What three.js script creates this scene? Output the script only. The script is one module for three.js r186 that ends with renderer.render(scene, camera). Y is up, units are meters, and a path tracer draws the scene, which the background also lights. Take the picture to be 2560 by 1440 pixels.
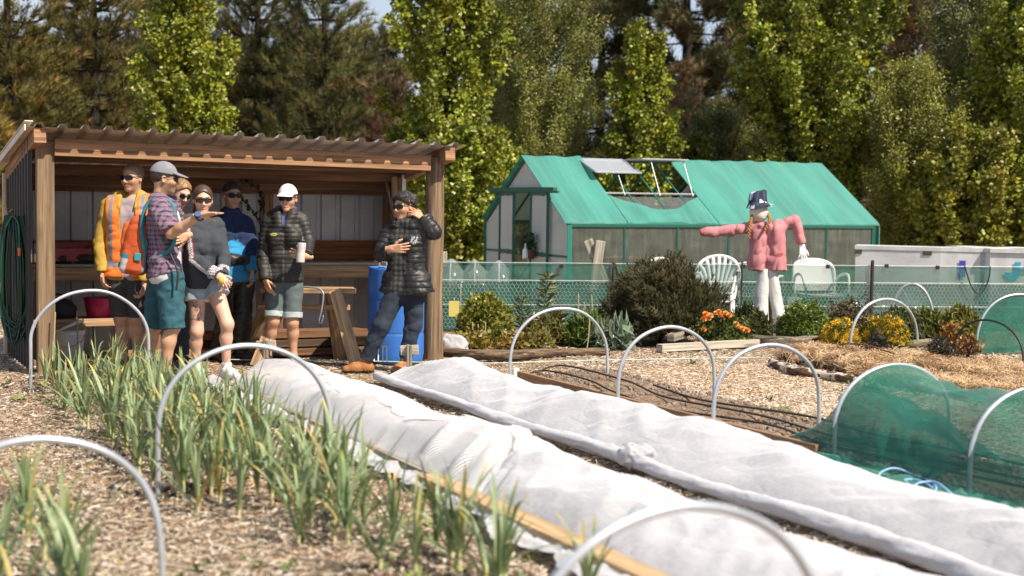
import * as THREE from 'three';
import { mergeGeometries, toCreasedNormals } from 'three/addons/utils/BufferGeometryUtils.js';
import { RoundedBoxGeometry } from 'three/addons/geometries/RoundedBoxGeometry.js';

// ---------------------------------------------------------------- camera, sky, sun, exposure
const scene = new THREE.Scene();
const F = 3600, EYE = 1.52;                               // focal length in pixels of a 2560 x 1440 picture; eye height in metres
const camera = new THREE.PerspectiveCamera(2 * Math.atan(720 / F) * 180 / Math.PI, 16 / 9, 0.1, 800);
camera.position.set(0, EYE, 0);
camera.rotation.set(-Math.atan(220 / F), 0, 0.013, 'YXZ');
camera.focus = 12.6; camera.userData.fStop = 1.7;
camera.updateMatrixWorld(true);
const renderer = new THREE.WebGLRenderer({ antialias: true });
renderer.toneMapping = THREE.LinearToneMapping;
renderer.toneMappingExposure = 1.66;
renderer.shadowMap.enabled = true;
const SUN = new THREE.Vector3(0.5, 0.74, 0.40).normalize();
{ // clear pale blue sky with a few thin clouds
  const W = 256, H = 128, d = new Float32Array(W * H * 4), hz = (x) => { const t = Math.sin(x * 127.1 + 311.7) * 43758.5453; return t - Math.floor(t); };
  const vn = (x, y) => { const X = Math.floor(x), Y = Math.floor(y), a = x - X, b = y - Y, q = (i, j) => hz(((X + i) % 16) + 57 * (Y + j)); return (q(0, 0) * (1 - a) + q(1, 0) * a) * (1 - b) + (q(0, 1) * (1 - a) + q(1, 1) * a) * b; };
  for (let y = 0; y < H; y++) for (let x = 0; x < W; x++) {
    const e = Math.max(0, (y / (H - 1) - 0.5) * 2), t = Math.pow(e, 0.55), c = Math.max(0, vn(x / 16, y / 5) * 0.6 + vn(x / 8, y / 3) * 0.4 - 0.55) * 1.4, o = (y * W + x) * 4, g = y < H / 2 ? 0.25 : 1;
    for (let k = 0; k < 3; k++) d[o + k] = g * (([0.44, 0.5, 0.58][k] * (1 - t) + [0.13, 0.2, 0.33][k] * t) * (1 - c) + 0.68 * c); d[o + 3] = 1;
  }
  const t = new THREE.DataTexture(d, W, H, THREE.RGBAFormat, THREE.FloatType); t.mapping = THREE.EquirectangularReflectionMapping; t.magFilter = t.minFilter = THREE.LinearFilter; t.needsUpdate = true;
  scene.background = t; scene.environment = t;
}
const sun = new THREE.DirectionalLight(0xfff2de, 5.0);
sun.position.copy(SUN).multiplyScalar(60); sun.castShadow = true;
Object.assign(sun.shadow.camera, { left: -30, right: 30, top: 30, bottom: -30, near: 1, far: 160 });
sun.shadow.mapSize.set(4096, 4096);
scene.add(sun); scene.add(sun.target);

// ---------------------------------------------------------------- helpers
let seed = 7;
const rnd = () => { seed = (seed + 0x6d2b79f5) | 0; let t = Math.imul(seed ^ (seed >>> 15), 1 | seed); t = (t + Math.imul(t ^ (t >>> 7), 61 | t)) ^ t; return ((t ^ (t >>> 14)) >>> 0) / 4294967296; };
const rr = (a, b) => a + (b - a) * rnd(), pick = (a) => a[Math.floor(rnd() * a.length)], gauss = () => rnd() + rnd() + rnd() - 1.5;
const clamp = (x, a = 0, b = 1) => Math.min(b, Math.max(a, x)), lerp = (a, b, t) => a + (b - a) * t, smooth = (a, b, x) => { const t = clamp((x - a) / (b - a)); return t * t * (3 - 2 * t); };
const V = (x, y, z) => new THREE.Vector3(x, y, z);
const ray = (u, v) => V((u - 1280) / F, (720 - v) / F, -1).applyQuaternion(camera.quaternion);
const P = (u, v, Z) => { const d = ray(u, v); return camera.position.clone().addScaledVector(d, -Z / d.z); };          // the point at depth Z
const G = (u, v, y = 0) => { const d = ray(u, v); return camera.position.clone().addScaledVector(d, (y - EYE) / d.y); };  // the point on the ground
// the frame of the garden beds: p metres to the right across the rows, q metres away along them
const BED = G(1085, 1225), BA = V(-0.434, 0, -0.901), BP = V(0.901, 0, -0.434);
const B = (p, q, y = 0) => BED.clone().addScaledVector(BP, p).addScaledVector(BA, q).setY(y);
const toBed = (x, z) => [(x - BED.x) * BP.x + (z - BED.z) * BP.z, (x - BED.x) * BA.x + (z - BED.z) * BA.z];

const hash3 = (x, y, z) => { let h = Math.imul(x, 374761393) ^ Math.imul(y, 668265263) ^ Math.imul(z, 2147483647 - 1274126177); h = Math.imul(h ^ (h >>> 13), 1274126177); return ((h ^ (h >>> 16)) >>> 0) / 4294967296; };
function n3(x, y, z) {      // value noise, -1..1
  const X = Math.floor(x), Y = Math.floor(y), Z = Math.floor(z); let a = x - X, b = y - Y, c = z - Z;
  a = a * a * (3 - 2 * a); b = b * b * (3 - 2 * b); c = c * c * (3 - 2 * c);
  const l = (i, j) => { const u = hash3(X, Y + i, Z + j); return u + (hash3(X + 1, Y + i, Z + j) - u) * a; };
  const p = l(0, 0), q = l(0, 1), r = p + (l(1, 0) - p) * b, s = q + (l(1, 1) - q) * b;
  return (r + (s - r) * c) * 2 - 1;
}
const fbm = (x, y, z, o = 3) => { let s = 0, a = 0.5; for (let i = 0; i < o; i++) { s += a * n3(x, y, z); x = x * 2.03 + 11; y = y * 2.03 + 5; z = z * 2.03 + 3; a *= 0.5; } return s; };

const used = new Map();
const numbered = (n) => { const k = used.get(n) ?? 0; used.set(n, k + 1); return k ? n + '_' + String(k).padStart(3, '0') : n; };
function tag(o, label, category, group, kind) { Object.assign(o.userData, { label, category }); if (group) o.userData.group = group; if (kind) o.userData.kind = kind; return o; }
function thing(name, label, category, pos = [0, 0, 0], group) {
  const o = new THREE.Group(); o.name = numbered(name); o.position.set(...(pos.isVector3 ? pos.toArray() : pos)); scene.add(o); return tag(o, label, category, group);
}
function mesh(name, geo, mat, parent, label) {
  const m = new THREE.Mesh(Array.isArray(geo) ? merge(geo) : geo, mat); m.castShadow = m.receiveShadow = true;
  m.name = parent ? name : numbered(name); (parent ?? scene).add(m); if (label) m.userData.label = label; return m;
}
const solo = (name, geo, mat, label, category, group, kind) => tag(mesh(name, geo, mat), label, category, group, kind);
const struct = (name, geo, mat) => { const m = mesh(name, geo, mat); m.userData.kind = 'structure'; return m; };
function merge(list) {
  const keep = list.every((g) => g.attributes.color) ? ['position', 'normal', 'uv', 'color'] : ['position', 'normal', 'uv'];
  return mergeGeometries(list.map((g) => {
    g = g.index ? g.toNonIndexed() : g;
    if (!g.attributes.uv) g.setAttribute('uv', new THREE.BufferAttribute(new Float32Array(g.attributes.position.count * 2), 2));
    for (const k of Object.keys(g.attributes)) if (!keep.includes(k)) g.deleteAttribute(k);
    return g;
  }));
}
function grid(nu, nv, fn, uvs) {   // a sheet: fn(u, v) -> Vector3, u and v in 0..1; uv in metres through uvs
  const pos = [], uv = [], idx = [];
  for (let j = 0; j <= nv; j++) for (let i = 0; i <= nu; i++) { const p = fn(i / nu, j / nv); pos.push(p.x, p.y, p.z); const t = uvs ? uvs(i / nu, j / nv, p) : [i / nu, j / nv]; uv.push(t[0], t[1]); }
  for (let j = 0; j < nv; j++) for (let i = 0; i < nu; i++) { const a = j * (nu + 1) + i, b = a + nu + 1; idx.push(a, b, a + 1, a + 1, b, b + 1); }
  const g = new THREE.BufferGeometry(); g.setAttribute('position', new THREE.Float32BufferAttribute(pos, 3)); g.setAttribute('uv', new THREE.Float32BufferAttribute(uv, 2)); g.setIndex(idx); g.computeVertexNormals(); return g;
}
function boxUV(g, ou = rr(0, 5), ov = rr(0, 5)) {   // metres, grain along z
  const p = g.attributes.position, n = g.attributes.normal, uv = new Float32Array(p.count * 2);
  for (let i = 0; i < p.count; i++) {
    const ax = Math.abs(n.getX(i)), ay = Math.abs(n.getY(i)), az = Math.abs(n.getZ(i));
    const [u, v] = az > ax && az > ay ? [p.getX(i), p.getY(i)] : ax > ay ? [p.getZ(i), p.getY(i)] : [p.getZ(i), p.getX(i)];
    uv[i * 2] = u + ou; uv[i * 2 + 1] = v + ov;
  }
  g.setAttribute('uv', new THREE.BufferAttribute(uv, 2)); return g;
}
const basis = (dir, up) => { const z = dir.clone().normalize(), x = up.clone().cross(z).normalize(); return new THREE.Matrix4().makeBasis(x, z.clone().cross(x), z); };
function beam(a, b, w, h, up = V(0, 1, 0), bevel = 0.005) {   // a timber from a to b: w across, h along up
  const d = b.clone().sub(a), L = d.length(), g = boxUV(new RoundedBoxGeometry(w, h, L, 1, Math.min(bevel, w / 3, h / 3)));
  const m = basis(d, Math.abs(d.clone().normalize().dot(up)) > 0.98 ? V(0, 0, 1) : up); m.setPosition(a.clone().add(b).multiplyScalar(0.5)); return g.applyMatrix4(m);
}
function box(w, h, d, x, y, z, ry = 0, bevel = 0.006) { const g = boxUV(new RoundedBoxGeometry(w, h, d, 1, Math.min(bevel, w / 3, h / 3, d / 3))); g.rotateY(ry); g.translate(x, y, z); return g; }
class Poly extends THREE.CatmullRomCurve3 { constructor(pts, closed = false) { super(pts, closed, 'centripetal'); } }
function tube(pts, r, seg = 0, rad = 6, ends = true) {
  const c = new Poly(pts), n = seg || Math.max(8, pts.length * 5), g = new THREE.TubeGeometry(c, n, r, rad, false);
  const uv = g.attributes.uv, L = c.getLength(); for (let i = 0; i < uv.count; i++) uv.setXY(i, uv.getX(i) * L, uv.getY(i) * r * 6.28);
  if (!ends) return g;
  const out = [g]; for (const t of [0, 1]) { const s = new THREE.SphereGeometry(r, rad, 4); s.translate(...c.getPoint(t).toArray()); out.push(s); }
  return merge(out);
}
function taperTube(pts, radii, seg, rad = 8, rough = 0) {   // a tube with a radius per point, closed at both ends
  const c = new Poly(pts), fr = c.computeFrenetFrames(seg), L = c.getLength(), rs = (t) => { const x = t * (radii.length - 1), i = Math.min(radii.length - 2, Math.floor(x)); return lerp(radii[i], radii[i + 1], x - i); };
  const pos = [], uv = [], idx = [];
  for (let i = 0; i <= seg; i++) {
    const t = i / seg, p = c.getPointAt(t), r0 = rs(t);
    for (let k = 0; k <= rad; k++) {
      const a = k / rad * Math.PI * 2, q = fr.normals[i].clone().multiplyScalar(Math.cos(a)).addScaledVector(fr.binormals[i], Math.sin(a));
      const r = r0 * (1 + (rough ? rough * fbm(p.x * 6 + Math.cos(a) * 2, p.y * 6 + Math.sin(a) * 2, p.z * 6) : 0));
      pos.push(p.x + q.x * r, p.y + q.y * r, p.z + q.z * r); uv.push(t * L, k / rad * r0 * 6.28);
    }
  }
  for (let i = 0; i < seg; i++) for (let k = 0; k < rad; k++) { const a = i * (rad + 1) + k, b = a + rad + 1; idx.push(a, a + 1, b, a + 1, b + 1, b); }
  for (const i of [0, seg]) { const p = c.getPointAt(i / seg), o = pos.length / 3; pos.push(p.x, p.y, p.z); uv.push(0, 0); for (let k = 0; k < rad; k++) { const a = i * (rad + 1) + k; i ? idx.push(o, a, a + 1) : idx.push(o, a + 1, a); } }
  const g = new THREE.BufferGeometry(); g.setAttribute('position', new THREE.Float32BufferAttribute(pos, 3)); g.setAttribute('uv', new THREE.Float32BufferAttribute(uv, 2)); g.setIndex(idx); g.computeVertexNormals(); return g;
}
// ---------------------------------------------------------------- textures and materials
const tn = (x, y, px, py, s) => {   // tiling value noise, 0..1
  const X = Math.floor(x), Y = Math.floor(y); let a = x - X, b = y - Y; a = a * a * (3 - 2 * a); b = b * b * (3 - 2 * b);
  const w = (i, j) => hash3(((X + i) % px + px) % px, ((Y + j) % py + py) % py, s);
  return lerp(lerp(w(0, 0), w(1, 0), a), lerp(w(0, 1), w(1, 1), a), b);
};
function dtex(w, h, fn, srgb, mx = 1, my = 1) {   // fn(u, v) -> [r, g, b, a] 0..1; the texture spans mx by my metres
  const d = new Uint8Array(w * h * 4);
  for (let y = 0; y < h; y++) for (let x = 0; x < w; x++) { const c = fn(x / w, y / h), o = (y * w + x) * 4; for (let k = 0; k < 4; k++) d[o + k] = clamp(c[k] ?? 1) * 255; }
  const t = new THREE.DataTexture(d, w, h); t.wrapS = t.wrapT = THREE.RepeatWrapping; t.magFilter = THREE.LinearFilter; t.minFilter = THREE.LinearMipmapLinearFilter; t.generateMipmaps = true;
  if (srgb) t.colorSpace = THREE.SRGBColorSpace; t.repeat.set(1 / mx, 1 / my); t.needsUpdate = true; return t;
}
function ctex(w, h, draw, srgb, mx = 1, my = 1) {
  const c = document.createElement('canvas'); c.width = w; c.height = h; draw(c.getContext('2d'), w, h);
  const t = new THREE.CanvasTexture(c); t.wrapS = t.wrapT = THREE.RepeatWrapping; if (srgb) t.colorSpace = THREE.SRGBColorSpace; t.repeat.set(1 / mx, 1 / my); return t;
}
const mat = (r, g, b, o = {}) => { const m = new THREE.MeshPhysicalMaterial({ roughness: 0.75, side: THREE.DoubleSide, ...o }); m.color.setRGB(r, g, b); return m; };
const grainAt = (u, v) => {   // wood figure: long fibres along u
  let s = 0.5 * tn(u * 3, v * 34, 3, 34, 1) + 0.3 * tn(u * 7, v * 90, 7, 90, 2) + 0.2 * tn(u * 18, v * 200, 18, 200, 3);
  const k = tn(u * 5, v * 5, 5, 5, 4); if (k > 0.82) s -= (k - 0.82) * 2.2; return s;
};
const grainTex = dtex(512, 512, (u, v) => { const s = 0.62 + 0.5 * (grainAt(u, v) - 0.4); return [s, s * 0.98, s * 0.95]; }, true, 1.4, 0.5);
const grainBump = dtex(512, 512, (u, v) => { const s = grainAt(u, v); return [s, s, s]; }, false, 1.4, 0.5);
const wood = (r, g, b, o = {}) => mat(r * 1.9, g * 1.9, b * 1.9, { map: grainTex, bumpMap: grainBump, bumpScale: 0.002, roughness: 0.82, ...o });
const barkTex = dtex(256, 512, (u, v) => { const s = 0.45 + 0.75 * (0.6 * tn(u * 6, v * 30, 6, 30, 9) + 0.4 * tn(u * 24, v * 60, 24, 60, 10) - 0.3); return [s, s * 0.96, s * 0.9]; }, true, 0.5, 0.4);
const fineBump = dtex(256, 256, (u, v) => { const s = 0.5 * tn(u * 32, v * 32, 32, 32, 21) + 0.5 * tn(u * 90, v * 90, 90, 90, 22); return [s, s, s]; }, false, 0.3, 0.3);
const blotchTex = dtex(256, 256, (u, v) => { const s = 0.8 + 0.2 * (0.5 * tn(u * 5, v * 5, 5, 5, 31) + 0.3 * tn(u * 14, v * 14, 14, 14, 32) + 0.2 * tn(u * 60, v * 60, 60, 60, 33)); return [s, s, s]; }, true, 1.3, 1.3);
const M = {
  post: wood(0.23, 0.16, 0.1), beam: wood(0.35, 0.2, 0.11), rafter: wood(0.24, 0.135, 0.075), pale: wood(0.46, 0.31, 0.185), grey: wood(0.3, 0.27, 0.23), white_wood: wood(0.5, 0.46, 0.4), plank: wood(0.5, 0.35, 0.2), brown: wood(0.2, 0.105, 0.052), dark: wood(0.1, 0.06, 0.035), stain: wood(0.3, 0.11, 0.03),
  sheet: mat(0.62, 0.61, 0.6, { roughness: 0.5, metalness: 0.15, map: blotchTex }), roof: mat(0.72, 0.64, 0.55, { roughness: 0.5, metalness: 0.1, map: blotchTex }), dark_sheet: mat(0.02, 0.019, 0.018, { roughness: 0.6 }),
  steel: mat(0.36, 0.38, 0.41, { metalness: 0.6, roughness: 0.5 }), pipe: mat(0.56, 0.6, 0.66, { roughness: 0.36, metalness: 0.4, map: blotchTex }), black: mat(0.02, 0.02, 0.02, { roughness: 0.5 }), rubber: mat(0.03, 0.022, 0.018, { roughness: 0.6 }),
  white: mat(0.78, 0.78, 0.77, { roughness: 0.45 }), green_frame: mat(0.012, 0.1, 0.07, { roughness: 0.45 }), teal: mat(0.02, 0.24, 0.19, { roughness: 0.5 }), hose: mat(0.012, 0.055, 0.035, { roughness: 0.35 }), wire: mat(0.62, 0.66, 0.64, { roughness: 0.45, metalness: 0.3 }),
};
// ---------------------------------------------------------------- surface nets: a mesh over the zero level of a distance field
const EA = [0, 2, 4, 6, 0, 1, 4, 5, 0, 1, 2, 3], EB = [1, 3, 5, 7, 2, 3, 6, 7, 4, 5, 6, 7];
function skin(f, box3, c, color) {   // surface net over the zero level of f
  const lo = box3.min, N = [0, 1, 2].map((i) => Math.ceil((box3.max.getComponent(i) - lo.getComponent(i)) / c) + 2), [nx, ny, nz] = N, B8 = 6;
  const val = new Float32Array(nx * ny * nz).fill(NaN), id = (i, j, k) => (k * ny + j) * nx + i, vid = new Int32Array(nx * ny * nz).fill(-1);
  const at = (i, j, k) => { const n = id(i, j, k); let v = val[n]; if (v !== v) v = val[n] = f(lo.x + i * c, lo.y + j * c, lo.z + k * c); return v; };
  const pos = [], nor = [], col = [], idx = [], cells = [], v = new Float64Array(8), reach = B8 * c * 0.87 * 1.08 + c + 0.008, e = c * 0.4;
  for (let K = 0; K < nz - 1; K += B8) for (let J = 0; J < ny - 1; J += B8) for (let I = 0; I < nx - 1; I += B8) {
    if (f.focus) f.focus(lo.x + (I + B8 / 2) * c, lo.y + (J + B8 / 2) * c, lo.z + (K + B8 / 2) * c, B8 * c * 0.9 + 2 * c);
    if (Math.abs(f(lo.x + (I + B8 / 2) * c, lo.y + (J + B8 / 2) * c, lo.z + (K + B8 / 2) * c)) > reach) continue;
    for (let k = K; k < Math.min(K + B8, nz - 1); k++) for (let j = J; j < Math.min(J + B8, ny - 1); j++) for (let i = I; i < Math.min(I + B8, nx - 1); i++) {
      for (let q = 0; q < 8; q++) v[q] = at(i + (q & 1), j + (q >> 1 & 1), k + (q >> 2));
      let m = 0; for (let q = 0; q < 8; q++) if (v[q] < 0) m |= 1 << q; if (m === 0 || m === 255) continue;
      let sx = 0, sy = 0, sz = 0, n = 0;
      for (let q = 0; q < 12; q++) { const a = EA[q], b = EB[q]; if ((v[a] < 0) !== (v[b] < 0)) { const t = v[a] / (v[a] - v[b]); sx += (a & 1) + ((b & 1) - (a & 1)) * t; sy += (a >> 1 & 1) + ((b >> 1 & 1) - (a >> 1 & 1)) * t; sz += (a >> 2) + ((b >> 2) - (a >> 2)) * t; n++; } }
      const x = lo.x + (i + sx / n) * c, y = lo.y + (j + sy / n) * c, z = lo.z + (k + sz / n) * c;
      vid[id(i, j, k)] = pos.length / 3; pos.push(x, y, z); cells.push(i, j, k);
      const t1 = f(x + e, y - e, z - e), t2 = f(x - e, y - e, z + e), t3 = f(x - e, y + e, z - e), t4 = f(x + e, y + e, z + e); let gx = t1 - t2 - t3 + t4, gy = -t1 - t2 + t3 + t4, gz = -t1 + t2 - t3 + t4; const g = Math.hypot(gx, gy, gz) || 1; gx /= g; gy /= g; gz /= g; nor.push(gx, gy, gz);
      if (color) { f(x, y, z); const q = color(x, y, z, gx, gy, gz); col.push(q[0], q[1], q[2]); }
    }
  }
  if (f.focus) f.focus();
  const quad = (a, b, d, q, flip) => { if (a < 0 || b < 0 || d < 0 || q < 0) return; flip ? idx.push(a, d, b, a, q, d) : idx.push(a, b, d, a, d, q); };
  for (let n = 0; n < cells.length; n += 3) {
    const i = cells[n], j = cells[n + 1], k = cells[n + 2], s = at(i, j, k) < 0;
    if (j > 0 && k > 0 && s !== at(i + 1, j, k) < 0) quad(vid[id(i, j, k)], vid[id(i, j - 1, k)], vid[id(i, j - 1, k - 1)], vid[id(i, j, k - 1)], !s);
    if (i > 0 && k > 0 && s !== at(i, j + 1, k) < 0) quad(vid[id(i, j, k)], vid[id(i, j, k - 1)], vid[id(i - 1, j, k - 1)], vid[id(i - 1, j, k)], !s);
    if (i > 0 && j > 0 && s !== at(i, j, k + 1) < 0) quad(vid[id(i, j, k)], vid[id(i - 1, j, k)], vid[id(i - 1, j - 1, k)], vid[id(i, j - 1, k)], !s);
  }
  const g = new THREE.BufferGeometry(); g.setAttribute('position', new THREE.Float32BufferAttribute(pos, 3)); g.setAttribute('normal', new THREE.Float32BufferAttribute(nor, 3)); g.setAttribute('uv', new THREE.Float32BufferAttribute(new Float32Array(pos.length / 3 * 2), 2));
  if (color) g.setAttribute('color', new THREE.Float32BufferAttribute(col, 3)); g.setIndex(idx); return g;
}
const ell = (x, y, z, cx, cy, cz, rx, ry, rz) => { const a = (x - cx) / rx, b = (y - cy) / ry, c = (z - cz) / rz, k0 = Math.sqrt(a * a + b * b + c * c), k1 = Math.hypot(a / rx, b / ry, c / rz); return k1 < 1e-9 ? -Math.min(rx, ry, rz) : k0 * (k0 - 1) / k1; };
const ell0 = (x, y, z, a, b, c) => ell(x, y, z, 0, 0, 0, a, b, c), skin0 = (f, r, c) => skin(f, new THREE.Box3(V(-r, -r, -r), V(r, r, r)), c);
// ---------------------------------------------------------------- the ground
const groundY = (x, z) => { const [p, q] = toBed(x, z); const a = 0.035 * fbm(x * 0.7, 0, z * 0.7, 3) + 0.02 * fbm(x * 3.1, 4, z * 3.1, 3); return a * smooth(-25, -19, z) + 0.06 * Math.exp(-(((p + 0.9) / 0.45) ** 2)) - 0.02; };
function strokes(n, pal, l0, l1, w0, w1, bg) {
  return (c, W, H) => {
    c.fillStyle = bg; c.fillRect(0, 0, W, H); c.lineCap = 'round';
    for (let i = 0; i < n; i++) {
      const x = rnd() * W, y = rnd() * H, a = rnd() * 6.28, l = rr(l0, l1), dx = Math.cos(a) * l, dy = Math.sin(a) * l, b = rr(-0.3, 0.3);
      c.strokeStyle = pick(pal); c.lineWidth = rr(w0, w1);
      for (const ox of [-W, 0, W]) for (const oy of [-H, 0, H]) { if (x + ox < -l || x + ox > W + l || y + oy < -l || y + oy > H + l) continue; c.beginPath(); c.moveTo(x + ox, y + oy); c.quadraticCurveTo(x + ox + dx / 2 - dy * b, y + oy + dy / 2 + dx * b, x + ox + dx, y + oy + dy); c.stroke(); }
    }
  };
}
const MULCH = ['#5d4634', '#77593f', '#8d6f51', '#a48764', '#b99a76', '#cdb292', '#dfcab0', '#6b4a33', '#94714f', '#efe0cc', '#4a3626'];
seed = 101; const mulchMap = ctex(1024, 1024, strokes(15000, MULCH, 8, 34, 2, 6, '#5a432f'), true, 1.45, 1.45);
seed = 101; const mulchBump = ctex(1024, 1024, (c, W, H) => { const g = []; for (let i = 0; i < 11; i++) { const v = Math.round(60 + i * 17); g.push(`rgb(${v},${v},${v})`); } strokes(15000, g, 8, 34, 2, 6, '#222')(c, W, H); }, false, 1.45, 1.45);
seed = 11;
const mulchMat = mat(1.08, 1.08, 1.08, { map: mulchMap, bumpMap: mulchBump, bumpScale: 0.02, roughness: 0.95 });
{
  const xs = [], zs = []; const span = (a, b, n, arr) => { for (let i = 0; i < n; i++) arr.push(lerp(a, b, i / n)); };
  span(-300, -14, 12, xs); span(-14, -6.5, 20, xs); span(-6.5, 6.5, 170, xs); span(6.5, 14, 20, xs); span(14, 301, 13, xs); xs.push(301);
  span(60, 0, 8, zs); span(0, -3, 10, zs); span(-3, -18, 200, zs); span(-18, -30, 24, zs); span(-30, -500, 20, zs); zs.push(-500);
  const nu = xs.length - 1, nv = zs.length - 1;
  struct('ground', grid(nu, nv, (u, v) => { const x = xs[Math.round(u * nu)], z = zs[Math.round(v * nv)]; return V(x, groundY(x, z), z); }, (u, v, p) => [p.x, p.z]), mulchMat);
}
function scatter(name, n, geo, m, place, label, category, tint) {   // loose pieces nobody could count
  const im = new THREE.InstancedMesh(geo, m, n), o = new THREE.Object3D(), c = new THREE.Color(); let k = 0;
  for (let i = 0; i < n; i++) { if (!place(o)) continue; o.updateMatrix(); im.setMatrixAt(k, o.matrix); const t = tint(o); im.setColorAt(k, c.setRGB(t[0], t[1], t[2])); k++; }
  im.count = k; im.name = numbered(name); im.castShadow = im.receiveShadow = true; scene.add(im); return tag(im, label, category, null, 'stuff');
}
const chipGeo = (() => { const g = new THREE.BoxGeometry(1, 0.09, 0.2, 3, 1, 1), p = g.attributes.position; for (let i = 0; i < p.count; i++) { const x = p.getX(i); p.setY(i, p.getY(i) + 0.18 * (0.25 - x * x)); p.setZ(i, p.getZ(i) * (1 - Math.abs(x) * 0.8)); } g.computeVertexNormals(); return g; })();
const chipMat = mat(1, 1, 1, { roughness: 0.9 });
const PALE = (x, z) => { const [p, q] = toBed(x, z); return smooth(3.3, 3.6, p + 0.12 * fbm(x * 2, 1, z * 2)) * smooth(5.6, 5.0, q) * smooth(-18, -15, z); };
const chipTint = (o) => { const k = rnd(), v = rr(0.6, 1.15) * (1 + 0.12 * PALE(o.position.x, o.position.z)); if (rnd() < 0.75 * PALE(o.position.x, o.position.z)) return [0.7 * v, 0.62 * v, 0.52 * v]; return k < 0.26 ? [0.2 * v, 0.145 * v, 0.1 * v] : k < 0.7 ? [0.5 * v, 0.405 * v, 0.3 * v] : [0.72 * v, 0.64 * v, 0.54 * v]; };
const flat = (o, p, s, y) => { o.position.set(p.x, groundY(p.x, p.z) + y, p.z); o.rotation.set(gauss() * 0.35, rr(0, 6.28), gauss() * 0.35); o.scale.setScalar(s); return true; };
scatter('wood_chips', 95000, chipGeo, chipMat, (o) => {
  const v = rnd() ** 1.4, Z = lerp(4.6, 15.6, v), x = rr(-0.39, 0.39) * Z;
  const [p, q] = toBed(x, -Z); if (p > 2.5 && p < 3.36 && q > -2.6 && q < 4.1 && rnd() < 0.93) return false;
  if (fbm(x * 1.1, 7, Z * 1.1, 2) < -0.12 && rnd() < 0.6) return false;
  flat(o, V(x, 0, -Z), rr(0.014, 0.044) * (rnd() < 0.08 ? 1.8 : 1), rr(0.002, 0.014)); o.scale.z *= rr(0.35, 1.1); return true;
}, 'tan and brown wood chips and straw strewn over the whole garden floor', 'wood chips', chipTint);

// soil bed between the right hoops, with its boards and drip lines
const soilMap = dtex(512, 512, (u, v) => { const s = 0.5 * tn(u * 14, v * 14, 14, 14, 41) + 0.3 * tn(u * 48, v * 48, 48, 48, 42) + 0.35 * tn(u * 130, v * 130, 130, 130, 43); return [0.4 + 0.36 * s, 0.34 + 0.33 * s, 0.28 + 0.3 * s]; }, true, 1, 1);
const soilBump = dtex(512, 512, (u, v) => { const s = 0.5 * tn(u * 14, v * 14, 14, 14, 41) + 0.3 * tn(u * 48, v * 48, 48, 48, 42) + 0.3 * tn(u * 130, v * 130, 130, 130, 43); return [s, s, s]; }, false, 1, 1);
const soilMat = mat(0.62, 0.56, 0.5, { map: soilMap, bumpMap: soilBump, bumpScale: 0.03, roughness: 0.95 });
struct('soil_bed', grid(40, 180, (u, v) => { const p = lerp(2.44, 3.42, u), q = lerp(-2.6, 4.15, v), w = B(p, q); const e = Math.min(smooth(0, 0.15, u), smooth(1, 0.8, u), smooth(0, 0.03, v), smooth(1, 0.96, v)); return w.setY(groundY(w.x, w.z) - 0.02 + e * (0.085 + 0.03 * fbm(p * 9, 1, q * 9, 3))); }, (u, v, p) => [p.x, p.z]), soilMat);

{ const clod = new THREE.IcosahedronGeometry(1, 1), p = clod.attributes.position; for (let i = 0; i < p.count; i++) { const k = 1 + 0.35 * n3(p.getX(i) * 2.2, p.getY(i) * 2.2, p.getZ(i) * 2.2); p.setXYZ(i, p.getX(i) * k, p.getY(i) * k * 0.7, p.getZ(i) * k); } clod.computeVertexNormals();
  seed = 15; scatter('soil_clods', 6000, clod, chipMat, (o) => { const w = B(rr(2.5, 3.36), rr(-2.4, 4.05)); o.position.set(w.x, groundY(w.x, w.z) + 0.062, w.z); o.rotation.set(rr(0, 3), rr(0, 3), rr(0, 3)); o.scale.setScalar(rr(0.004, 0.014) * (rnd() < 0.06 ? 2 : 1)); return true; }, 'crumbled grey-brown soil clods on the bare bed', 'soil', () => { const v = rr(0.6, 1.15); return [0.24 * v, 0.19 * v, 0.145 * v]; }); }

struct('path', grid(60, 90, (u, v) => { const q = lerp(-1.2, 4.7, v), p = lerp(3.42 + 0.06 * fbm(q * 2, 3, 1), 5.4 + 0.25 * fbm(q * 1.3, 8, 1), u), w = B(p, q), e = Math.min(smooth(0, 0.06, u), smooth(1, 0.9, u), smooth(0, 0.05, v), smooth(1, 0.94, v)); return w.setY(groundY(w.x, w.z) - 0.012 + 0.016 * e); }, (u, v, p) => [p.x + 0.4, p.z + 0.7]), mat(1.45, 1.5, 1.55, { map: mulchMap, bumpMap: mulchBump, bumpScale: 0.02, roughness: 0.95 }));

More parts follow.
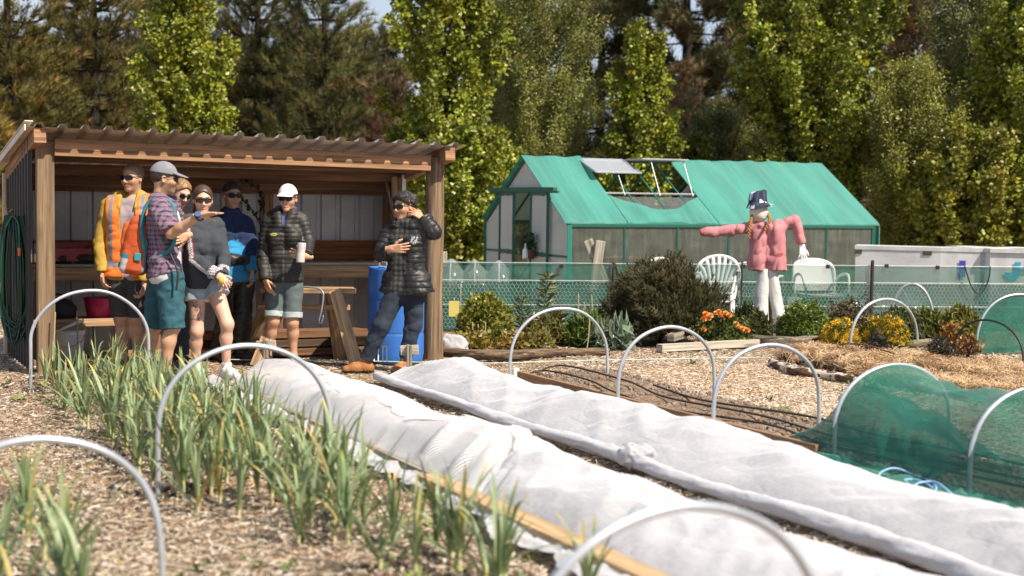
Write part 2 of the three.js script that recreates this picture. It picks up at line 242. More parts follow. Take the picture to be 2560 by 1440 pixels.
{ const clump = new THREE.IcosahedronGeometry(1, 1), p = clump.attributes.position; for (let i = 0; i < p.count; i++) { const k = 1 + 0.5 * n3(p.getX(i) * 2, p.getY(i) * 2, p.getZ(i) * 2 + 9); p.setXYZ(i, p.getX(i) * k, p.getY(i) * k * 0.6, p.getZ(i) * k); } clump.computeVertexNormals();
  seed = 16; scatter('soil_crumbs', 16000, clump, chipMat, (o) => { const q = rr(-2.6, 5.4), w = rnd() < 0.75 ? B(-0.9 + gauss() * 0.62, q) : B(-2.3 + gauss() * 0.5, rr(-2.2, 1)); if (fbm(w.x * 1.7, 2, w.z * 1.7, 2) < 0.0) return false; o.position.set(w.x, groundY(w.x, w.z) + rr(0.0, 0.012), w.z); o.rotation.set(rr(0, 3), rr(0, 3), rr(0, 3)); o.scale.setScalar(rr(0.004, 0.013) * (rnd() < 0.05 ? 1.8 : 1)); return true; }, 'dark brown soil crumbs thrown up along the leek bed', 'soil', () => { const v = rr(0.6, 1.2); return [0.12 * v, 0.085 * v, 0.06 * v]; });
  seed = 17; const w9 = leafBunchS(7, 0.02, 0.06, 0.3); scatter('weeds', 700, w9, mat(0.13, 0.17, 0.04, { roughness: 0.5 }), (o) => { const w = rnd() < 0.6 ? B(rr(-1.9, 0.0), rr(-2.4, 5.3)) : B(rr(3.3, 5.5), rr(-1, 4.8)); if (fbm(w.x * 1.3, 6, w.z * 1.3, 2) < 0.1) return false; o.position.set(w.x, groundY(w.x, w.z), w.z); o.rotation.set(0, rr(0, 6), 0); o.scale.setScalar(rr(0.5, 1.3)); return true; }, 'scattered small weeds sprouting through the mulch', 'weeds', () => { const v = rr(0.7, 1.4); return [v, v, v * 0.9]; }); }
function leafBunchS(n, spread, size, aspect) { const l = []; for (let i = 0; i < n; i++) { const g = grid(2, 3, (u, v) => V((u - 0.5) * size * aspect * Math.sin(Math.PI * clamp(v * 0.9 + 0.08)), v * size, 0.3 * size * v * v)); g.rotateX(rr(0.2, 1.3)); g.rotateY(i * 2.4); g.translate(gauss() * spread, 0, gauss() * spread); l.push(g); } return merge(l); }
// ---------------------------------------------------------------- the shed
const SA = G(115, 935), SB = G(1083, 896);                                  // feet of the front posts
const shedDir = SB.clone().sub(SA).setY(0).normalize(), shedBack = V(-0.407, 0, -0.914), UP = V(0, 1, 0);
const SD = V(-4.70, 0, -13.5), SC = SB.clone().addScaledVector(shedBack, 1.42);  // back corners
const topA = 1.985, topB = 1.93, backTop = 1.68;
function ribbed(p0, p1, b0, b1, t0, t1, pitch, depth, out, rib = 0.28, th = 0.0025) {
  // profiled sheet from p0 to p1 (plan), bottom heights b0/b1, top given as points t0/t1 or heights; ribs stand out along "out"
  const L = p0.distanceTo(p1), n = Math.round(L / pitch), prof = [];
  for (let i = 0; i < n; i++) for (const [f, d] of [[0, 0], [0.5 - rib, 0], [0.5 - rib * 0.55, 1], [0.5 + rib * 0.55, 1], [0.5 + rib, 0]]) prof.push([(i + f) / n, d * depth]);
  prof.push([1, 0]);
  const sheet = (off) => grid(prof.length - 1, 6, (u, v) => { const [f, d] = prof[Math.round(u * (prof.length - 1))]; const lo = p0.clone().lerp(p1, f).setY(lerp(b0, b1, f)), hi = t0.isVector3 ? t0.clone().lerp(t1, f) : lo.clone().setY(lerp(t0, t1, f)); return lo.lerp(hi, v).addScaledVector(out, d + off); }, (u, v, p) => [u * L, p.y + p.z]);
  return toCreasedNormals(merge([sheet(0), sheet(-th)]), 0.3);
}
{
  const shed = thing('garden_shed', 'open-fronted timber shed with corrugated roof where the people stand', 'shed', SA.clone().lerp(SB, 0.5));
  const o = shed.position, L = (v) => v.clone().sub(o), S = (name, geo, m, label) => { const g = Array.isArray(geo) ? merge(geo) : geo; g.translate(-o.x, -o.y, -o.z); return mesh(name, g, m, shed, label); };
  const front = shedBack.clone().negate();
  // square left post, round right post
  S('post', beam(V(SA.x, -0.2, SA.z), V(SA.x, topA - 0.02, SA.z), 0.145, 0.145, front, 0.014), M.post, 'square left post of the shed');
  S('post', taperTube([V(SB.x, -0.2, SB.z), V(SB.x - 0.01, 0.7, SB.z), V(SB.x, 1.3, SB.z), V(SB.x, topB - 0.02, SB.z)], [0.1, 0.094, 0.09, 0.088], 24, 16, 0.08), M.post, 'round right post of the shed');
  S('post', beam(SD.clone().addScaledVector(front, 0.06).setY(-0.1), SD.clone().addScaledVector(front, 0.06).setY(backTop), 0.1, 0.1, front), M.rafter);
  S('post', beam(SC.clone().addScaledVector(front, 0.07).setY(-0.1), SC.clone().addScaledVector(front, 0.07).setY(backTop), 0.09, 0.09, front), M.beam);
  const mid = SD.clone().lerp(SC, 0.66).addScaledVector(front, 0.05);
  S('post', beam(mid.clone().setY(0), mid.clone().setY(backTop), 0.09, 0.06, front), M.beam);
  // front beam, side beams, purlins
  const fa = SA.clone().addScaledVector(front, 0.09), fb = SB.clone().addScaledVector(front, 0.1);
  S('front_beam', beam(fa.clone().setY(topA - 0.075).addScaledVector(shedDir, 0.07), fb.clone().setY(topB - 0.075).addScaledVector(shedDir, -0.09), 0.05, 0.145), M.beam);
  const sideA = SA.clone().addScaledVector(shedDir, -0.06), sideB = SB.clone().addScaledVector(shedDir, 0.06);
  S('side_beam', beam(sideA.clone().addScaledVector(front, 0.24).setY(topA + 0.015), SD.clone().setY(backTop + 0.02), 0.1, 0.13), M.beam);
  S('side_beam', beam(sideB.clone().addScaledVector(front, 0.24).setY(topB + 0.015), SC.clone().addScaledVector(shedDir, 0.05).setY(backTop + 0.02), 0.1, 0.13), M.beam);
  for (const f of [0.33, 0.68]) S('purlin', beam(SA.clone().lerp(SD, f).setY(lerp(topA, backTop, f) - 0.03).addScaledVector(shedDir, 0.05), SB.clone().lerp(SC, f).setY(lerp(topB, backTop, f) - 0.03), 0.07, 0.1), M.rafter);
  S('back_beam', beam(SD.clone().addScaledVector(front, 0.11).setY(backTop - 0.06), SC.clone().addScaledVector(front, 0.11).setY(backTop - 0.06), 0.05, 0.14), M.rafter);
  // roof of profiled steel
  const rA = SA.clone().addScaledVector(front, 0.27).addScaledVector(shedDir, -0.16), rB = SB.clone().addScaledVector(front, 0.27).addScaledVector(shedDir, 0.2), rC = SC.clone().addScaledVector(front, -0.12).addScaledVector(shedDir, 0.2), rD = SD.clone().addScaledVector(front, -0.12).addScaledVector(shedDir, -0.12);
  S('roof', ribbed(rA, rB, topA + 0.085, topB + 0.085, rD.clone().setY(backTop + 0.09), rC.clone().setY(backTop + 0.09), 0.19, 0.034, UP, 0.2), M.roof);
  S('barge_flashing', [beam(rA.clone().setY(topA + 0.075).addScaledVector(shedDir, -0.02), rD.clone().setY(backTop + 0.08).addScaledVector(shedDir, -0.02), 0.014, 0.055), beam(rA.clone().setY(topA + 0.128).addScaledVector(shedDir, 0.01), rD.clone().setY(backTop + 0.13).addScaledVector(shedDir, 0.01), 0.07, 0.01)], M.roof);
  // walls
  S('back_wall', ribbed(SD, SC, 0.02, 0.02, backTop + 0.05, backTop + 0.05, 0.2, 0.022, front.clone().multiplyScalar(-1), 0.16), M.sheet);
  const w0 = SA.clone().addScaledVector(shedDir, -0.1).addScaledVector(front, -0.02);
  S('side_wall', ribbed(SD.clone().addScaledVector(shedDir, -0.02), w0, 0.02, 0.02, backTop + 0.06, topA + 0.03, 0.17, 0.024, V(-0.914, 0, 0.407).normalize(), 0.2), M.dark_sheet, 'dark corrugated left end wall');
  S('corner_trim', beam(SD.clone().addScaledVector(shedDir, -0.05).setY(0.02), SD.clone().addScaledVector(shedDir, -0.05).setY(backTop + 0.03), 0.05, 0.05, front), M.roof);
  const r0 = SC.clone().addScaledVector(front, 0.5);
  S('side_wall', ribbed(SC.clone().addScaledVector(front, 0.02), r0, 0.02, 0.02, backTop + 0.02, backTop + 0.1, 0.2, 0.02, shedDir, 0.2), M.sheet, 'short metal right end panel');
  S('wall_stud', [beam(r0.clone().addScaledVector(shedDir, -0.05).setY(0), r0.clone().addScaledVector(shedDir, -0.05).setY(backTop + 0.05), 0.05, 0.08, front)], M.rafter);
  S('edge_trim', beam(r0.clone().addScaledVector(front, 0.04).setY(0.02), r0.clone().addScaledVector(front, 0.04).setY(backTop + 0.08), 0.04, 0.03, front), M.white);
  // bench along the back wall: planks, upstand, front board, lower shelf
  const bk = (f, d, y) => SD.clone().lerp(SC, f).addScaledVector(front, d).setY(y);
  for (let i = 0; i < 3; i++) S('bench_plank', beam(bk(0.03, 0.12 + i * 0.16, 0.865), bk(0.985, 0.12 + i * 0.16, 0.865), 0.154, 0.03), i === 2 ? M.white_wood : M.pale);
  S('bench_front_board', beam(bk(0.02, 0.53, 0.79), bk(0.985, 0.53, 0.79), 0.03, 0.12), M.pale);
  S('bench_upstand', beam(bk(0.03, 0.06, 0.985), bk(0.985, 0.06, 0.985), 0.025, 0.2), M.stain);
  for (const f of [0.04, 0.34, 0.66, 0.97]) S('bench_leg', beam(bk(f, 0.47, 0), bk(f, 0.47, 0.73), 0.07, 0.07, front), M.rafter);
  for (let i = 0; i < 2; i++) S('shelf_board', beam(bk(0.03, 0.3 + i * 0.17, 0.36), bk(0.42, 0.3 + i * 0.17, 0.36), 0.16, 0.03), M.pale);
  S('shelf_edge', beam(bk(0.02, 0.57, 0.34), bk(0.42, 0.57, 0.34), 0.025, 0.07), M.pale);

  // things in and around the shed
  const seat = (f, d, y) => bk(f, d, y);
  const tray = thing('seed_tray', 'red plastic tray on the left end of the shed bench', 'tray', seat(0.11, 0.32, 0.882));
  { const red = mat(0.4, 0.05, 0.06, { roughness: 0.4 }); mesh('tray_base', box(0.5, 0.02, 0.3, 0, 0.01, 0, 0.42), red, tray); mesh('tray_wall', [box(0.5, 0.12, 0.015, 0.06, 0.08, 0.14, 0.42), box(0.5, 0.17, 0.015, -0.06, 0.1, -0.14, 0.42), box(0.015, 0.13, 0.3, 0.23, 0.085, -0.1, 0.42), box(0.015, 0.13, 0.3, -0.23, 0.085, 0.1, 0.42)], red, tray); }
  for (const [f, d, lab] of [[0.09, 0.42, 'dark work boot on the bench beside the red tray'], [0.15, 0.44, 'dark work boot nearer the vest man on the bench']]) {
    const b = thing('work_boot', lab, 'boot', seat(f, d, 0.882)), k = mat(0.05, 0.045, 0.04, { roughness: 0.8 });
    mesh('upper', [taperTube([V(-0.1, 0.05, 0), V(0, 0.055, 0), V(0.12, 0.04, 0)], [0.05, 0.048, 0.04], 8, 8), taperTube([V(-0.09, 0.05, 0), V(-0.095, 0.14, 0)], [0.05, 0.05], 4, 8)], k, b); mesh('sole', box(0.29, 0.02, 0.09, 0.02, 0.012, 0), M.black, b);
  }
  const pink = thing('plastic_tub', 'bright pink plastic tub on the lower shed shelf', 'tub', seat(0.2, 0.4, 0.376));
  { const pm = mat(0.5, 0.03, 0.13, { roughness: 0.4 }); mesh('body', new THREE.LatheGeometry([[0.001, 0], [0.11, 0], [0.135, 0.17], [0.145, 0.175], [0.145, 0.185], [0.125, 0.185], [0.1, 0.02], [0.001, 0.02]].map((a) => new THREE.Vector2(...a)), 24), pm, pink); }
  const bag = thing('tool_bag', 'dark slumped tool bag on the lower shed shelf', 'bag', seat(0.1, 0.36, 0.376));
  mesh('bag_body', (() => { const g = new THREE.SphereGeometry(0.14, 20, 14), p = g.attributes.position; for (let i = 0; i < p.count; i++) { const k = 1 + 0.25 * fbm(p.getX(i) * 9, p.getY(i) * 9, p.getZ(i) * 9); p.setXYZ(i, p.getX(i) * 1.3 * k, Math.max(-0.07, p.getY(i) * 0.8 * k) + 0.07, p.getZ(i) * k); } g.computeVertexNormals(); return g; })(), mat(0.03, 0.03, 0.035), bag); mesh('handle', tube([V(-0.08, 0.14, 0), V(-0.03, 0.21, 0), V(0.04, 0.21, 0), V(0.08, 0.14, 0)], 0.009), M.black, bag);
  // white bucket
  const bp = P(176, 884, 13.0).setY(0), bucket = thing('bucket', 'white plastic bucket with lid behind the leeks by the left post', 'bucket', bp);
  mesh('pail', new THREE.LatheGeometry([[0.001, 0], [0.105, 0], [0.128, 0.25], [0.134, 0.25], [0.134, 0.262], [0.128, 0.266], [0.128, 0.282], [0.134, 0.284], [0.134, 0.292], [0.124, 0.292], [0.1, 0.012]].map((a) => new THREE.Vector2(...a)), 32), M.white, bucket);
  mesh('lid', (() => { const g = new THREE.CylinderGeometry(0.14, 0.138, 0.022, 28); g.rotateZ(0.45); g.translate(0.0, 0.325, 0.02); return g; })(), M.white, bucket);
  mesh('handle', tube([V(-0.135, 0.26, 0), V(-0.13, 0.2, 0.09), V(0, 0.15, 0.14), V(0.13, 0.2, 0.09), V(0.135, 0.26, 0)], 0.004), M.steel, bucket);
  // padlock and hasp on the wall edge
  const pl = thing('padlock', 'brass padlock hanging beside the left shed post', 'padlock', P(88, 636, 12.14));
  mesh('body', box(0.055, 0.075, 0.028, 0, -0.03, 0.02), mat(0.55, 0.42, 0.22, { metalness: 0.7, roughness: 0.4 }), pl); mesh('shackle', tube([V(-0.018, 0, 0.02), V(-0.018, 0.04, 0.02), V(0, 0.056, 0.02), V(0.018, 0.04, 0.02), V(0.018, 0, 0.02)], 0.006), M.steel, pl); mesh('hasp', box(0.05, 0.1, 0.012, 0.015, 0.04, 0.002), M.steel, pl);
  // hose hung on the end wall
  const hp = P(44, 540, 12.45), hose = thing('garden_hose', 'green garden hose coiled in long loops on the shed end wall', 'hose', hp);
  seed = 31; const loops = [];
  for (let i = 0; i < 16; i++) { const w = rr(0.045, 0.135), d = rr(0.85, 1.12), x0 = rr(-0.05, 0.02), z0 = rr(0.01, 0.1); loops.push(tube([V(x0 - w * 0.5, 0, z0), V(x0 - w, -d * 0.4, z0 + rr(0, 0.03)), V(x0 - w * 0.8, -d * 0.85, z0), V(x0, -d, z0 + 0.02), V(x0 + w * 0.8, -d * 0.85, z0), V(x0 + w * 1.0, -d * 0.4, z0 + rr(0, 0.03)), V(x0 + w * 0.5, 0, z0)], 0.0085, 36)); }
  mesh('hose_loops', loops, M.hose, hose); mesh('hose_tail', tube([V(-0.06, -0.1, 0.12), V(0.0, 0.0, 0.12), V(0.045, -0.06, 0.12), V(0.055, -0.2, 0.12), V(0.055, -0.28, 0.12)], 0.009, 30), mat(0.02, 0.14, 0.09, { roughness: 0.35 }), hose); mesh('nozzle', taperTube([V(0.055, -0.27, 0.12), V(0.055, -0.34, 0.12)], [0.017, 0.012], 4, 10), mat(0.7, 0.2, 0.04), hose);
  mesh('wall_hook', tube([V(-0.05, 0.05, -0.02), V(-0.05, 0.02, 0.1), V(-0.05, 0.06, 0.13)], 0.012), M.pale, hose);
  // sawhorse with its top board, lower rail and splayed legs
  const hz = 13.15, sh = thing('sawhorse', 'timber A-frame sawhorse behind the woman in the white cap', 'sawhorse', P(770, 905, hz).setY(0)), so = sh.position;
  const T = (u, v, dz = 0) => P(u, v, hz + dz).sub(so), bm = (a, b, w, h, up) => beam(a, b, w, h, up);
  mesh('top_board', bm(T(652, 726), T(889, 728), 0.1, 0.045), M.pale, sh); mesh('top_board', bm(T(652, 722, 0.14), T(884, 724, 0.14), 0.1, 0.045), M.pale, sh);
  mesh('lower_rail', bm(T(645, 768, 0.12), T(875, 769, 0.12), 0.04, 0.05), M.pale, sh);
  for (const [a, b] of [[T(838, 726, -0.06), T(893, 893, -0.38)], [T(826, 726, 0.16), T(850, 865, 0.42)], [T(715, 726, -0.06), T(640, 897, -0.34)], [T(690, 726, 0.16), T(605, 868, 0.42)]]) mesh('leg', bm(a, b.setY(0.0), 0.042, 0.115, V(1, 0, 0.1)), M.pale, sh);
  mesh('brace', bm(T(862, 752, -0.07), T(858, 790, 0.2), 0.04, 0.09), M.beam, sh);
  // bent metal rod hung over the sawhorse
  solo('bent_rod', tube([P(742, 716, 13.05), P(785, 719, 13.0), P(800, 723, 12.98), P(808, 733, 12.96), P(808, 745, 12.96), P(803, 780, 12.97), P(798, 800, 12.98), P(799, 809, 12.98), P(803, 808, 12.97), P(808, 791, 12.95)], 0.0085, 60, 8), M.steel, 'bent grey metal rod hooked over the sawhorse top', 'rod');
  // stacked timber on the floor at the back
  for (let i = 0; i < 6; i++) { const a = bk(0.45 + rr(-0.02, 0.05), 0.62 + (i % 2) * 0.14, 0.035 + Math.floor(i / 2) * 0.085), b = bk(0.93 + rr(-0.05, 0.05), 0.62 + (i % 2) * 0.14, 0.035 + Math.floor(i / 2) * 0.085); solo('timber_board', beam(a, b, 0.12, 0.07), i % 3 ? M.brown : M.dark, ['dark board on the shed floor, lowest at the front of the pile', 'dark board on the shed floor, lowest at the back of the pile', 'brown board in the middle of the shed timber pile, front', 'brown board in the middle of the shed timber pile, back', 'brown board on top of the shed timber pile, front', 'brown board on top of the shed timber pile, back'][[0, 1, 2, 3, 5, 4][i]], 'board', 'boards stacked on the shed floor'); }
  solo('plank', beam(bk(0.16, 0.75, 0.05), bk(0.56, 0.78, 0.05), 0.2, 0.07), M.beam, 'thick orange-brown plank lying behind the legs under the shed', 'plank');
  solo('timber_offcut', beam(P(845, 852, 13.9), P(925, 852, 13.9), 0.1, 0.08), M.plank, 'pale timber offcut lying between sawhorse and blue barrel', 'offcut');
  // leaning sticks at the right end
  solo('garden_stake', beam(P(964, 452, 14.5), P(986, 552, 14.2), 0.024, 0.03), M.grey, 'thin grey wooden stake leaning in the right corner of the shed', 'stake');
  solo('timber_prop', beam(P(986, 442, 14.45), P(990, 640, 14.3).setY(0.9), 0.055, 0.04), M.pale, 'upright orange-tinted timber prop in the right corner of the shed', 'timber');
  // climbing plant on the back wall
  const vine = thing('wall_creeper', 'bare creeper with few small leaves climbing the shed back wall', 'climbing plant', P(640, 650, 14.1)), vo = vine.position;
  const vt = (a) => a.map(([u, v]) => P(u, v, 14.05).sub(vo)), vl = [];
  const stems = [vt([[652, 600], [650, 540], [654, 490], [640, 470], [618, 452], [600, 440]]), vt([[650, 560], [632, 528], [618, 510], [600, 498], [592, 492]]), vt([[655, 520], [656, 500], [650, 480]])];
  seed = 33; for (const s of stems) { const c = new Poly(s); for (let i = 0; i < 26; i++) { const p = c.getPoint(rnd()), g = new THREE.CircleGeometry(rr(0.008, 0.024), 5); g.rotateX(rr(-1, 1)); g.rotateY(rr(-1, 1)); g.translate(p.x + gauss() * 0.03, p.y + gauss() * 0.03, p.z + rr(0, 0.03)); vl.push(g); } }
  mesh('stem', stems.map((s) => tube(s, 0.006, 30)), mat(0.05, 0.03, 0.018), vine); const vf = mesh('foliage', vl, mat(0.03, 0.035, 0.012), vine); vf.userData.kind = 'stuff';
}
// blue barrel, fork, stakes
{
  const bz = 13.35, bp = P(989, 904, bz).setY(0), dr = thing('barrel', 'tall blue plastic barrel behind the man in jeans', 'barrel', bp), R = 0.262, H = 0.885;
  const prof = [[0.001, 0], [R * 0.9, 0], [R * 0.96, 0.02], [R * 0.97, 0.05], [R, 0.09], [R, 0.26], [R * 0.975, 0.275], [R * 0.975, 0.29], [R, 0.305], [R, 0.57], [R * 0.975, 0.585], [R * 0.975, 0.6], [R, 0.615], [R, 0.8], [R * 0.97, 0.84], [R * 0.985, 0.855], [R * 0.985, H], [R * 0.93, H], [R * 0.92, 0.86], [0.001, 0.855]];
  mesh('drum', new THREE.LatheGeometry(prof.map((a) => new THREE.Vector2(...a)), 48), mat(0.035, 0.15, 0.5, { roughness: 0.42, bumpMap: fineBump, bumpScale: 0.002 }), dr);
  for (const x of [-0.14, 0.14]) { const g = new THREE.CylinderGeometry(0.03, 0.03, 0.02, 14); g.translate(x, 0.872, 0); mesh('bung', g, M.black, dr); }
  const fk = thing('garden_fork', 'garden fork with four white tines standing by the tan boot', 'garden fork', P(952, 903, 12.75).setY(0)), fo = fk.position, T = (u, v, z = 12.75) => P(u, v, z).sub(fo);
  mesh('tines', [936, 946, 957, 967].map((u, i) => tube([T(u + 1, 866), T(u, 880), T(u - 1 + i * 0.6, 903, 12.7)], 0.0055, 10)).concat([tube([T(935, 866), T(968, 866)], 0.006, 6)]), M.white, fk);
  mesh('shaft', taperTube([T(952, 868), T(957, 820, 12.9), T(968, 700, 13.0)], [0.012, 0.015, 0.015], 12, 8), M.pale, fk);
  for (const [u, v, top, w, lab] of [[664, 917, 849, 50, 'grey wooden cross stake in front of the white-capped woman'], [1023, 940, 861, 46, 'grey wooden cross stake in front of the tan boots']]) {
    const g0 = G(u, v), Z = -g0.z, st = thing('cross_stake', lab, 'stake', g0), sp = (a, b) => P(a, b, Z).sub(g0);
    mesh('upright', [beam(sp(u - 3, v + 8), sp(u - 3, top), 0.022, 0.03, V(0, 0, 1)), beam(sp(u + 4, v + 8), sp(u + 4, top + 2), 0.022, 0.026, V(0, 0, 1))], M.grey, st);
    mesh('crosspiece', beam(sp(u - w / 2, top + 16).add(V(0, 0, -0.03)), sp(u + w / 2, top + 14).add(V(0, 0, -0.03)), 0.02, 0.085), M.white_wood, st);
  }
  solo('string_line', tube([G(560, 908), G(700, 911), G(900, 912), G(1100, 916), G(1250, 917), G(1400, 912), G(1600, 908), G(1900, 902)].map((p) => p.setY(0.035)), 0.0045, 80, 5), mat(0.45, 0.6, 0.5), 'pale green string line running along the ground in front of shed', 'string');
}
// ---------------------------------------------------------------- the greenhouse
const netGrain = dtex(256, 256, (u, v) => { const a = 0.5 + 0.5 * tn(u * 96, v * 96, 96, 96, 51), b = tn(u * 9, v * 4, 9, 4, 52), c = tn(u * 40, v * 12, 40, 12, 53); const s = 0.62 + 0.38 * (0.4 * a + 0.35 * b + 0.25 * c); return [s, s, s]; }, true, 0.8, 0.8);
const crease2 = (x, y) => 1 - Math.abs(n3(x, y, 3.3)) * 2;
const GH = (() => {
  const k = 1.146, A = V(142 / 229 * k, 0, -15.7 * k), du = V(0.918, 0, -0.397), dv = V(-0.397, 0, -0.918), Lg = 4.63, W = 2.76, E = 1.215, R = 2.07;
  const pt = (a, b, y) => A.clone().addScaledVector(du, a).addScaledVector(dv, b).setY(y);       // a along the long side, b across the gable
  const gh = thing('greenhouse', 'polycarbonate greenhouse with a green shade cloth over its roof', 'greenhouse', A), o = gh.position;
  const S = (name, geo, m, label) => { const g = Array.isArray(geo) ? merge(geo) : geo; g.translate(-o.x, -o.y, -o.z); return mesh(name, g, m, gh, label); };
  const poly = mat(0.8, 0.82, 0.8, { transmission: 0.5, roughness: 0.4, thickness: 0, ior: 1.35, specularIntensity: 0.7, bumpMap: dtex(8, 256, (u, v) => { const s = 0.5 + 0.5 * Math.sin(v * 6.283 * 32); return [s, s, s]; }, false, 1, 0.4), bumpScale: 0.002 });
  const sidePoly = mat(0.64, 0.68, 0.64, { transmission: 0.86, roughness: 0.26, thickness: 0, ior: 1.45, map: dtex(256, 256, (u, v) => { const s = 0.7 + 0.3 * (0.5 * tn(u * 4, v * 14, 4, 14, 91) + 0.5 * tn(u * 40, v * 5, 40, 5, 92)); return [s, s, s * 0.97]; }, true, 1, 1) }), fr = (a, b, w = 0.035) => beam(a, b, w, w, V(0, 1, 0), 0.004), up = V(0, 1, 0);
  const roofY = (b) => lerp(E, R, 1 - Math.abs(b / W - 0.5) * 2);
  // floor frame, eaves, ridge, corner posts
  S('base_frame', [[pt(0, 0, 0.03), pt(Lg, 0, 0.03)], [pt(0, W, 0.03), pt(Lg, W, 0.03)], [pt(0, 0, 0.03), pt(0, W, 0.03)], [pt(Lg, 0, 0.03), pt(Lg, W, 0.03)]].map(([a, b]) => fr(a, b, 0.06)), M.teal);
  for (const [a, b] of [[0, 0], [0, W], [Lg, 0], [Lg, W]]) S('corner_post', fr(pt(a, b, 0), pt(a, b, E), 0.055), a || b ? M.green_frame : M.teal);
  S('eave_rail', fr(pt(0, 0, E), pt(Lg, 0, E), 0.045), M.green_frame); S('eave_rail', fr(pt(0, W, E), pt(Lg, W, E), 0.045), M.green_frame); S('ridge_rail', fr(pt(0, W / 2, R), pt(Lg, W / 2, R), 0.045), M.green_frame);
  const n = 6, cell = Lg / n;
  for (let i = 0; i < n; i++) {
    if (i) { S('wall_stud', fr(pt(i * cell, 0, 0), pt(i * cell, 0, E), 0.03), M.green_frame); S('wall_stud', fr(pt(i * cell, W, 0), pt(i * cell, W, E), 0.03), M.green_frame); }
    for (const b of [0, W]) S('wall_panel', box(cell - 0.03, E - 0.06, 0.006, 0, 0, 0).applyMatrix4(new THREE.Matrix4().makeBasis(du, up, dv.clone().negate()).setPosition(pt((i + 0.5) * cell, b, E / 2 + 0.02))), sidePoly);
  }
  for (const [a0, y0, a1] of [[0.02, E - 0.3, 0.85 * cell], [cell * 4.98, E - 0.1, cell * 5.9], [cell * 2, 0.7, cell * 1.3]]) S('diagonal_brace', fr(pt(a0, 0.03, y0), pt(a1, 0.03, 0.1), 0.02), M.teal);
  for (const a of [0, Lg]) {
    const sgn = 1;
    for (const [b0, b1] of [[0, W / 2], [W, W / 2]]) S('gable_rafter', fr(pt(a, b0, E), pt(a, b1, R), 0.045), M.green_frame);
    const dW = 0.42 * W / 2, b1 = W / 2 - dW, b2 = W / 2 + dW;      // door opening
    for (const b of [b1, b2]) S('gable_stud', fr(pt(a, b, 0), pt(a, b, roofY(b) - 0.01), 0.032), M.green_frame);
    const tri = (pts) => { const g = new THREE.BufferGeometry(), pos = []; for (let i = 1; i < pts.length - 1; i++) for (const q of [pts[0], pts[i], pts[i + 1]]) pos.push(...q.toArray()); g.setAttribute('position', new THREE.Float32BufferAttribute(pos, 3)); g.setAttribute('uv', new THREE.Float32BufferAttribute(pos.flatMap((_, i) => i % 3 === 0 ? [pos[i + 2] * 0.9, pos[i + 1]] : []), 2)); g.computeVertexNormals(); return g; };
    for (const [c0, c1] of [[0.03, b1 - 0.02], [b2 + 0.02, W - 0.03]]) { const up2 = (b) => roofY(b) - 0.04; S('gable_panel', tri([pt(a, c0, 0.05), pt(a, c1, 0.05), pt(a, c1, 0.8), pt(a, c0, 0.8)]), poly); S('gable_panel', tri([pt(a, c0, 0.83), pt(a, c1, 0.83), pt(a, c1, up2(c1)), pt(a, c0, up2(c0))]), poly); S('gable_rail', fr(pt(a, c0, 0.815), pt(a, c1, 0.815), 0.025), M.green_frame); }
    const dt = 1.66; S('gable_panel', tri([pt(a, b1, dt + 0.03), pt(a, b2, dt + 0.03), pt(a, W / 2 + 0.03, R - 0.05), pt(a, W / 2 - 0.03, R - 0.05)]), poly);
    if (a === 0) {
      const out = du.clone().multiplyScalar(-0.045), q = (b, y) => pt(0, b, y).add(out);
      S('door_track', [fr(q(-0.1 + 0.45, dt), q(W - 0.25, dt), 0.06), fr(q(b1 - 0.55, dt - 0.03), q(b2 + 0.1, dt - 0.03), 0.03)], M.green_frame);
      for (const [d0, d1] of [[b2 - 0.3, b2 + 0.17], [b1 - 0.24, b1 + 0.28]]) { const dr = S('door', [[d0, 0.05, d0, dt - 0.03], [d1, 0.05, d1, dt - 0.03], [d0, 0.05, d1, 0.05], [d0, 0.82, d1, 0.82], [d0, dt - 0.05, d1, dt - 0.05]].map(([x0, y0, x1, y1]) => fr(q(x0, y0), q(x1, y1), 0.04)), M.green_frame); for (const [y0, y1] of [[0.08, 0.79], [0.85, dt - 0.08]]) { const g = tri([q(d0 + 0.02, y0), q(d1 - 0.02, y0), q(d1 - 0.02, y1), q(d0 + 0.02, y1)]); g.translate(-o.x, -o.y, -o.z); mesh('door_panel', g, poly, dr); } }
    } else { S('gable_panel', tri([pt(a, b1, 0.05), pt(a, b2, 0.05), pt(a, b2, dt), pt(a, b1, dt)]), poly); S('gable_rail', fr(pt(a, b1, dt), pt(a, b2, dt), 0.03), M.green_frame); }
  }
  // roof: rafters, panels, vent windows, and shade cloth with a sagging open middle
  const slope = (a, f, lift = 0) => pt(a, f * W / 2, lerp(E, R, f) + lift);                      // f: 0 eave .. 1 ridge, camera side
  const slope2 = (a, f, lift = 0) => pt(a, W - f * W / 2, lerp(E, R, f) + lift);
  for (let i = 1; i < 2 * n; i++) { S('roof_rafter', fr(slope(i * cell / 2, 0), slope(i * cell / 2, 1), 0.025), M.green_frame); S('roof_rafter', fr(slope2(i * cell / 2, 0), slope2(i * cell / 2, 1), 0.025), M.green_frame); }
  const quad = (f, a0, a1, g0, g1, lift) => grid(4, 4, (u, v) => f(lerp(a0, a1, u), lerp(g0, g1, v), lift), (u, v) => [u * (a1 - a0), v]);
  const V0 = cell * 0.98, V1 = cell * 2.85;                                                       // the open middle
  S('roof_panel', quad(slope, V0, V1, 0, 0.42, 0.008), sidePoly); S('roof_panel', quad(slope, 0.02, V0, 0, 1, 0.004), poly); S('roof_panel', quad(slope, V1, Lg - 0.02, 0, 1, 0.004), poly);
  S('roof_panel', quad(slope2, 0.02, Lg * 0.24, 0, 1, 0.004), poly); S('roof_panel', quad(slope2, Lg * 0.6, Lg - 0.02, 0, 1, 0.004), poly);
